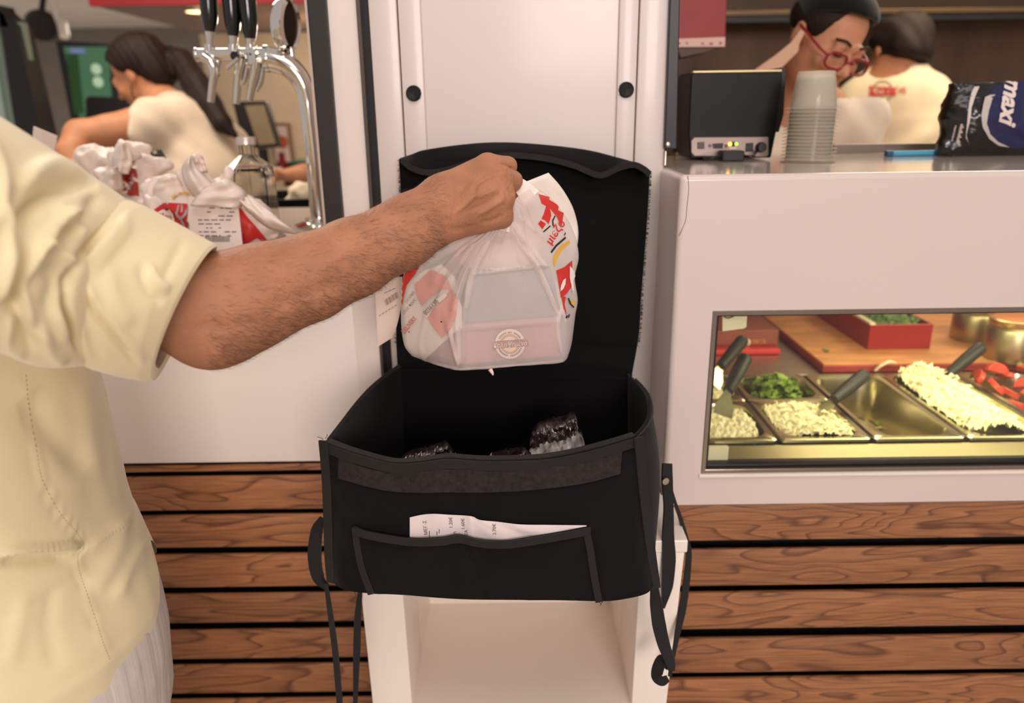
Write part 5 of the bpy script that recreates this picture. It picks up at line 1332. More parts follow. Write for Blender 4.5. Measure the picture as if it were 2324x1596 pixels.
decal('white_stripe', poly_px([(2211, 197), (2222, 197), (2212, 220), (2204, 245), (2202, 270), (2197, 292), (2194, 306), (2198, 326), (2192, 312), (2194, 290), (2196, 262), (2199, 235), (2204, 213)]), tb, mat('stripe_white', (206, 192, 184), .4), mxb, off=.0014)
decal('lettering', text_px('maxi', 2282, 178, 56, 99, shear=.25, bold=.035, sx=.93), tb, mat('letter_white', (226, 208, 200), .45), mxb, off=.0026)
decal('small_lettering', bars_px([(2180 - i * .9, 281 + 3.6 * i, 5 + 2 * ((i * 7) % 3), 2.2) for i in range(12)] + [(2168 - i * .9, 284 + 3.4 * i, 3.5, 1.8) for i in range(11)]), tb, MATS['letter_white'], mxb, off=.0014)
# red hanging board
rd = thing('red_board', 'red hanging board with white lower strip at the kitchen window post', 'board', P(1595, 50, 1.62))
pprism('board', [(1538, -90), (1652, -90), (1646, 106), (1534, 106)], 1.62, .02, mat('board_deep_red', (146, 42, 40), .5), rd, bevel=.002)
pb = pprism('strip', [(1534, 88), (1646, 84), (1645, 106), (1534, 107)], 1.617, .004, mat('strip_pink', (208, 172, 158), .5), rd)
decal('strip_marks', bars_px([(1540, 96, 4, 5), (1557, 95, 4, 6), (1592, 97, 5, 5), (1610, 97, 8, 5), (1632, 95, 6, 6)]), bvh_of(pb), mat('mark_red', (176, 72, 70), .5), rd, off=.0006)
p = P(1580, 106, 1.63); 
prism('shelf', [P(1534, 107, 1.62), P(1640, 107, 1.62), P(1600, 120, 1.62), P(1545, 132, 1.62)], .12, mat('shelf_brown', (74, 52, 38), .5), rd, bevel=.002)
# extraction hood
hd = thing('extraction_hood', 'dark steel extraction hood with bright lower edge above the cooks', 'hood', (1.6, 2.8, 1.6))
Yh = 2.7
zh = P(2000, 40, Yh)[2]
box('hood_canopy', (.2, Yh, zh + .01), (4.1, 2.94, zh + .5), mat('hood_dark', (60, 46, 36), .35, .6), hd, bevel=0)
box('hood_lip', (.2, Yh - .012, zh + .012), (4.1, Yh, zh + .026), mat('hood_lip', (112, 88, 62), .3, .6), hd, bevel=.001)
box('hood_seal', (.2, Yh - .006, zh - .010), (4.1, Yh + .01, zh + .010), M_black, hd, bevel=0)

# ================================================================== BLACK DELIVERY BAG
M_cor = fabric_mat('cordura_black', (15, 13, 13), .82, 1400, var=.10, wbump=.25, sheen=.06)
M_cin = fabric_mat('lining_black', (13, 12, 12), .85, 900, var=.10, wbump=.2, sheen=.03)
M_bind = fabric_mat('binding_black', (31, 28, 26), .8, 1800, var=.15, wbump=.5, sheen=.1)
M_velc = mat('velcro_black', (36, 30, 27), .95, var=.45, vscale=160, bump=.9, bscale=420)
M_web = fabric_mat('webbing_black', (34, 32, 31), .8, 1500, var=.15, wbump=.6, sheen=.08)
for _m in (M_cor, M_cin): _m.node_tree.nodes['Principled BSDF'].inputs['Specular IOR Level'].default_value = .12
zbag = ztop + .002
bag = thing('delivery_bag', 'open black insulated delivery bag with raised lid on the white stand', 'bag', (0, .9, ztop))
Ftop = [(742, 1005), (785, 1022), (823, 1034), (890, 1051), (947, 1050), (1013, 1041), (1060, 1044), (1109, 1046), (1204, 1044), (1265, 1037), (1323, 1025), (1380, 1010), (1439, 992)]
Fbot = [(751, 1317), (775, 1336), (832, 1346), (918, 1351), (990, 1357), (1061, 1361), (1156, 1362), (1275, 1363), (1368, 1365), (1418, 1360), (1466, 1348), (1485, 1329)]
_ft = catmull(Ftop, 120); _fb = catmull(Fbot, 120)
def cv(c, s): return np.array([np.interp(s, np.linspace(0, 1, len(c)), c[:, j]) for j in range(c.shape[1])])
def front(s, t):
    a = cv(_ft, s); b = cv(_fb, s); u, v = a + (b - a) * t
    Yt = .800 - .040 * math.sin(math.pi * s) ** .7
    pb = Pz(b[0], b[1], zbag); Yb_ = pb[1]
    Y = Yt + (Yb_ - Yt) * t - .012 * math.sin(math.pi * t) * math.sin(math.pi * s)
    cr = .005 * math.exp(-((u - 1070) / 9) ** 2) * min(1, t * 2) - .004 * math.exp(-((u - 1040) / 24) ** 2) - .004 * math.exp(-((u - 1105) / 26) ** 2)
    cr += .004 * (noise.noise(Vector((s * 5, t * 3, .3)))) + .0024 * noise.noise(Vector((s * 13, t * 8, 2.)))
    cr += .006 * math.exp(-(((u - 1345) * .8 + (v - 1160) * .6) / 22) ** 2) * math.exp(-((t - .55) / .3) ** 2)
    p = P(u, v, Y - cr)
    return p
def panel(name, fn, nu, nv, m, par, th_=.005, inward=None, **k):
    """padded sheet with real thickness; inward = direction (m) of the back face"""
    A = [np.asarray(fn(i / (nu - 1), j / (nv - 1))) for j in range(nv) for i in range(nu)]
    Bk = [p + np.asarray(inward(p) if callable(inward) else inward) * th_ for p in A]
    n = nu * nv
    f1 = [(j * nu + i, j * nu + i + 1, (j + 1) * nu + i + 1, (j + 1) * nu + i) for j in range(nv - 1) for i in range(nu - 1)]
    f2 = [tuple(n + q for q in reversed(f)) for f in f1]
    rim = [j * nu for j in range(nv)] + [(nv - 1) * nu + i for i in range(1, nu)] + [j * nu + nu - 1 for j in range(nv - 2, -1, -1)] + [i for i in range(nu - 2, 0, -1)]
    f3 = [(rim[i], rim[(i + 1) % len(rim)], n + rim[(i + 1) % len(rim)], n + rim[i]) for i in range(len(rim))]
    return mk(name, np.vstack([A, Bk]), f1 + f2 + f3, m, par, smooth=True, autosm=.9, **k)
fp = panel('front_panel', front, 90, 40, M_cor, bag, .006, (0, 1, 0))
# left side, right side, back, base
BL, BR = np.array([P(905, 832, 1.030)[0], 1.03]), np.array([P(1435, 848, 1.030)[0], 1.03])
zbk_t = P(1170, 838, 1.03)[2]
Ltop = [(742, 1005), (775, 962), (812, 914), (850, 874), (905, 832)]; _lt = catmull(Ltop, 40)
def left(s, t):
    a = front(0, t); Yt = a[1] + (1.03 - a[1]) * s
    w = cv(_lt, s); pt = P(w[0], w[1], .800 + (1.03 - .800) * s)
    pb = np.array([front(0, 1)[0] + (BL[0] - .004 - front(0, 1)[0]) * s, front(0, 1)[1] + (1.03 - front(0, 1)[1]) * s, zbag])
    p = pt + (pb - pt) * t; p[0] -= .012 * math.sin(math.pi * s) * math.sin(math.pi * min(1, t * 1.1)) ; return p
Rtop = [(1439, 992), (1452, 950), (1447, 905), (1440, 878), (1430, 848)]; _rt_ = catmull(Rtop, 40)
def right(s, t):
    w = cv(_rt_, s); pt = P(w[0], w[1], .800 + (1.03 - .800) * s)
    fb = front(1, 1); pb = np.array([fb[0] + (BR[0] + .006 - fb[0]) * s, fb[1] + (1.03 - fb[1]) * s, zbag])
    a = front(1, t); b = pt + (pb - pt) * t
    p = b + (a - (front(1, 0) + (fb - front(1, 0)) * t)) * (1 - s)
    p[0] += .026 * math.sin(math.pi * min(1, s * 1.05)) ** .8 * (.35 + .65 * math.sin(math.pi * min(1, .12 + t * .86))); return p
panel('side_panel', left, 30, 24, M_cor, bag, .004, (1, 0, 0)); rp = panel('side_panel', right, 34, 30, M_cor, bag, .004, (-1, 0, 0))
panel('back_panel', lambda s, t: np.array([BL[0] + (BR[0] - BL[0]) * s, 1.03 + .004 * noise.noise(Vector((s * 4, t * 4, 8.))), zbk_t + .006 * (s - .5) * 0 + (zbag - zbk_t) * t]), 30, 16, M_cin, bag, .004, (0, 1, 0))
fbm = [front(s, 1) + [0, .001, 0] for s in np.linspace(0, 1, 20)]
prism('base_panel', [np.array([p[0], p[1], zbag]) for p in fbm] + [np.array([BR[0], 1.032, zbag]), np.array([BL[0], 1.032, zbag])], .005, M_cin, bag, axis=(0, 0, 1))
# lid
Ltp = catmull([(905, 360), (935, 350), (966, 340), (1060, 327), (1140, 323), (1230, 328), (1330, 340), (1400, 357), (1450, 372), (1475, 390)], 80)
Lbt = catmull([(903, 850), (1000, 852), (1170, 856), (1300, 860), (1432, 864)], 80)
Lle = [(905, 362), (909, 440), (909, 560), (904, 680), (899, 760), (903, 850)]; Lri = [(1475, 390), (1471, 470), (1463, 580), (1455, 680), (1450, 760), (1432, 864)]
_ll, _lr = catmull(Lle, 50), catmull(Lri, 50)
def lid(s, t):
    a, b = cv(Ltp, s), cv(Lbt, s); l, r = cv(_ll, t), cv(_lr, t)
    c = a + (b - a) * t; l0 = Ltp[0] + (Lbt[0] - Ltp[0]) * t; r0 = Ltp[-1] + (Lbt[-1] - Ltp[-1]) * t
    px = c + (l - l0) * (1 - s) + (r - r0) * s
    Y = 1.122 - .088 * t ** 1.6 - .012 * math.sin(math.pi * s) * math.sin(math.pi * t)
    Y -= .010 * math.exp(-((t - .93) / .05) ** 2) + .006 * noise.noise(Vector((s * 3.3, t * 3, 5.5))) + .003 * noise.noise(Vector((s * 8, t * 8, 1.5)))
    Y += .004 * math.exp(-((t - .86) / .012) ** 2)
    return P(px[0], px[1], Y)
lp = panel('lid', lid, 60, 50, M_cin, bag, .006, (0, 1, 0))
Fl = catmull([(913, 363), (922, 374), (937, 386), (965, 396), (1000, 395), (1040, 384), (1090, 366), (1140, 357), (1176, 356), (1240, 363), (1299, 378), (1330, 392), (1351, 402), (1369, 401), (1400, 384), (1435, 374), (1460, 384), (1474, 396)], 80)
def flap(s, t):
    a, b = cv(Ltp, s), cv(Fl, s); px = a + (b - a) * t
    return P(px[0], px[1], 1.121 - .030 * math.sin(t * math.pi * .5) - .004 * math.sin(s * 22) * t)
panel('lid_flap', flap, 70, 10, M_cor, bag, .003, (0, 1, 0))
def edge_ribbon(name, pts, w, m, off=.002, n=60, normal=(0, -1, .25), thick=.0022):
    return ribbon(name, [np.asarray(p) + np.array([0, -off, 0]) for p in pts], w, normal, m, bag, thick, n)
edge_ribbon('flap_binding', [flap(s, .90) for s in np.linspace(0, 1, 46)], .0085, M_bind, .0016, 90)
ob = edge_ribbon('front_binding', [front(s, .032) for s in np.linspace(0.0, 1, 40)], .0112, M_bind, .0022, 90, (0, -1, .15), .0026)
# wrap of the binding over the lip
edge_ribbon('lip_binding', [front(s, -.004) + [0, .003, .0012] for s in np.linspace(0, 1, 40)], .008, M_bind, 0, 80, (0, -.15, 1), .002)
edge_ribbon('corner_binding', [P(734, 998, .795), P(741, 1080, .79), P(745, 1180, .79), P(747, 1260, .795), P(752, 1318, .80)], .0105, M_bind, .003, 40, (-.35, -1, 0), .003)
edge_ribbon('corner_binding', [P(1449, 990, .795), P(1457, 1080, .79), P(1468, 1180, .785), P(1478, 1260, .785), P(1488, 1332, .785)], .0115, M_bind, .003, 40, (.3, -1, 0), .003)
edge_ribbon('side_binding', [right(s, .02) + [.0, 0, .001] for s in np.linspace(0, .9, 18)], .008, M_bind, 0, 40, (-1, -.3, .6), .002)
edge_ribbon('side_binding', [left(s, .0) + [.001, 0, .001] for s in np.linspace(0.02, 1, 14)], .006, M_bind, 0, 40, (1, -.2, .6), .002)
fb_ = bvh_of(fp)
def onp(u, v, off):
    r = ray(u, v); rn = r / np.linalg.norm(r); h = fb_.ray_cast(Vector(CAM), Vector(rn))
    p = np.array(h[0]) if h[0] is not None else P(u, v, .775)
    return p - rn * off
vt = catmull([(768, 1040), (830, 1062), (890, 1074), (960, 1072), (1010, 1066), (1109, 1070), (1204, 1066), (1323, 1048), (1412, 1026)], 60)
vb = catmull([(766, 1086), (830, 1104), (890, 1116), (960, 1119), (1010, 1118), (1109, 1118), (1204, 1113), (1323, 1098), (1408, 1076)], 60)
panel('velcro_strip', lambda s, t: onp(*(cv(vt, s) + (cv(vb, s) - cv(vt, s)) * t), .0028), 60, 8, M_velc, bag, .0022, (0, 1, 0))
# pocket with its bindings, and the slips tucked in it
pt_ = catmull([(803, 1195), (830, 1206), (880, 1216), (940, 1224), (1000, 1222), (1040, 1216), (1075, 1224), (1110, 1229), (1150, 1229), (1200, 1222), (1270, 1210), (1338, 1197)], 60)
pb_ = catmull([(838, 1346), (918, 1350), (1061, 1360), (1156, 1361), (1275, 1362), (1364, 1364)], 60)
pl_ = catmull([(803, 1195), (808, 1240), (818, 1290), (838, 1346)], 30); pr_ = catmull([(1338, 1197), (1346, 1240), (1354, 1300), (1364, 1364)], 30)
def pocket(s, t):
    a, b = cv(pt_, s), cv(pb_, s); l, r = cv(pl_, t), cv(pr_, t)
    px = a + (b - a) * t + (l - (pt_[0] + (pb_[0] - pt_[0]) * t)) * (1 - s) + (r - (pt_[-1] + (pb_[-1] - pt_[-1]) * t)) * s
    bul = math.sin(math.pi * s) ** .5 * (1 - t) ** .8
    off = .006 + .009 * bul + .002 * noise.noise(Vector((s * 6, t * 3, 6.))) - .004 * math.exp(-((s - .5) / .012) ** 2)
    return onp(px[0], px[1], off)
pk = panel('pocket', pocket, 70, 20, M_cor, bag, .003, (0, 1, 0))
edge_ribbon('pocket_binding', [pocket(s, .05) for s in np.linspace(0, 1, 36)], .0088, M_bind, .002, 80)
edge_ribbon('pocket_binding', [pocket(.012, t) for t in np.linspace(0, 1, 12)], .0076, M_bind, .002, 24)
edge_ribbon('pocket_binding', [pocket(.988, t) for t in np.linspace(0, 1, 12)], .0084, M_bind, .002, 24)
M_web2 = M_web
# straps
def strap(pts, w, nrm, n=50, m=None, th_=.0022): return ribbon('strap', [P(*q) for q in pts], w, nrm, m or M_web, bag, th_, n)
ribbon('strap_anchor', [P(732, 1178, .86), P(719, 1205, .86), P(714, 1262, .86), P(722, 1310, .86), P(742, 1334, .85)], [.010, .015, .018, .016, .007], (-.2, -1, 0), M_web, bag, .006, 30)
strap([(740, 1326, .80), (748, 1382, .80), (756, 1440, .80), (763, 1500, .80), (772, 1612, .80)], [.005, .0075, .009, .0095, .0095], (-.5, -1, 0))
strap([(818, 1338, .862), (812, 1400, .862), (810, 1470, .862), (808, 1530, .862), (806, 1612, .862)], [.006, .0095, .0105, .0085, .006], (.3, -1, 0))
ribbon('strap_anchor', [P(1514, 1052, .90), P(1514, 1090, .89), P(1517, 1150, .89), P(1516, 1220, .885), P(1518, 1270, .88), P(1514, 1330, .87), P(1504, 1380, .86)], [.0135, .015, .013, .017, .019, .016, .004], (.2, -1, 0), M_web, bag, .005, 44)
lathe('anchor_ring', [(.0035, 0), (.005, 0), (.005, .0015), (.0035, .0015)], P(1510, 1092, .882), M_steel, bag, axis=(.3, -1, 0), seg=16)
strap([(1522, 1105, .90), (1532, 1140, .91), (1545, 1180, .92), (1557, 1225, .93), (1563, 1258, .93), (1558, 1320, .91), (1548, 1385, .89), (1537, 1440, .87), (1528, 1490, .85), (1520, 1535, .84)], [.003, .004, .006, .008, .010, .013, .015, .011, .006, .006], (.5, -1, 0), 70)
strap([(1484, 1326, .79), (1489, 1370, .79), (1496, 1420, .79), (1507, 1465, .79), (1520, 1500, .795), (1524, 1522, .80)], [.009, .016, .018, .0165, .014, .009], (-.3, -1, 0), 50)
strap([(1518, 1515, .80), (1504, 1498, .81), (1494, 1515, .80), (1491, 1536, .79), (1502, 1546, .785), (1516, 1540, .785)], [.010, .015, .016, .016, .013, .008], (-.6, -1, .3), 40)
# frayed threads at the corners
for i, (u, v, du, dv, Y) in enumerate([(734, 998, -14, -6, .79), (738, 996, 4, -10, .79), (742, 1000, 12, -7, .79), (790, 1338, 18, 14, .79), (1340, 1362, 24, 10, .775), (1368, 1366, -6, 9, .775), (1368, 1364, 14, -16, .775), (1440, 992, -20, -3, .80), (1320, 1024, 6, -6, .77), (1335, 1020, 8, -5, .77)]):
    tube('loose_thread', [P(u, v, Y), P(u + du * .6 + 2, v + dv * .4 - 2, Y), P(u + du, v + dv, Y)], .00035, M_web, bag, seg=5, n=6)
# fuzzy worn edges of the lid
fz = np.random.default_rng(4); V, Fc = [], []
for k in range(420):
    t = fz.uniform(.0, .85); sd = fz.random() < .68; p = lid(1. if sd else 0., t) + [0, -.001, 0]; d = unit(np.array([(1 if sd else -1) * fz.uniform(.5, 1.2), -.2, fz.normal(0, .6)])) * fz.uniform(.0015, .0045)
    b = len(V); q = np.array([0, 0, .0003]); V += [p - q, p + q, p + d * .6 + q * .8 + [0, 0, .0006], p + d]; Fc += [(b, b + 1, b + 2), (b, b + 2, b + 3)]
mk('frayed_edge', V, Fc, M_cin, bag)['kind'] = 'stuff'
# white slips in the pocket
sl_ = thing('order_slip', 'long white order slip sticking out of the front pocket of the black bag', 'receipt', onp(1120, 1200, .004))
st_ = catmull([(930, 1175), (958, 1169), (985, 1167), (1020, 1169), (1058, 1171), (1075, 1174), (1090, 1181), (1130, 1185), (1180, 1191), (1240, 1192), (1331, 1193)], 60)
def slip(s, t):
    a = cv(st_, s); b = np.array([930 + 401 * s, 1246 - 14 * s]); px = a + (b - a) * t
    return onp(px[0], px[1], .0042 + .0016 * noise.noise(Vector((s * 9, t * 2, 3.))) - .001 * math.sin(s * 20))
so = panel('paper', slip, 70, 8, mat('slip_paper', (226, 210, 206), .7, bump=.1, bscale=40), sl_, .0005, (0, 1, 0))
sb = bvh_of(so)
tx = [text_px('1.20€', 1027, 1199, 11, -92), text_px('1.60€', 1055, 1202, 11, -92), text_px('2.70€', 1126, 1214, 11, -92), text_px('ΜΕΓ-Σ', 971, 1214, 11, -96), text_px('ΤΖΑ', 1062, 1222, 10, -92), text_px('Λ', 1036, 1212, 10, -92)]
decal('printing', join_px(*tx, bars_px([(974, 1205, 1.6, 14), (991, 1206, 1.6, 8), (996, 1201, 1.4, 9)])), sb, mat('slip_ink', (92, 84, 86), .7), sl_, off=.0005, step=6)
# cling-wrapped parcels inside
M_wrap = mat('cling_wrap_dark', (52, 40, 38), .12, var=.9, vscale=45, bump=1., bscale=120, coat=.6)
M_wrapw = mat('cling_wrap_white', (205, 196, 190), .2, var=.25, vscale=45, bump=1., bscale=110, coat=.5)
def parcel(label, px, Y, dep, split):
    A = [P(u, v, Y) for u, v in px]; c = np.mean(A, 0); t = thing('wrapped_parcel', label, 'parcel', (c[0], c[1], zbag + .005))
    x0 = min(p[0] for p in A); x1 = max(p[0] for p in A); zt = max(p[2] for p in A)
    # contour above, body going down to the bag base
    ringsN = 26; V = []; 
    top = sorted(px, key=lambda q: q[0])
    tu = np.array([q[0] for q in top]); tv = np.array([q[1] for q in top])
    nx = 40
    def fn(i, j, side):
        u = tu[0] + (tu[-1] - tu[0]) * i / (nx - 1); v = np.interp(u, tu, tv); p = P(u, v, Y); z = p[2] + (zbag + .006 - p[2]) * (j / (ringsN - 1)) ** 1.3
        w = dep * (.12 + math.sin(math.pi * min(1, .08 + .5 * j / (ringsN - 1))) ** .7) * (math.sin(math.pi * (.06 + .88 * i / (nx - 1)))) ** .35
        nz = .010 * noise.noise(Vector((i * .55, j * .6, side * 4 + Y * 9)))
        return np.array([p[0], Y + side * (w / 2 + nz), z])
    F_ = [fn(i, j, -1) for j in range(ringsN) for i in range(nx)]; B_ = [fn(i, j, 1) for j in range(ringsN) for i in range(nx)]
    n = nx * ringsN
    f1 = [(j * nx + i, j * nx + i + 1, (j + 1) * nx + i + 1, (j + 1) * nx + i) for j in range(ringsN - 1) for i in range(nx - 1)]
    f2 = [tuple(n + q for q in reversed(f)) for f in f1]
    rim = [j * nx for j in range(ringsN)] + [(ringsN - 1) * nx + i for i in range(1, nx)] + [j * nx + nx - 1 for j in range(ringsN - 2, -1, -1)] + [i for i in range(nx - 2, 0, -1)]
    f3 = [(rim[i], rim[(i + 1) % len(rim)], n + rim[(i + 1) % len(rim)], n + rim[i]) for i in range(len(rim))]
    fm = []
    fs = f1 + f2 + f3; VV = np.vstack([F_, B_])
    low = [f for f in fs if proj(np.mean(VV[list(f)], 0))[1] > split(proj(np.mean(VV[list(f)], 0))[0])]
    lowset = set(low); up = [f for f in fs if f not in lowset]
    mk('wrap_twist', VV, up, M_wrap, t, smooth=True); mk('wrapped_food', VV, low, M_wrapw, t, smooth=True)
parcel('tall cling-wrapped parcel with dark crumpled twist at the right inside the black bag', [(1201, 1004), (1206, 985), (1220, 967), (1245, 958), (1280, 953), (1295, 943), (1306, 942), (1312, 962), (1325, 1000), (1328, 1018)], .895, .05, lambda u: 1020 - (u - 1200) * .30 + 3 * math.sin(u * .1))
parcel('low white wrapped parcel in the middle of the black bag', [(1105, 1044), (1118, 1036), (1150, 1030), (1180, 1024), (1190, 1020), (1206, 1034)], .85, .05, lambda u: 1034)
parcel('dark glossy wrapped parcel at the left inside the black bag', [(905, 1044), (930, 1032), (960, 1026), (985, 1018), (1014, 1008), (1022, 1016), (1036, 1038)], .855, .05, lambda u: 1060 - (u - 960) * .42)

# ================================================================== WHITE CARRIER BAG IN THE HAND
cbg = thing('carrier_bag', 'white printed plastic carrier bag held over the open black bag', 'bag', P(1160, 640, .9))
L = [
 [(1043, 841, .868), (1105, 838, .876), (1165, 832, .885), (1225, 828, .893), (1279, 822, .903), (1290, 790, .93), (1200, 790, .985), (1040, 795, .975), (934, 804, .936), (960, 818, .915), (985, 827, .895), (1015, 836, .88)],
 [(1044, 815, .864), (1105, 812, .872), (1165, 806, .881), (1225, 802, .889), (1283, 798, .900), (1296, 770, .93), (1200, 765, .99), (1030, 770, .98), (919, 782, .934), (948, 794, .910), (980, 804, .89), (1013, 811, .875)],
 [(1045, 745, .862), (1105, 742, .868), (1165, 738, .874), (1225, 734, .884), (1283, 730, .896), (1303, 715, .93), (1200, 710, .99), (1030, 712, .98), (912, 737, .932), (945, 745, .906), (978, 750, .886), (1013, 749, .872)],
 [(1050, 690, .861), (1105, 686, .866), (1165, 682, .872), (1225, 680, .881), (1276, 676, .893), (1310, 680, .93), (1200, 660, .99), (1030, 665, .978), (911, 690, .930), (948, 697, .902), (982, 700, .883), (1017, 697, .870)],
 [(1058, 645, .860), (1108, 640, .864), (1160, 636, .868), (1215, 632, .877), (1262, 628, .888), (1304, 632, .928), (1205, 610, .985), (1040, 615, .972), (913, 652, .926), (944, 656, .898), (990, 656, .879), (1025, 651, .868)],
 [(1070, 602, .858), (1118, 597, .861), (1162, 592, .865), (1208, 588, .872), (1248, 582, .883), (1313, 585, .928), (1215, 560, .975), (1065, 570, .955), (924, 606, .915), (950, 610, .892), (992, 610, .874), (1040, 606, .864)],
 [(1090, 566, .853), (1126, 560, .855), (1160, 553, .858), (1196, 545, .864), (1230, 534, .874), (1304, 535, .92), (1222, 505, .955), (1090, 530, .925), (952, 574, .90), (984, 577, .882), (1036, 574, .868), (1064, 570, .858)],
 [(1112, 538, .848), (1138, 530, .848), (1163, 520, .850), (1187, 508, .856), (1212, 492, .865), (1280, 484, .905), (1218, 462, .93), (1110, 505, .895), (1002, 550, .882), (1030, 550, .870), (1070, 547, .860), (1092, 543, .852)],
 [(1128, 512, .845), (1146, 502, .845), (1162, 490, .846), (1178, 476, .849), (1195, 462, .856), (1246, 450, .885), (1205, 432, .905), (1130, 475, .875), (1075, 528, .868), (1088, 526, .862), (1102, 522, .855), (1116, 518, .848)],
 [(1140, 480, .848), (1150, 474, .848), (1158, 465, .848), (1166, 456, .850), (1176, 446, .852), (1205, 424, .870), (1182, 416, .88), (1140, 450, .87), (1110, 490, .862), (1118, 490, .858), (1126, 487, .854), (1133, 484, .850)],
]
NR = 150; NL = 110
ctl = []
for ring_ in L:
    pts = np.array([P(*q) for q in ring_]); pc = np.vstack([pts, pts[:1]]); q = np.vstack([pts[-1:], pts, pts[:2]])
    out = []
    for k in range(NR):
        t = k * len(pts) / NR; i = int(t); f = t - i; a, b, c_, d = q[i], q[i + 1], q[i + 2], q[i + 3]
        cm = .5 * (2 * b + (c_ - a) * f + (2 * a - 5 * b + 4 * c_ - d) * f ** 2 + (3 * b - a - 3 * c_ + d) * f ** 3)
        ln = b + (c_ - b) * f; out.append(cm * .6 + ln * .4)
    ctl.append(out)
ctl = np.array(ctl)
lev = [catmull(ctl[:, k], NL) for k in range(NR)]
rings = [np.array([lev[k][j] for k in range(NR)]) for j in range(NL)]
V, Fc = loft_data(rings, cap0=True, cap1=False)
# fine film wrinkles, strongest near the gathered top
for i in range(len(V)):
    j = i // NR; k = i % NR; h_ = j / (NL - 1)
    nrm = unit(V[i] - np.mean(rings[min(j, NL - 1)], 0)) if i < NL * NR else np.zeros(3)
    amp = .0006 + .0030 * max(0, h_ - .35) ** 1.1
    V[i] = V[i] + nrm * amp * (math.sin(k * .62 + 1.7 * math.sin(h_ * 5)) * .6 + noise.noise(Vector((k * .16, h_ * 7, 2.))) * 1.2)
M_film = film_mat('carrier_film', (254, 242, 236), .70, .42, .28)
film = mk('film', V, Fc, M_film, cbg, smooth=True)
sculpt(film, [([(1166, 505), (1195, 560), (1222, 610), (1245, 660), (1262, 705)], 5, .0050), ([(1160, 520), (1180, 555), (1208, 590), (1242, 605)], 4, .0030), ([(1150, 525), (1172, 590), (1200, 660)], 6, -.002),
              ([(1110, 545), (1086, 590), (1066, 640), (1058, 700)], 6, .0045), ([(1098, 546), (1060, 610), (1036, 680), (1022, 750)], 5, .004), ([(1080, 548), (1040, 600), (1005, 660), (985, 720)], 5, .004),
              ([(1062, 552), (1015, 600), (975, 650)], 4, .003), ([(1040, 690), (1036, 760), (1040, 830)], 5, .0035), ([(1010, 700), (1025, 770), (1040, 835)], 5, .003), ([(1130, 535), (1118, 580), (1112, 620)], 5, -.0025),
              ([(1282, 700), (1262, 740), (1270, 800)], 4, .002), ([(970, 700), (955, 770), (960, 815)], 5, .002), ([(1050, 730), (1054, 790), (1046, 836)], 3, .003), ([(1175, 490), (1210, 520), (1240, 545)], 4, .0025)])
tbf = bvh_of(film)
# knotted tag under the bottom edge, handle strands running into the fist
tube('film_tag', [P(1112, 838, .876), P(1117, 846, .875), P(1119, 852, .874)], [.003, .0022, .0008], M_bagw, cbg, seg=8, n=8)
ribbon('handle', [P(1128, 520, .846), P(1138, 480, .850), P(1140, 450, .858), P(1130, 425, .870)], [.030, .022, .018, .016], (.3, -1, 0), M_bagw, cbg, .004, 20)
ribbon('handle', [P(1205, 450, .868), P(1188, 430, .868), P(1172, 418, .872), P(1150, 415, .876)], [.026, .020, .016, .014], (.2, -1, .3), M_bagw, cbg, .004, 20)
# puffed rear panel of film at the right
grid('rear_film', lambda s, t: P(1190 + 122 * math.sin(math.pi * (.12 + .76 * t)) ** .8 * (.35 + .65 * s) - 30 * (1 - s), 418 + 250 * t - 26 * s * (1 - t), .935 + .02 * s + .02 * math.sin(3 * t) + .003 * noise.noise(Vector((s * 6, t * 8, 1.)))), 16, 30, M_bagw, cbg, solid=.0008)
# carton inside
A0 = np.array([P(1052, 838, .878)[0], P(1052, 838, .878)[1]]); B0 = np.array([P(1272, 822, .908)[0], P(1272, 822, .908)[1]]); D0 = np.array([P(945, 806, .938)[0], P(945, 806, .938)[1]])
zc0 = P(1045, 838, .872)[2] + .004; ctn = thing('food_carton', 'pink and grey food cartons stacked inside the white carrier bag', 'carton', (A0[0], A0[1], zc0))
def carton(name, z0, z1, sc0, sc1, m):
    cen = (B0 + D0) / 2; V = []
    for z, s in ((z0, sc0), (z1, sc1)):
        for q in (A0, B0, B0 + D0 - A0, D0): w = cen + (q - cen) * s; V.append((w[0], w[1], z))
    return mk(name, V, BOXF, m, ctn, bevel=.0015)
zc1 = P(1045, 738, .872)[2]; zc2 = P(1062, 622, .872)[2]
M_cpink = mat('carton_pink', (196, 104, 96), .5); M_cgrey = mat('carton_grey', (120, 118, 120), .5)
carton('lower_carton', zc0, zc1 - .001, .985, .975, M_cpink); carton('upper_carton', zc1, zc2, .965, .87, M_cgrey)
pb3 = thing('pale_filler', 'pale filler bundle added on top of the cartons to brighten the white carrier bag', 'bundle', ((A0[0] + B0[0]) / 2, .915, zc2))  # added filler, pale so that the film above the cartons glows
cenb = np.array([*((B0 + D0) / 2), 0]) 
pbb = Body((-.14, .84, zc2 - .01), (.12, 1.02, zc2 + .12), .006)
pbb.ell([cenb[0] + .012, cenb[1] - .01, zc2 + .028], [.062, .05, .034], .02); pbb.ell([cenb[0] + .03, cenb[1] - .012, zc2 + .06], [.036, .034, .03], .02)
pbb.warp(lambda X: .002 * np.sin(X[..., 0] * 160) * np.sin(X[..., 2] * 140) + np.where(X[..., 2] < zc2 + .002, .3, 0))
pbb.build('paper', mat('filler_pale', (240, 216, 208), .7), pb3, 2)
sculpt(film, [([(1058, 624), (1120, 617), (1180, 610), (1248, 602)], 4, .0022), ([(1046, 746), (1120, 742), (1200, 735), (1282, 729)], 4, .0016), ([(1060, 640), (1052, 720), (1045, 830)], 5, .002)])
tbf = bvh_of(film)
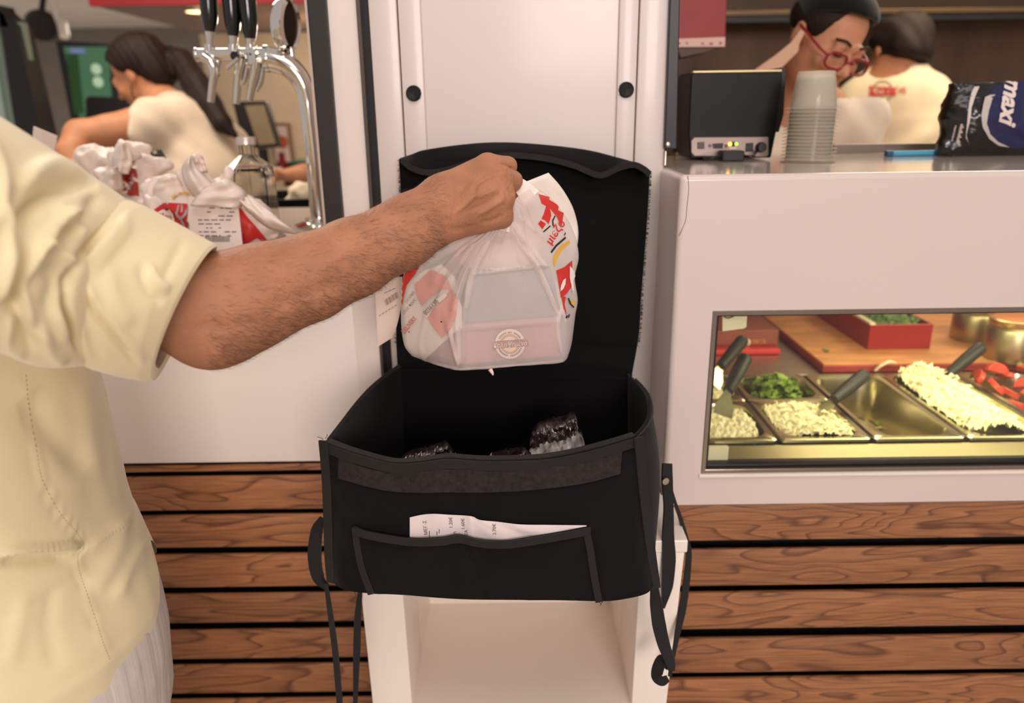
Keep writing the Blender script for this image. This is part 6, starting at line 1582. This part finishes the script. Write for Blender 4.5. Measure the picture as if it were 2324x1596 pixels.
# prints
def dc(n, t, m, off=.0010, step=9.): return decal(n, t, tbf, m, cbg, off=off, step=step)
M_pbeige = mat('print_beige', (226, 204, 190), .45); M_por = mat('print_orange', (222, 168, 120), .45); M_pln = mat('print_line_grey', (150, 138, 134), .45)
def band_clip(tri, lo=True):
    V, Fc = tri; keep = []
    for f in Fc:
        c = np.mean([V[i] for i in f], 0); y = c[1] - (780 - .075 * (c[0] - 1157))
        if abs(y) > 8.6: keep.append(f)
    return V, keep
lg = []
for r0 in np.arange(0, 38, 2): pass
dc('logo_band', poly_px([(1117, 777), (1197, 771), (1200, 785), (1119, 793)]), mat('band_rose', (186, 150, 142), .45), .0006)
dc('logo_disc', band_clip(join_px(*[ring_px(1157, 780, max(r, .01), r + 2, n=72) for r in np.arange(0, 33, 2)])), M_pbeige, .0008)
dc('logo_ring', band_clip(ring_px(1157, 780, 17.5, 20, n=72)), M_por, .0013); dc('logo_line', band_clip(ring_px(1157, 780, 21.2, 22.0, n=72)), M_pln, .0013)
lt = text_ring('και', 1157, 780, 24.5, -8, 8.5, 6.5, bold=.02)
marks = []
for a_ in list(range(-62, -14, 8)) + list(range(22, 62, 7)): marks.append(ring_px(1157, 780, 25, 28.5, a_ - 2.4, a_ + 2.0, 3))
for a_ in list(range(112, 178, 8)) + list(range(194, 250, 7)): marks.append(ring_px(1157, 780, 25, 28.5, a_ - 2.4, a_ + 2.0, 3))
dc('logo_lettering', join_px(lt, *marks), M_pln, .0013, 6)
dc('logo_name', join_px(text_px('Καλο', 1119.5, 789, 15, -4.3, shear=.1, bold=.016, sx=.80), text_px('ημένο', 1161.5, 785.5, 14, -4.5, shear=.1, bold=.016, sx=.86)), M_pbeige, .0013, 6)
dc('logo_fork', join_px(ring_px(1156, 778, 2.6, 4.2, 90, 270, 12), poly_px([(1151.9, 778), (1153.4, 778), (1153.8, 773.5), (1152.4, 773.5)], [(1155.4, 782), (1156.8, 782), (1156.8, 773.5), (1155.4, 773.5)], [(1158.6, 778), (1160.1, 778), (1160.6, 773.5), (1159.2, 773.5)], [(1154.9, 781), (1156.8, 781), (1155.9, 798), (1154.0, 798)])), M_pbeige, .0014, 6)
lf = decal('leaflet', poly_px([(915, 690), (930, 640), (960, 615), (1000, 600), (1030, 630), (1046, 700), (1046, 745), (1004, 778), (962, 818), (936, 806), (920, 786)]), tbf, mat('leaflet_white', (250, 240, 230), .6), None, off=-.0025)
setp(lf, 'white leaflet pressed against the left inner side of the carrier bag', 'leaflet')
# doubled film along the gathered folds is whiter than the single layer
def fold(line, w, nm='film_fold'):
    c = catmull(line, 18); T = np.gradient(c, axis=0); T /= np.linalg.norm(T, axis=1)[:, None]; N = np.stack([-T[:, 1], T[:, 0]], -1); tt = np.linspace(0, 1, 18); ww = w * np.sin(np.pi * (.12 + .80 * tt)) ** .6
    dc(nm, poly_px(list(c + N * ww[:, None] / 2) + list((c - N * ww[:, None] / 2)[::-1])), M_fold, .0005)
M_fold = film_mat('film_doubled', (248, 234, 226), .62, .3, .25)
for ln_, w_ in (([(1164, 505), (1192, 558), (1220, 610), (1244, 660), (1266, 712)], 13), ([(1172, 508), (1204, 560), (1240, 604)], 9), ([(1108, 545), (1086, 590), (1068, 640), (1058, 700)], 16), ([(1090, 546), (1054, 610), (1030, 680), (1016, 740)], 12), ([(1074, 548), (1030, 604), (996, 664), (976, 720)], 11), ([(1044, 690), (1042, 760), (1042, 826)], 10), ([(1012, 700), (1026, 770), (1040, 830)], 8), ([(1276, 690), (1266, 740), (1274, 800)], 8), ([(1262, 640), (1270, 680), (1284, 730)], 8), ([(960, 820), (1000, 828), (1040, 836)], 5), ([(1044, 837), (1160, 829), (1276, 818)], 4)):
    fold(ln_, w_)
# vivid print on the right outer side
dc('side_red', poly_px([(1221, 441), (1246, 448), (1268, 462), (1278, 484), (1273, 515), (1262, 492), (1248, 475), (1242, 470), (1228, 462)]), M_pr)
dc('side_red', poly_px([(1240, 462), (1248, 478), (1250, 490), (1244, 509), (1236, 500), (1228, 497), (1233, 485)]), M_pr)
dc('side_red', poly_px([(1220, 508), (1226, 500), (1238, 508), (1230, 520)]), M_pr)
dc('side_lettering', join_px(text_px('μιεζο', 1248, 557, 26, -56, bold=.02, shear=.1, sx=.95)), M_pr, .0016)
dc('side_black_lines', join_px(poly_px([(1231, 525), (1247, 511), (1248, 514), (1232, 528)], [(1252, 513), (1251, 500), (1257, 489), (1259, 491), (1254, 501), (1255, 513)], [(1278, 533), (1281, 526), (1282, 531), (1279, 536)]), poly_px([(1248, 571), (1259, 556), (1281, 537), (1283, 541), (1262, 559), (1250, 575)])), M_pk, .0014)
dc('side_yellow_arc', poly_px([(1253, 592), (1258, 575), (1270, 558), (1290, 545), (1292, 551), (1276, 565), (1264, 583), (1258, 606)]), M_py, .0014)
dc('side_red', poly_px([(1261, 614), (1280, 606), (1297, 591), (1298, 615), (1300, 645), (1284, 668), (1272, 676), (1268, 650)]), M_pr)
dc('side_red', poly_px([(1273, 672), (1283, 674), (1280, 690), (1285, 715), (1278, 700)]), M_pr)
dc('side_fork', poly_px([(1291, 604), (1293, 604), (1294, 624), (1297, 628), (1300, 624), (1299, 614), (1301, 614), (1303, 627), (1299, 636), (1300, 662), (1297, 666), (1296, 637), (1291, 630)]), M_pw, .0016)
dc('side_leaf', poly_px([(1270, 661), (1271, 648), (1276, 636), (1282, 631), (1281, 645), (1276, 656)]), M_pw, .0016)
dc('side_black_lines', poly_px([(1286, 677), (1291, 690), (1299, 699), (1302, 697), (1294, 689), (1289, 676)], [(1283, 716), (1287, 716), (1285, 722), (1282, 722)], [(1288, 714), (1291, 712), (1290, 720), (1287, 722)]), M_pk, .0016)
dc('side_yellow', poly_px([(1292, 680), (1303, 684), (1299, 693), (1295, 690)]), M_py, .0016)
# print on the left side, pale through the film, vivid at the turned edge
M_ppale = mat('print_pale_pink', (222, 164, 152), .45); M_ppk2 = mat('print_pale_red2', (204, 128, 116), .45)
dc('left_red', poly_px([(906, 696), (908, 640), (920, 600), (960, 590), (944, 622), (934, 634), (924, 648), (918, 670), (914, 694)]), M_pr)
dc('left_pink', poly_px([(942, 646), (980, 612), (1014, 630), (1026, 660), (1004, 655), (982, 672), (968, 684), (958, 694), (948, 676)]), M_ppale)
dc('left_pink', poly_px([(968, 716), (990, 695), (1012, 678), (1024, 656), (1040, 678), (1036, 715), (1022, 748), (1004, 768), (985, 744)]), M_ppale)
dc('left_number_band', poly_px([(962, 716), (978, 692), (998, 673), (1010, 662), (1016, 671), (1000, 684), (984, 702), (970, 722)]), M_pbeige, .0012)
dc('left_grey_number', text_px('8036130', 969, 716, 14, -47, bold=.012, sx=.86), M_pln, .0018)
dc('left_delivery', text_px('DELIVERY', 920, 758, 14.5, -52, bold=.03, sx=.72), M_ppk2, .0014)
dc('left_small_lettering', join_px(text_px('ελες προς', 919, 714, 10.5, -51, sx=.85), text_px('ιοσιακο', 924, 688, 10, -52, sx=.9)), M_pln, .0014)
dc('left_specks', join_px(ring_px(1003, 730, .1, 1.8, n=8), ring_px(930, 753, .1, 1.4, n=8)), M_pk, .0014)
# receipt hanging behind the bag at its left
rv = thing('receipt', 'receipt with barcode hanging at the left behind the forearm', 'receipt', P(880, 700, .955))
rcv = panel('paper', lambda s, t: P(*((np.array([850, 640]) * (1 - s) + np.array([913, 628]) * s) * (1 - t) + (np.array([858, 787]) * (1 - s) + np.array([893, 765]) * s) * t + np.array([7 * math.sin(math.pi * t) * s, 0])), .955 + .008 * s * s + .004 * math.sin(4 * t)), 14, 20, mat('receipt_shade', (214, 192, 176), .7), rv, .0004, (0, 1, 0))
rb_ = bvh_of(rcv)
bcv = []
for i in range(13):
    u = 872 + i * 2.3; v = 681 - i * 1.55
    w = 1.0 + .8 * ((i * 5) % 3) / 2; bcv.append([(u, v), (u + w, v - w * .6), (u + w + 4, v + 13 - w * .6), (u + 4, v + 13)])
decal('barcode', poly_px(*bcv), rb_, mat('barcode_brown', (160, 122, 108), .7), rv, off=.0006)
decal('receipt_lines', poly_px(*[[(872 + k * 9, 664 - k * 4), (879 + k * 9, 661 - k * 4), (879 + k * 9, 663 - k * 4), (872 + k * 9, 666 - k * 4)] for k in range(3)], *[[(860 + k * 7, 716 - k * 4.4), (865 + k * 7, 713 - k * 4.4), (865 + k * 7, 715 - k * 4.4), (860 + k * 7, 718 - k * 4.4)] for k in range(6)]), rb_, MATS['barcode_brown'], rv, off=.0006)
tube('staple', [P(906, 634, .958), P(920, 640, .95), P(932, 648, .938)], .0007, M_steel, rv, seg=6, n=6)

# ================================================================== CUSTOMER IN THE PALE YELLOW SHIRT
man = thing('person', 'person in pale yellow shirt with rolled sleeve lifting the white carrier bag', 'person', (-.53, .68, 0))
M_skinC = skin_mat('skin_tanned', (166, 113, 83), sub=.08, var=.14, bump=.5)
# --- forearm and hand, fine grid
sh_c = D(-95, 440, .535)
pts = [(-95, 450, .54, 150), (120, 560, .61, 116), (330, 654, .676, 108), (450, 704, .715, 106), (520, 690, .726, 112), (600, 663, .738, 106), (700, 631, .755, 94), (800, 586, .775, 85), (900, 538, .79, 74), (955, 508, .80, 64)]
P3 = [D(u, v, d) for u, v, d, r in pts]; R3 = [px_r(r, d) for u, v, d, r in pts]
lo = np.min([D(-100, 900, .55), D(380, 330, .60)], 0)
A = Body((D(60, 600, .60)[0], .50, D(400, 880, .70)[2]), (D(1215, 400, .85)[0], .98, D(1100, 300, .82)[2]), .0021)
A.chain(P3, R3, .014)
def DC(a, b, ra, rb=None, k=.010):
    A.cap(D(*a), D(*b), px_r(ra, a[2]), px_r(rb if rb else ra, b[2]), k)
A.ell(D(488, 764, .716), np.array([52, 40, 52]) * .716 / F_PX, .03)
DC((480, 760, .716), (560, 730, .735), 50, 46, .03)
# wrist: two bones side by side, flattened
DC((930, 490, .797), (1010, 448, .812), 50, 44, .014); DC((930, 545, .797), (1010, 502, .815), 46, 42, .014)
# ulna knob on the little-finger side
A.ell(D(948, 556, .79), np.array([.016, .014, .013]), .012)
# back of the hand
kn = {'i': (1106, 374, .842), 'm': (1136, 402, .829), 'r': (1143, 446, .829), 'p': (1138, 492, .842)}
DC((1000, 440, .815), kn['i'], 40, 26, .016); DC((1005, 462, .812), kn['m'], 42, 27, .016); DC((1005, 485, .812), kn['r'], 42, 26, .016); DC((1000, 506, .818), kn['p'], 38, 27, .016)
DC((1030, 455, .845), (1110, 440, .862), 44, 34, .016)
DC((1030, 500, .845), (1100, 500, .862), 40, 30, .016)
# index: knuckle, first phalanx forward, bent back underneath
def finger(ps, rs, k=.0035):
    for (a, b), (ra, rb) in zip(zip(ps[:-1], ps[1:]), zip(rs[:-1], rs[1:])): A.cap(D(*a), D(*b), px_r(ra, a[2]), px_r(rb, b[2]), k)
finger([kn['i'], (1152, 377, .858), (1150, 402, .885), (1124, 420, .893)], [26, 21, 19, 16])
finger([kn['m'], (1164, 410, .843), (1160, 434, .872), (1130, 446, .888)], [26, 21.5, 19, 16])
finger([kn['r'], (1148, 458, .857), (1140, 470, .882), (1112, 470, .886)], [25, 21, 19, 16])
finger([kn['p'], (1138, 500, .868), (1124, 500, .886), (1098, 492, .886)], [26, 19, 17, 14])
# thumb on the far side closing against the index
finger([(1030, 440, .845), (1075, 410, .875), (1112, 402, .900), (1136, 414, .905)], [32, 24, 20, 16], .008)
va, fa = A.mesh(2)
# --- coarse rest of the body: head, neck, trunk, other arm, legs
Bd = Body((-1.0, .30, 0), (-.28, 1.05, 1.82), .011)
hcm = np.array([-.56, .70, 1.645]); at, r_, f_, u_ = head_sdf(Bd, hcm, (.72, .62, -.30), (0, 0, 1), 1., neck=([np.array([-.585, .69, 1.46])], [.065]))
Bd.chain([[-.60, .69, 1.32], [-.635, .695, 1.15], [-.635, .70, .95]], [.095, .095, .10], .05)
Bd.cap(sh_c, [-.585, .68, 1.37], .05, .07, .04)
ls = np.array([-.70, .82, 1.40]); Bd.chain([[-.59, .70, 1.38], ls, [-.74, .84, 1.12], [-.68, .90, .90]], [.07, .06, .046, .034], .03)
hl = np.array([-.675, .905, .86]); Bd.cap([-.68, .90, .90], hl, .03, .034, .01)
for i in range(4): Bd.cap(hl, hl + [.012 * (i - 1.5), .012 * (i - 1.5), -.085 + .008 * abs(i - 1.4)], .011, .008, .006)
Bd.cap(hl, hl + [.045, .01, -.04], .012, .009, .008)
legs_to_floor(Bd, [-.635, .70, .90], (-.65, .76, 0), .075, .075)
vb_, fb2 = Bd.mesh(2)
body = mk('body', np.vstack([va, vb_]), np.vstack([fa, fb2 + len(va)]), M_skinC, man, smooth=True)
# veins, tendons and creases on the back of the hand and forearm
sculpt(body, [
 ([(1028, 487), (1052, 468), (1074, 446), (1078, 424), (1100, 408), (1138, 390)], 4.5, 0.00276),
 ([(1068, 450), (1100, 442), (1132, 424)], 4.5, 0.00203), ([(1074, 446), (1110, 438), (1138, 430)], 4, .0015),
 ([(1083, 488), (1115, 470), (1146, 450)], 5, 0.00232), ([(1060, 480), (1100, 462), (1140, 440)], 4, -0.00145),
 ([(1040, 440), (1075, 400), (1104, 372)], 6, 0.00174), ([(1090, 505), (1120, 500), (1140, 488)], 5, -0.00174),
 ([(1096, 380), (1108, 372), (1118, 366)], 9, 0.00174), ([(1128, 402), (1138, 396), (1146, 392)], 9, 0.00203), ([(1136, 446), (1146, 442)], 8, 0.00174),
 ([(1136, 372), (1148, 382), (1166, 382)], 3.2, -0.00319), ([(1152, 424), (1158, 432), (1166, 440)], 3.2, -0.00290),
 ([(960, 478), (990, 486), (1024, 490)], 7, 0.00145), ([(870, 530), (930, 500), (985, 480)], 9, 0.00160), ([(720, 610), (800, 568), (880, 528)], 12, 0.00174),
 ([(600, 700), (720, 660), (840, 610)], 20, -0.00232), ([(470, 800), (510, 800)], 18, 0.00203), ([(440, 740), (520, 740), (600, 720)], 16, -0.00174), ([(1000, 520), (1040, 520), (1090, 512)], 8, -.0015)])
# arm hair: many short strands growing along the forearm
me = body.data
hv = np.random.default_rng(11); V, Fc = [], []
n_arm = len(va); co = np.array([v.co for v in me.vertices[:n_arm]]) + OFF['person' if False else man.name]; no = np.array([v.normal for v in me.vertices[:n_arm]])
uv = proj(co); dirf = unit(D(960, 505, .80) - D(520, 690, .726)); dwn = np.array([.15, .1, -1.])
cand = np.where((uv[:, 0] > 470) & (uv[:, 0] < 1010) & (no[:, 1] < .55))[0]
w = np.clip(.25 + (uv[cand, 1] - (690 - (uv[cand, 0] - 520) * .42)) / 120, .10, 1.2) + np.where(uv[cand, 0] > 800, .25, 0); w /= w.sum()
for i in hv.choice(cand, 4200, p=w):
    p, n = co[i], no[i]; t = unit(dirf * .75 + dwn * hv.uniform(.25, .8) + hv.normal(0, .22, 3)); t = unit(t - n * (t @ n)); L_ = hv.uniform(.006, .013); s_ = np.cross(n, t) * .00008
    a, b, c = p, p + t * L_ * .5 + n * L_ * .22, p + t * L_ + n * L_ * .25; k = len(V)
    V += [a + s_, a - s_, b + s_ * .8, b - s_ * .8, c]; Fc += [(k, k + 1, k + 3, k + 2), (k + 2, k + 3, k + 4)]
ah = mk('arm_hair', V, Fc, mat('arm_hair', (70, 46, 34), .6), man); ah['kind'] = 'stuff'
hb = Body(tuple(hcm - .2), tuple(hcm + .2), .008); M_ = np.stack([r_, f_, u_], 1)
hb.ell(at(0, -.02, .045), [.086, .106, .088], .01, M_); hb.ell(at(0, .11, -.04), [.2, .10, .12], .01, M_, op='cut'); hb.ell(at(0, 0, -.14), [.2, .2, .09], .01, M_, op='cut')
hb.build('hair', M_hair, man, 1)

# --- shirt
M_sh = fabric_mat('shirt_yellow', (232, 216, 172), .55, 1100, var=.04, wbump=.12, sheen=.25)
_b = M_sh.node_tree.nodes['Principled BSDF']; _b.inputs['Specular IOR Level'].default_value = .4; _b.inputs['Roughness'].default_value = .48
def ring_px3(top, bot, d, w, ns, n=120, far=.35):
    tp, bt_ = np.array(top, float), np.array(bot, float); c = (tp + bt_) / 2; e1 = (tp - bt_) / 2
    out = []
    for a in np.linspace(0, 2 * np.pi, n, endpoint=False):
        s_ = math.sin(a); q = c + e1 * math.cos(a); q[0] += ns * (max(0, s_) - far * max(0, -s_))
        out.append(D(q[0], q[1], d - w * s_))
    return np.array(out)
RS = [((-230, 175), (-200, 770), .505, .10, 0), ((-130, 205), (-130, 785), .52, .10, 0), ((-60, 228), (-60, 795), .535, .098, 0), ((0, 264), (0, 802), .552, .095, 0), ((70, 308), (62, 826), .572, .092, -4), ((135, 350), (122, 836), .592, .088, -8), ((205, 396), (180, 832), .614, .084, -16), ((262, 434), (212, 828), .636, .078, -26), ((320, 482), (252, 822), .655, .070, -30), ((372, 528), (300, 805), .672, .062, -30)]
def resample(rings, n): 
    R = np.array(rings); out = []
    pts_ = np.stack([catmull(R[:, k], n) for k in range(R.shape[1])], 1); return [pts_[i] for i in range(n)]
def ring_w(c, r, n=120):
    th_s = np.linspace(0, 2 * np.pi, n, endpoint=False)[:, None]; c = np.asarray(c, float)
    return c + np.array([0, 0, r]) * np.cos(th_s) + np.array([-.70, -.70, 0]) * r * np.sin(th_s)
slv = resample([ring_w((-.585, .69, 1.35), .082), ring_w((-.52, .635, 1.365), .080)] + [ring_px3(*q) for q in RS], 124)
sleeve = loft('sleeve', slv, M_sh, man, cap0=False, cap1=False)
sculpt(sleeve, [
 ([(225, 420), (165, 418), (105, 440), (62, 490), (46, 560), (44, 640), (52, 720)], 17, -.0120), ([(205, 392), (140, 372), (90, 386), (40, 430)], 20, .0065),
 ([(215, 470), (150, 492), (100, 540), (62, 610), (52, 660), (76, 740)], 11, .0085), ([(8, 470), (18, 540), (6, 617), (-20, 690)], 13, .0095), ([(30, 430), (24, 500), (30, 580)], 12, -.006),
 ([(84, 552), (130, 572), (176, 604)], 9, .006), ([(100, 600), (130, 640), (110, 720)], 22, -.006), ([(230, 440), (200, 475), (150, 530), (120, 570)], 15, -.0065),
 ([(90, 740), (110, 790), (150, 826)], 14, .006), ([(20, 640), (40, 730), (80, 800)], 14, -.006), ([(160, 640), (130, 700), (150, 780)], 14, .005), ([(296, 474), (224, 540), (172, 608), (150, 684), (164, 745), (186, 816)], 9, -.012), ([(120, 470), (170, 500), (190, 540)], 12, .005), ([(-40, 300), (0, 400), (-10, 520)], 16, .006), ([(40, 700), (20, 770), (60, 815)], 12, .005)])
C0 = [((300, 462), (214, 826), .648, .080, -62), ((292, 455), (196, 830), .640, .096, -92), ((330, 468), (222, 842), .650, .102, -92), ((390, 500), (280, 858), .668, .098, -74), ((450, 533), (328, 866), .685, .088, -46), ((487, 553), (350, 864), .696, .078, -32), ((492, 560), (356, 858), .698, .073, -30), ((470, 566), (360, 836), .692, .068, -30), ((400, 540), (310, 815), .676, .066, -40)]
cuffr = []
R = [ring_px3(*q) for q in C0]
for i in range(len(R) - 1):
    for f in np.linspace(0, 1, 9, endpoint=False): cuffr.append(R[i] * (1 - f) + R[i + 1] * f)
cuffr.append(R[-1])
cuff = loft('cuff', cuffr, M_sh, man, cap0=False, cap1=False)
sculpt(cuff, [([(300, 482), (236, 548), (186, 610), (168, 684), (184, 745), (206, 816)], 9, .005), ([(176, 640), (204, 694), (261, 763), (318, 836)], 6, -.0065), ([(190, 640), (222, 694), (280, 760), (330, 820)], 9, .0045), ([(335, 600), (352, 632), (385, 662)], 8, .005), ([(320, 600), (335, 650), (372, 690)], 12, -.0035), ([(300, 500), (250, 560), (200, 620)], 16, .004), ([(240, 600), (262, 680), (300, 740)], 20, .003), ([(420, 540), (390, 600), (372, 640)], 12, -.0025)])
# trunk of the shirt
CT = [(150, 560), (185, 680), (208, 770), (224, 835), (241, 900), (263, 1000), (286, 1100), (303, 1150), (333, 1215), (362, 1272), (374, 1312), (374, 1345), (376, 1390), (382, 1440), (390, 1500), (398, 1560), (402, 1600), (406, 1690)]
nT = 200; th_ = np.linspace(0, 2 * np.pi, nT, endpoint=False)
ctc = catmull(CT, 80)
def hem_v(a):           # hem height (pixel row on the contour) against the turn away from the side
    x = abs((a - .50 + math.pi) % (2 * math.pi) - math.pi); x = min(x, math.pi - x) if x > math.pi / 2 else x
    return 1398 + 215 * (math.sin(min(1., x / 1.0) * math.pi / 2) ** 1.15)
rows = []
_tv = np.array([q[1] for q in CT], float); _tu = np.array([q[0] for q in CT], float)
for (u, v) in ctc:
    c = P(u, v, .64); f = np.clip((v - 560) / 1130, 0, 1); rx = .135 + .045 * f; ry = .145 + .05 * f
    cx_, cy_ = c[0] - rx, .695
    for _ in range(4):      # settle the ring so that its outline, not its side point, meets the contour
        q = np.stack([cx_ + rx * np.cos(th_), cy_ + ry * np.sin(th_), np.full(nT, c[2])], -1); pq = proj(q); k = int(np.argmax(pq[:, 0]))
        dd = (q[k] - CAM) @ _fwd; cx_ += (np.interp(pq[k, 1], _tv, _tu) - pq[k, 0]) * dd / F_PX
    rows.append((c[2], cx_, cy_, rx, ry, v))
def trunk_pt(a, v):
    i = np.interp(v, [r[5] for r in rows], np.arange(len(rows))); i0 = int(min(i, len(rows) - 2)); f = i - i0
    z, cx_, cy_, rx, ry = [rows[i0][k] * (1 - f) + rows[i0 + 1][k] * f for k in range(5)]
    return np.array([cx_ + rx * math.cos(a), cy_ + ry * math.sin(a), z])
M_ = 170; V = []
for j in range(M_):
    for a in th_:
        t = j / (M_ - 1); v = 560 + (hem_v(a) - 560) * t; p = trunk_pt(a, v)
        # relaxed folds
        n = np.array([math.cos(a), math.sin(a), 0]); p = p + n * (.004 * noise.noise(Vector((math.cos(a) * 2, math.sin(a) * 2, p[2] * 7))) + .0018 * noise.noise(Vector((math.cos(a) * 6, math.sin(a) * 6, p[2] * 16))))
        V.append(p)
Fc = [(j * nT + k, j * nT + (k + 1) % nT, (j + 1) * nT + (k + 1) % nT, (j + 1) * nT + k) for j in range(M_ - 1) for k in range(nT)]
# shoulders: close the top towards the neck
top0 = len(V)
for s_, zz in ((.86, 1.39), (.58, 1.43), (.46, 1.455)):
    for k, a in enumerate(th_):
        b = V[k]; c = np.array([-.585, .69]); V.append(np.array([c[0] + (b[0] - c[0]) * s_, c[1] + (b[1] - c[1]) * s_, zz]))
idx = [list(range(nT))] + [list(range(top0 + q * nT, top0 + (q + 1) * nT)) for q in range(3)]
for q in range(3):
    for k in range(nT): Fc.append((idx[q][(k + 1) % nT], idx[q][k], idx[q + 1][k], idx[q + 1][(k + 1) % nT]))
shirt = mk('shirt', V, [tuple(reversed(f)) for f in Fc], M_sh, man, smooth=True)
seam = [(52, 850), (60, 930), (78, 1030), (90, 1090), (130, 1165), (165, 1205), (184, 1240), (170, 1262), (174, 1295), (190, 1345), (212, 1410), (228, 1460), (246, 1505)]
sculpt(shirt, [(seam, 3.2, -.0022), ([(p[0] + 8, p[1] + 2) for p in seam], 5, .0018), ([(-20, 1258), (60, 1248), (130, 1244), (186, 1240)], 8, .0115), ([(0, 1280), (80, 1272), (170, 1266)], 12, -.009), ([(186, 1250), (240, 1215), (300, 1165)], 12, .007), ([(60, 900), (130, 1000), (200, 1060)], 30, -.006), ([(280, 1180), (250, 1280), (200, 1340)], 24, .006), ([(180, 860), (200, 980), (225, 1080)], 20, .003), ([(330, 1230), (290, 1290), (262, 1360)], 16, .006), ([(60, 1340), (40, 1430), (20, 1520)], 18, .003), ([(120, 1330), (110, 1420), (130, 1520)], 16, -.003)])
tbs = bvh_of(shirt)
st_px = []
sm = catmull([(p[0] + 6, p[1]) for p in seam], 90)
for i in range(0, 88, 1):
    a, b = sm[i], sm[i] + (sm[i + 1] - sm[i]) * .55; d = unit(b - a); n = np.array([-d[1], d[0]]) * .6; st_px.append([a + n, b + n, b - n, a - n])
decal('seam_stitch', poly_px(*st_px), tbs, mat('thread_yellow', (186, 166, 116), .7), man, off=.0006)['kind'] = 'stuff'
left_sl = loft('sleeve', tube_rings(catmull([[-.60, .74, 1.42], ls, [-.745, .845, 1.15], [-.735, .85, 1.08]], 24), np.linspace(.085, .068, 24), 28), M_sh, man, cap0=False, cap1=False)
# trousers
M_tr2 = mat('trousers_stripe', (214, 202, 192), .75, var=.10, vscale=2.0, stretch=(70, 70, 1.2), bump=.3, bscale=3.)
Bt = Body((-.80, .42, .06), (-.30, 1.0, 1.06), .009)
def trow(v): return [np.interp(v, [r[5] for r in rows], [r[k] for r in rows]) for k in range(5)]
ch = []
for v_, k_ in ((1180, .80), (1330, .86), (1460, .93), (1560, .985), (1680, 1.0)):
    z_, x_, y_, rx_, ry_ = trow(v_); ch.append(([x_ + .004, y_, z_], rx_ * k_))
cxh = ch[-1][0][0]
Bt.chain([c for c, r in ch], [r for c, r in ch], .02)
for q in (-1, 1):
    h_ = np.array([cxh, .695, ch[-1][0][2] + .02]) + np.array([.65, -.76, 0]) * .07 * -q * -1
    Bt.chain([h_, [h_[0], h_[1], .48], [h_[0], h_[1] + .01, .09]], [.108, .088, .078], .04)
Bt.warp(lambda X: .0016 * np.sin(np.arctan2(X[..., 1] - .695, X[..., 0] - cxh) * 46))
Bt.build('trousers', M_tr2, man, 1)
for q in (-1, 1):
    h_ = np.array([cxh, .695, 0]) + np.array([.65, -.76, 0]) * .07 * q; S = Body(tuple(h_ + [-.16, -.16, -.01]), tuple(h_ + [.26, .26, .14]), .008)
    S.cap(h_ + [-.02, -.02, .045], h_ + [.12, .11, .035], .044, .038, .02); S.cap(h_ + [0, 0, .05], h_ + [0, 0, .10], .045, .042, .02); S.warp(lambda X: np.where(X[..., 2] < .003, .4, 0))
    S.build('shoe', mat('shoe_brown', (70, 48, 36), .5), man, 2)
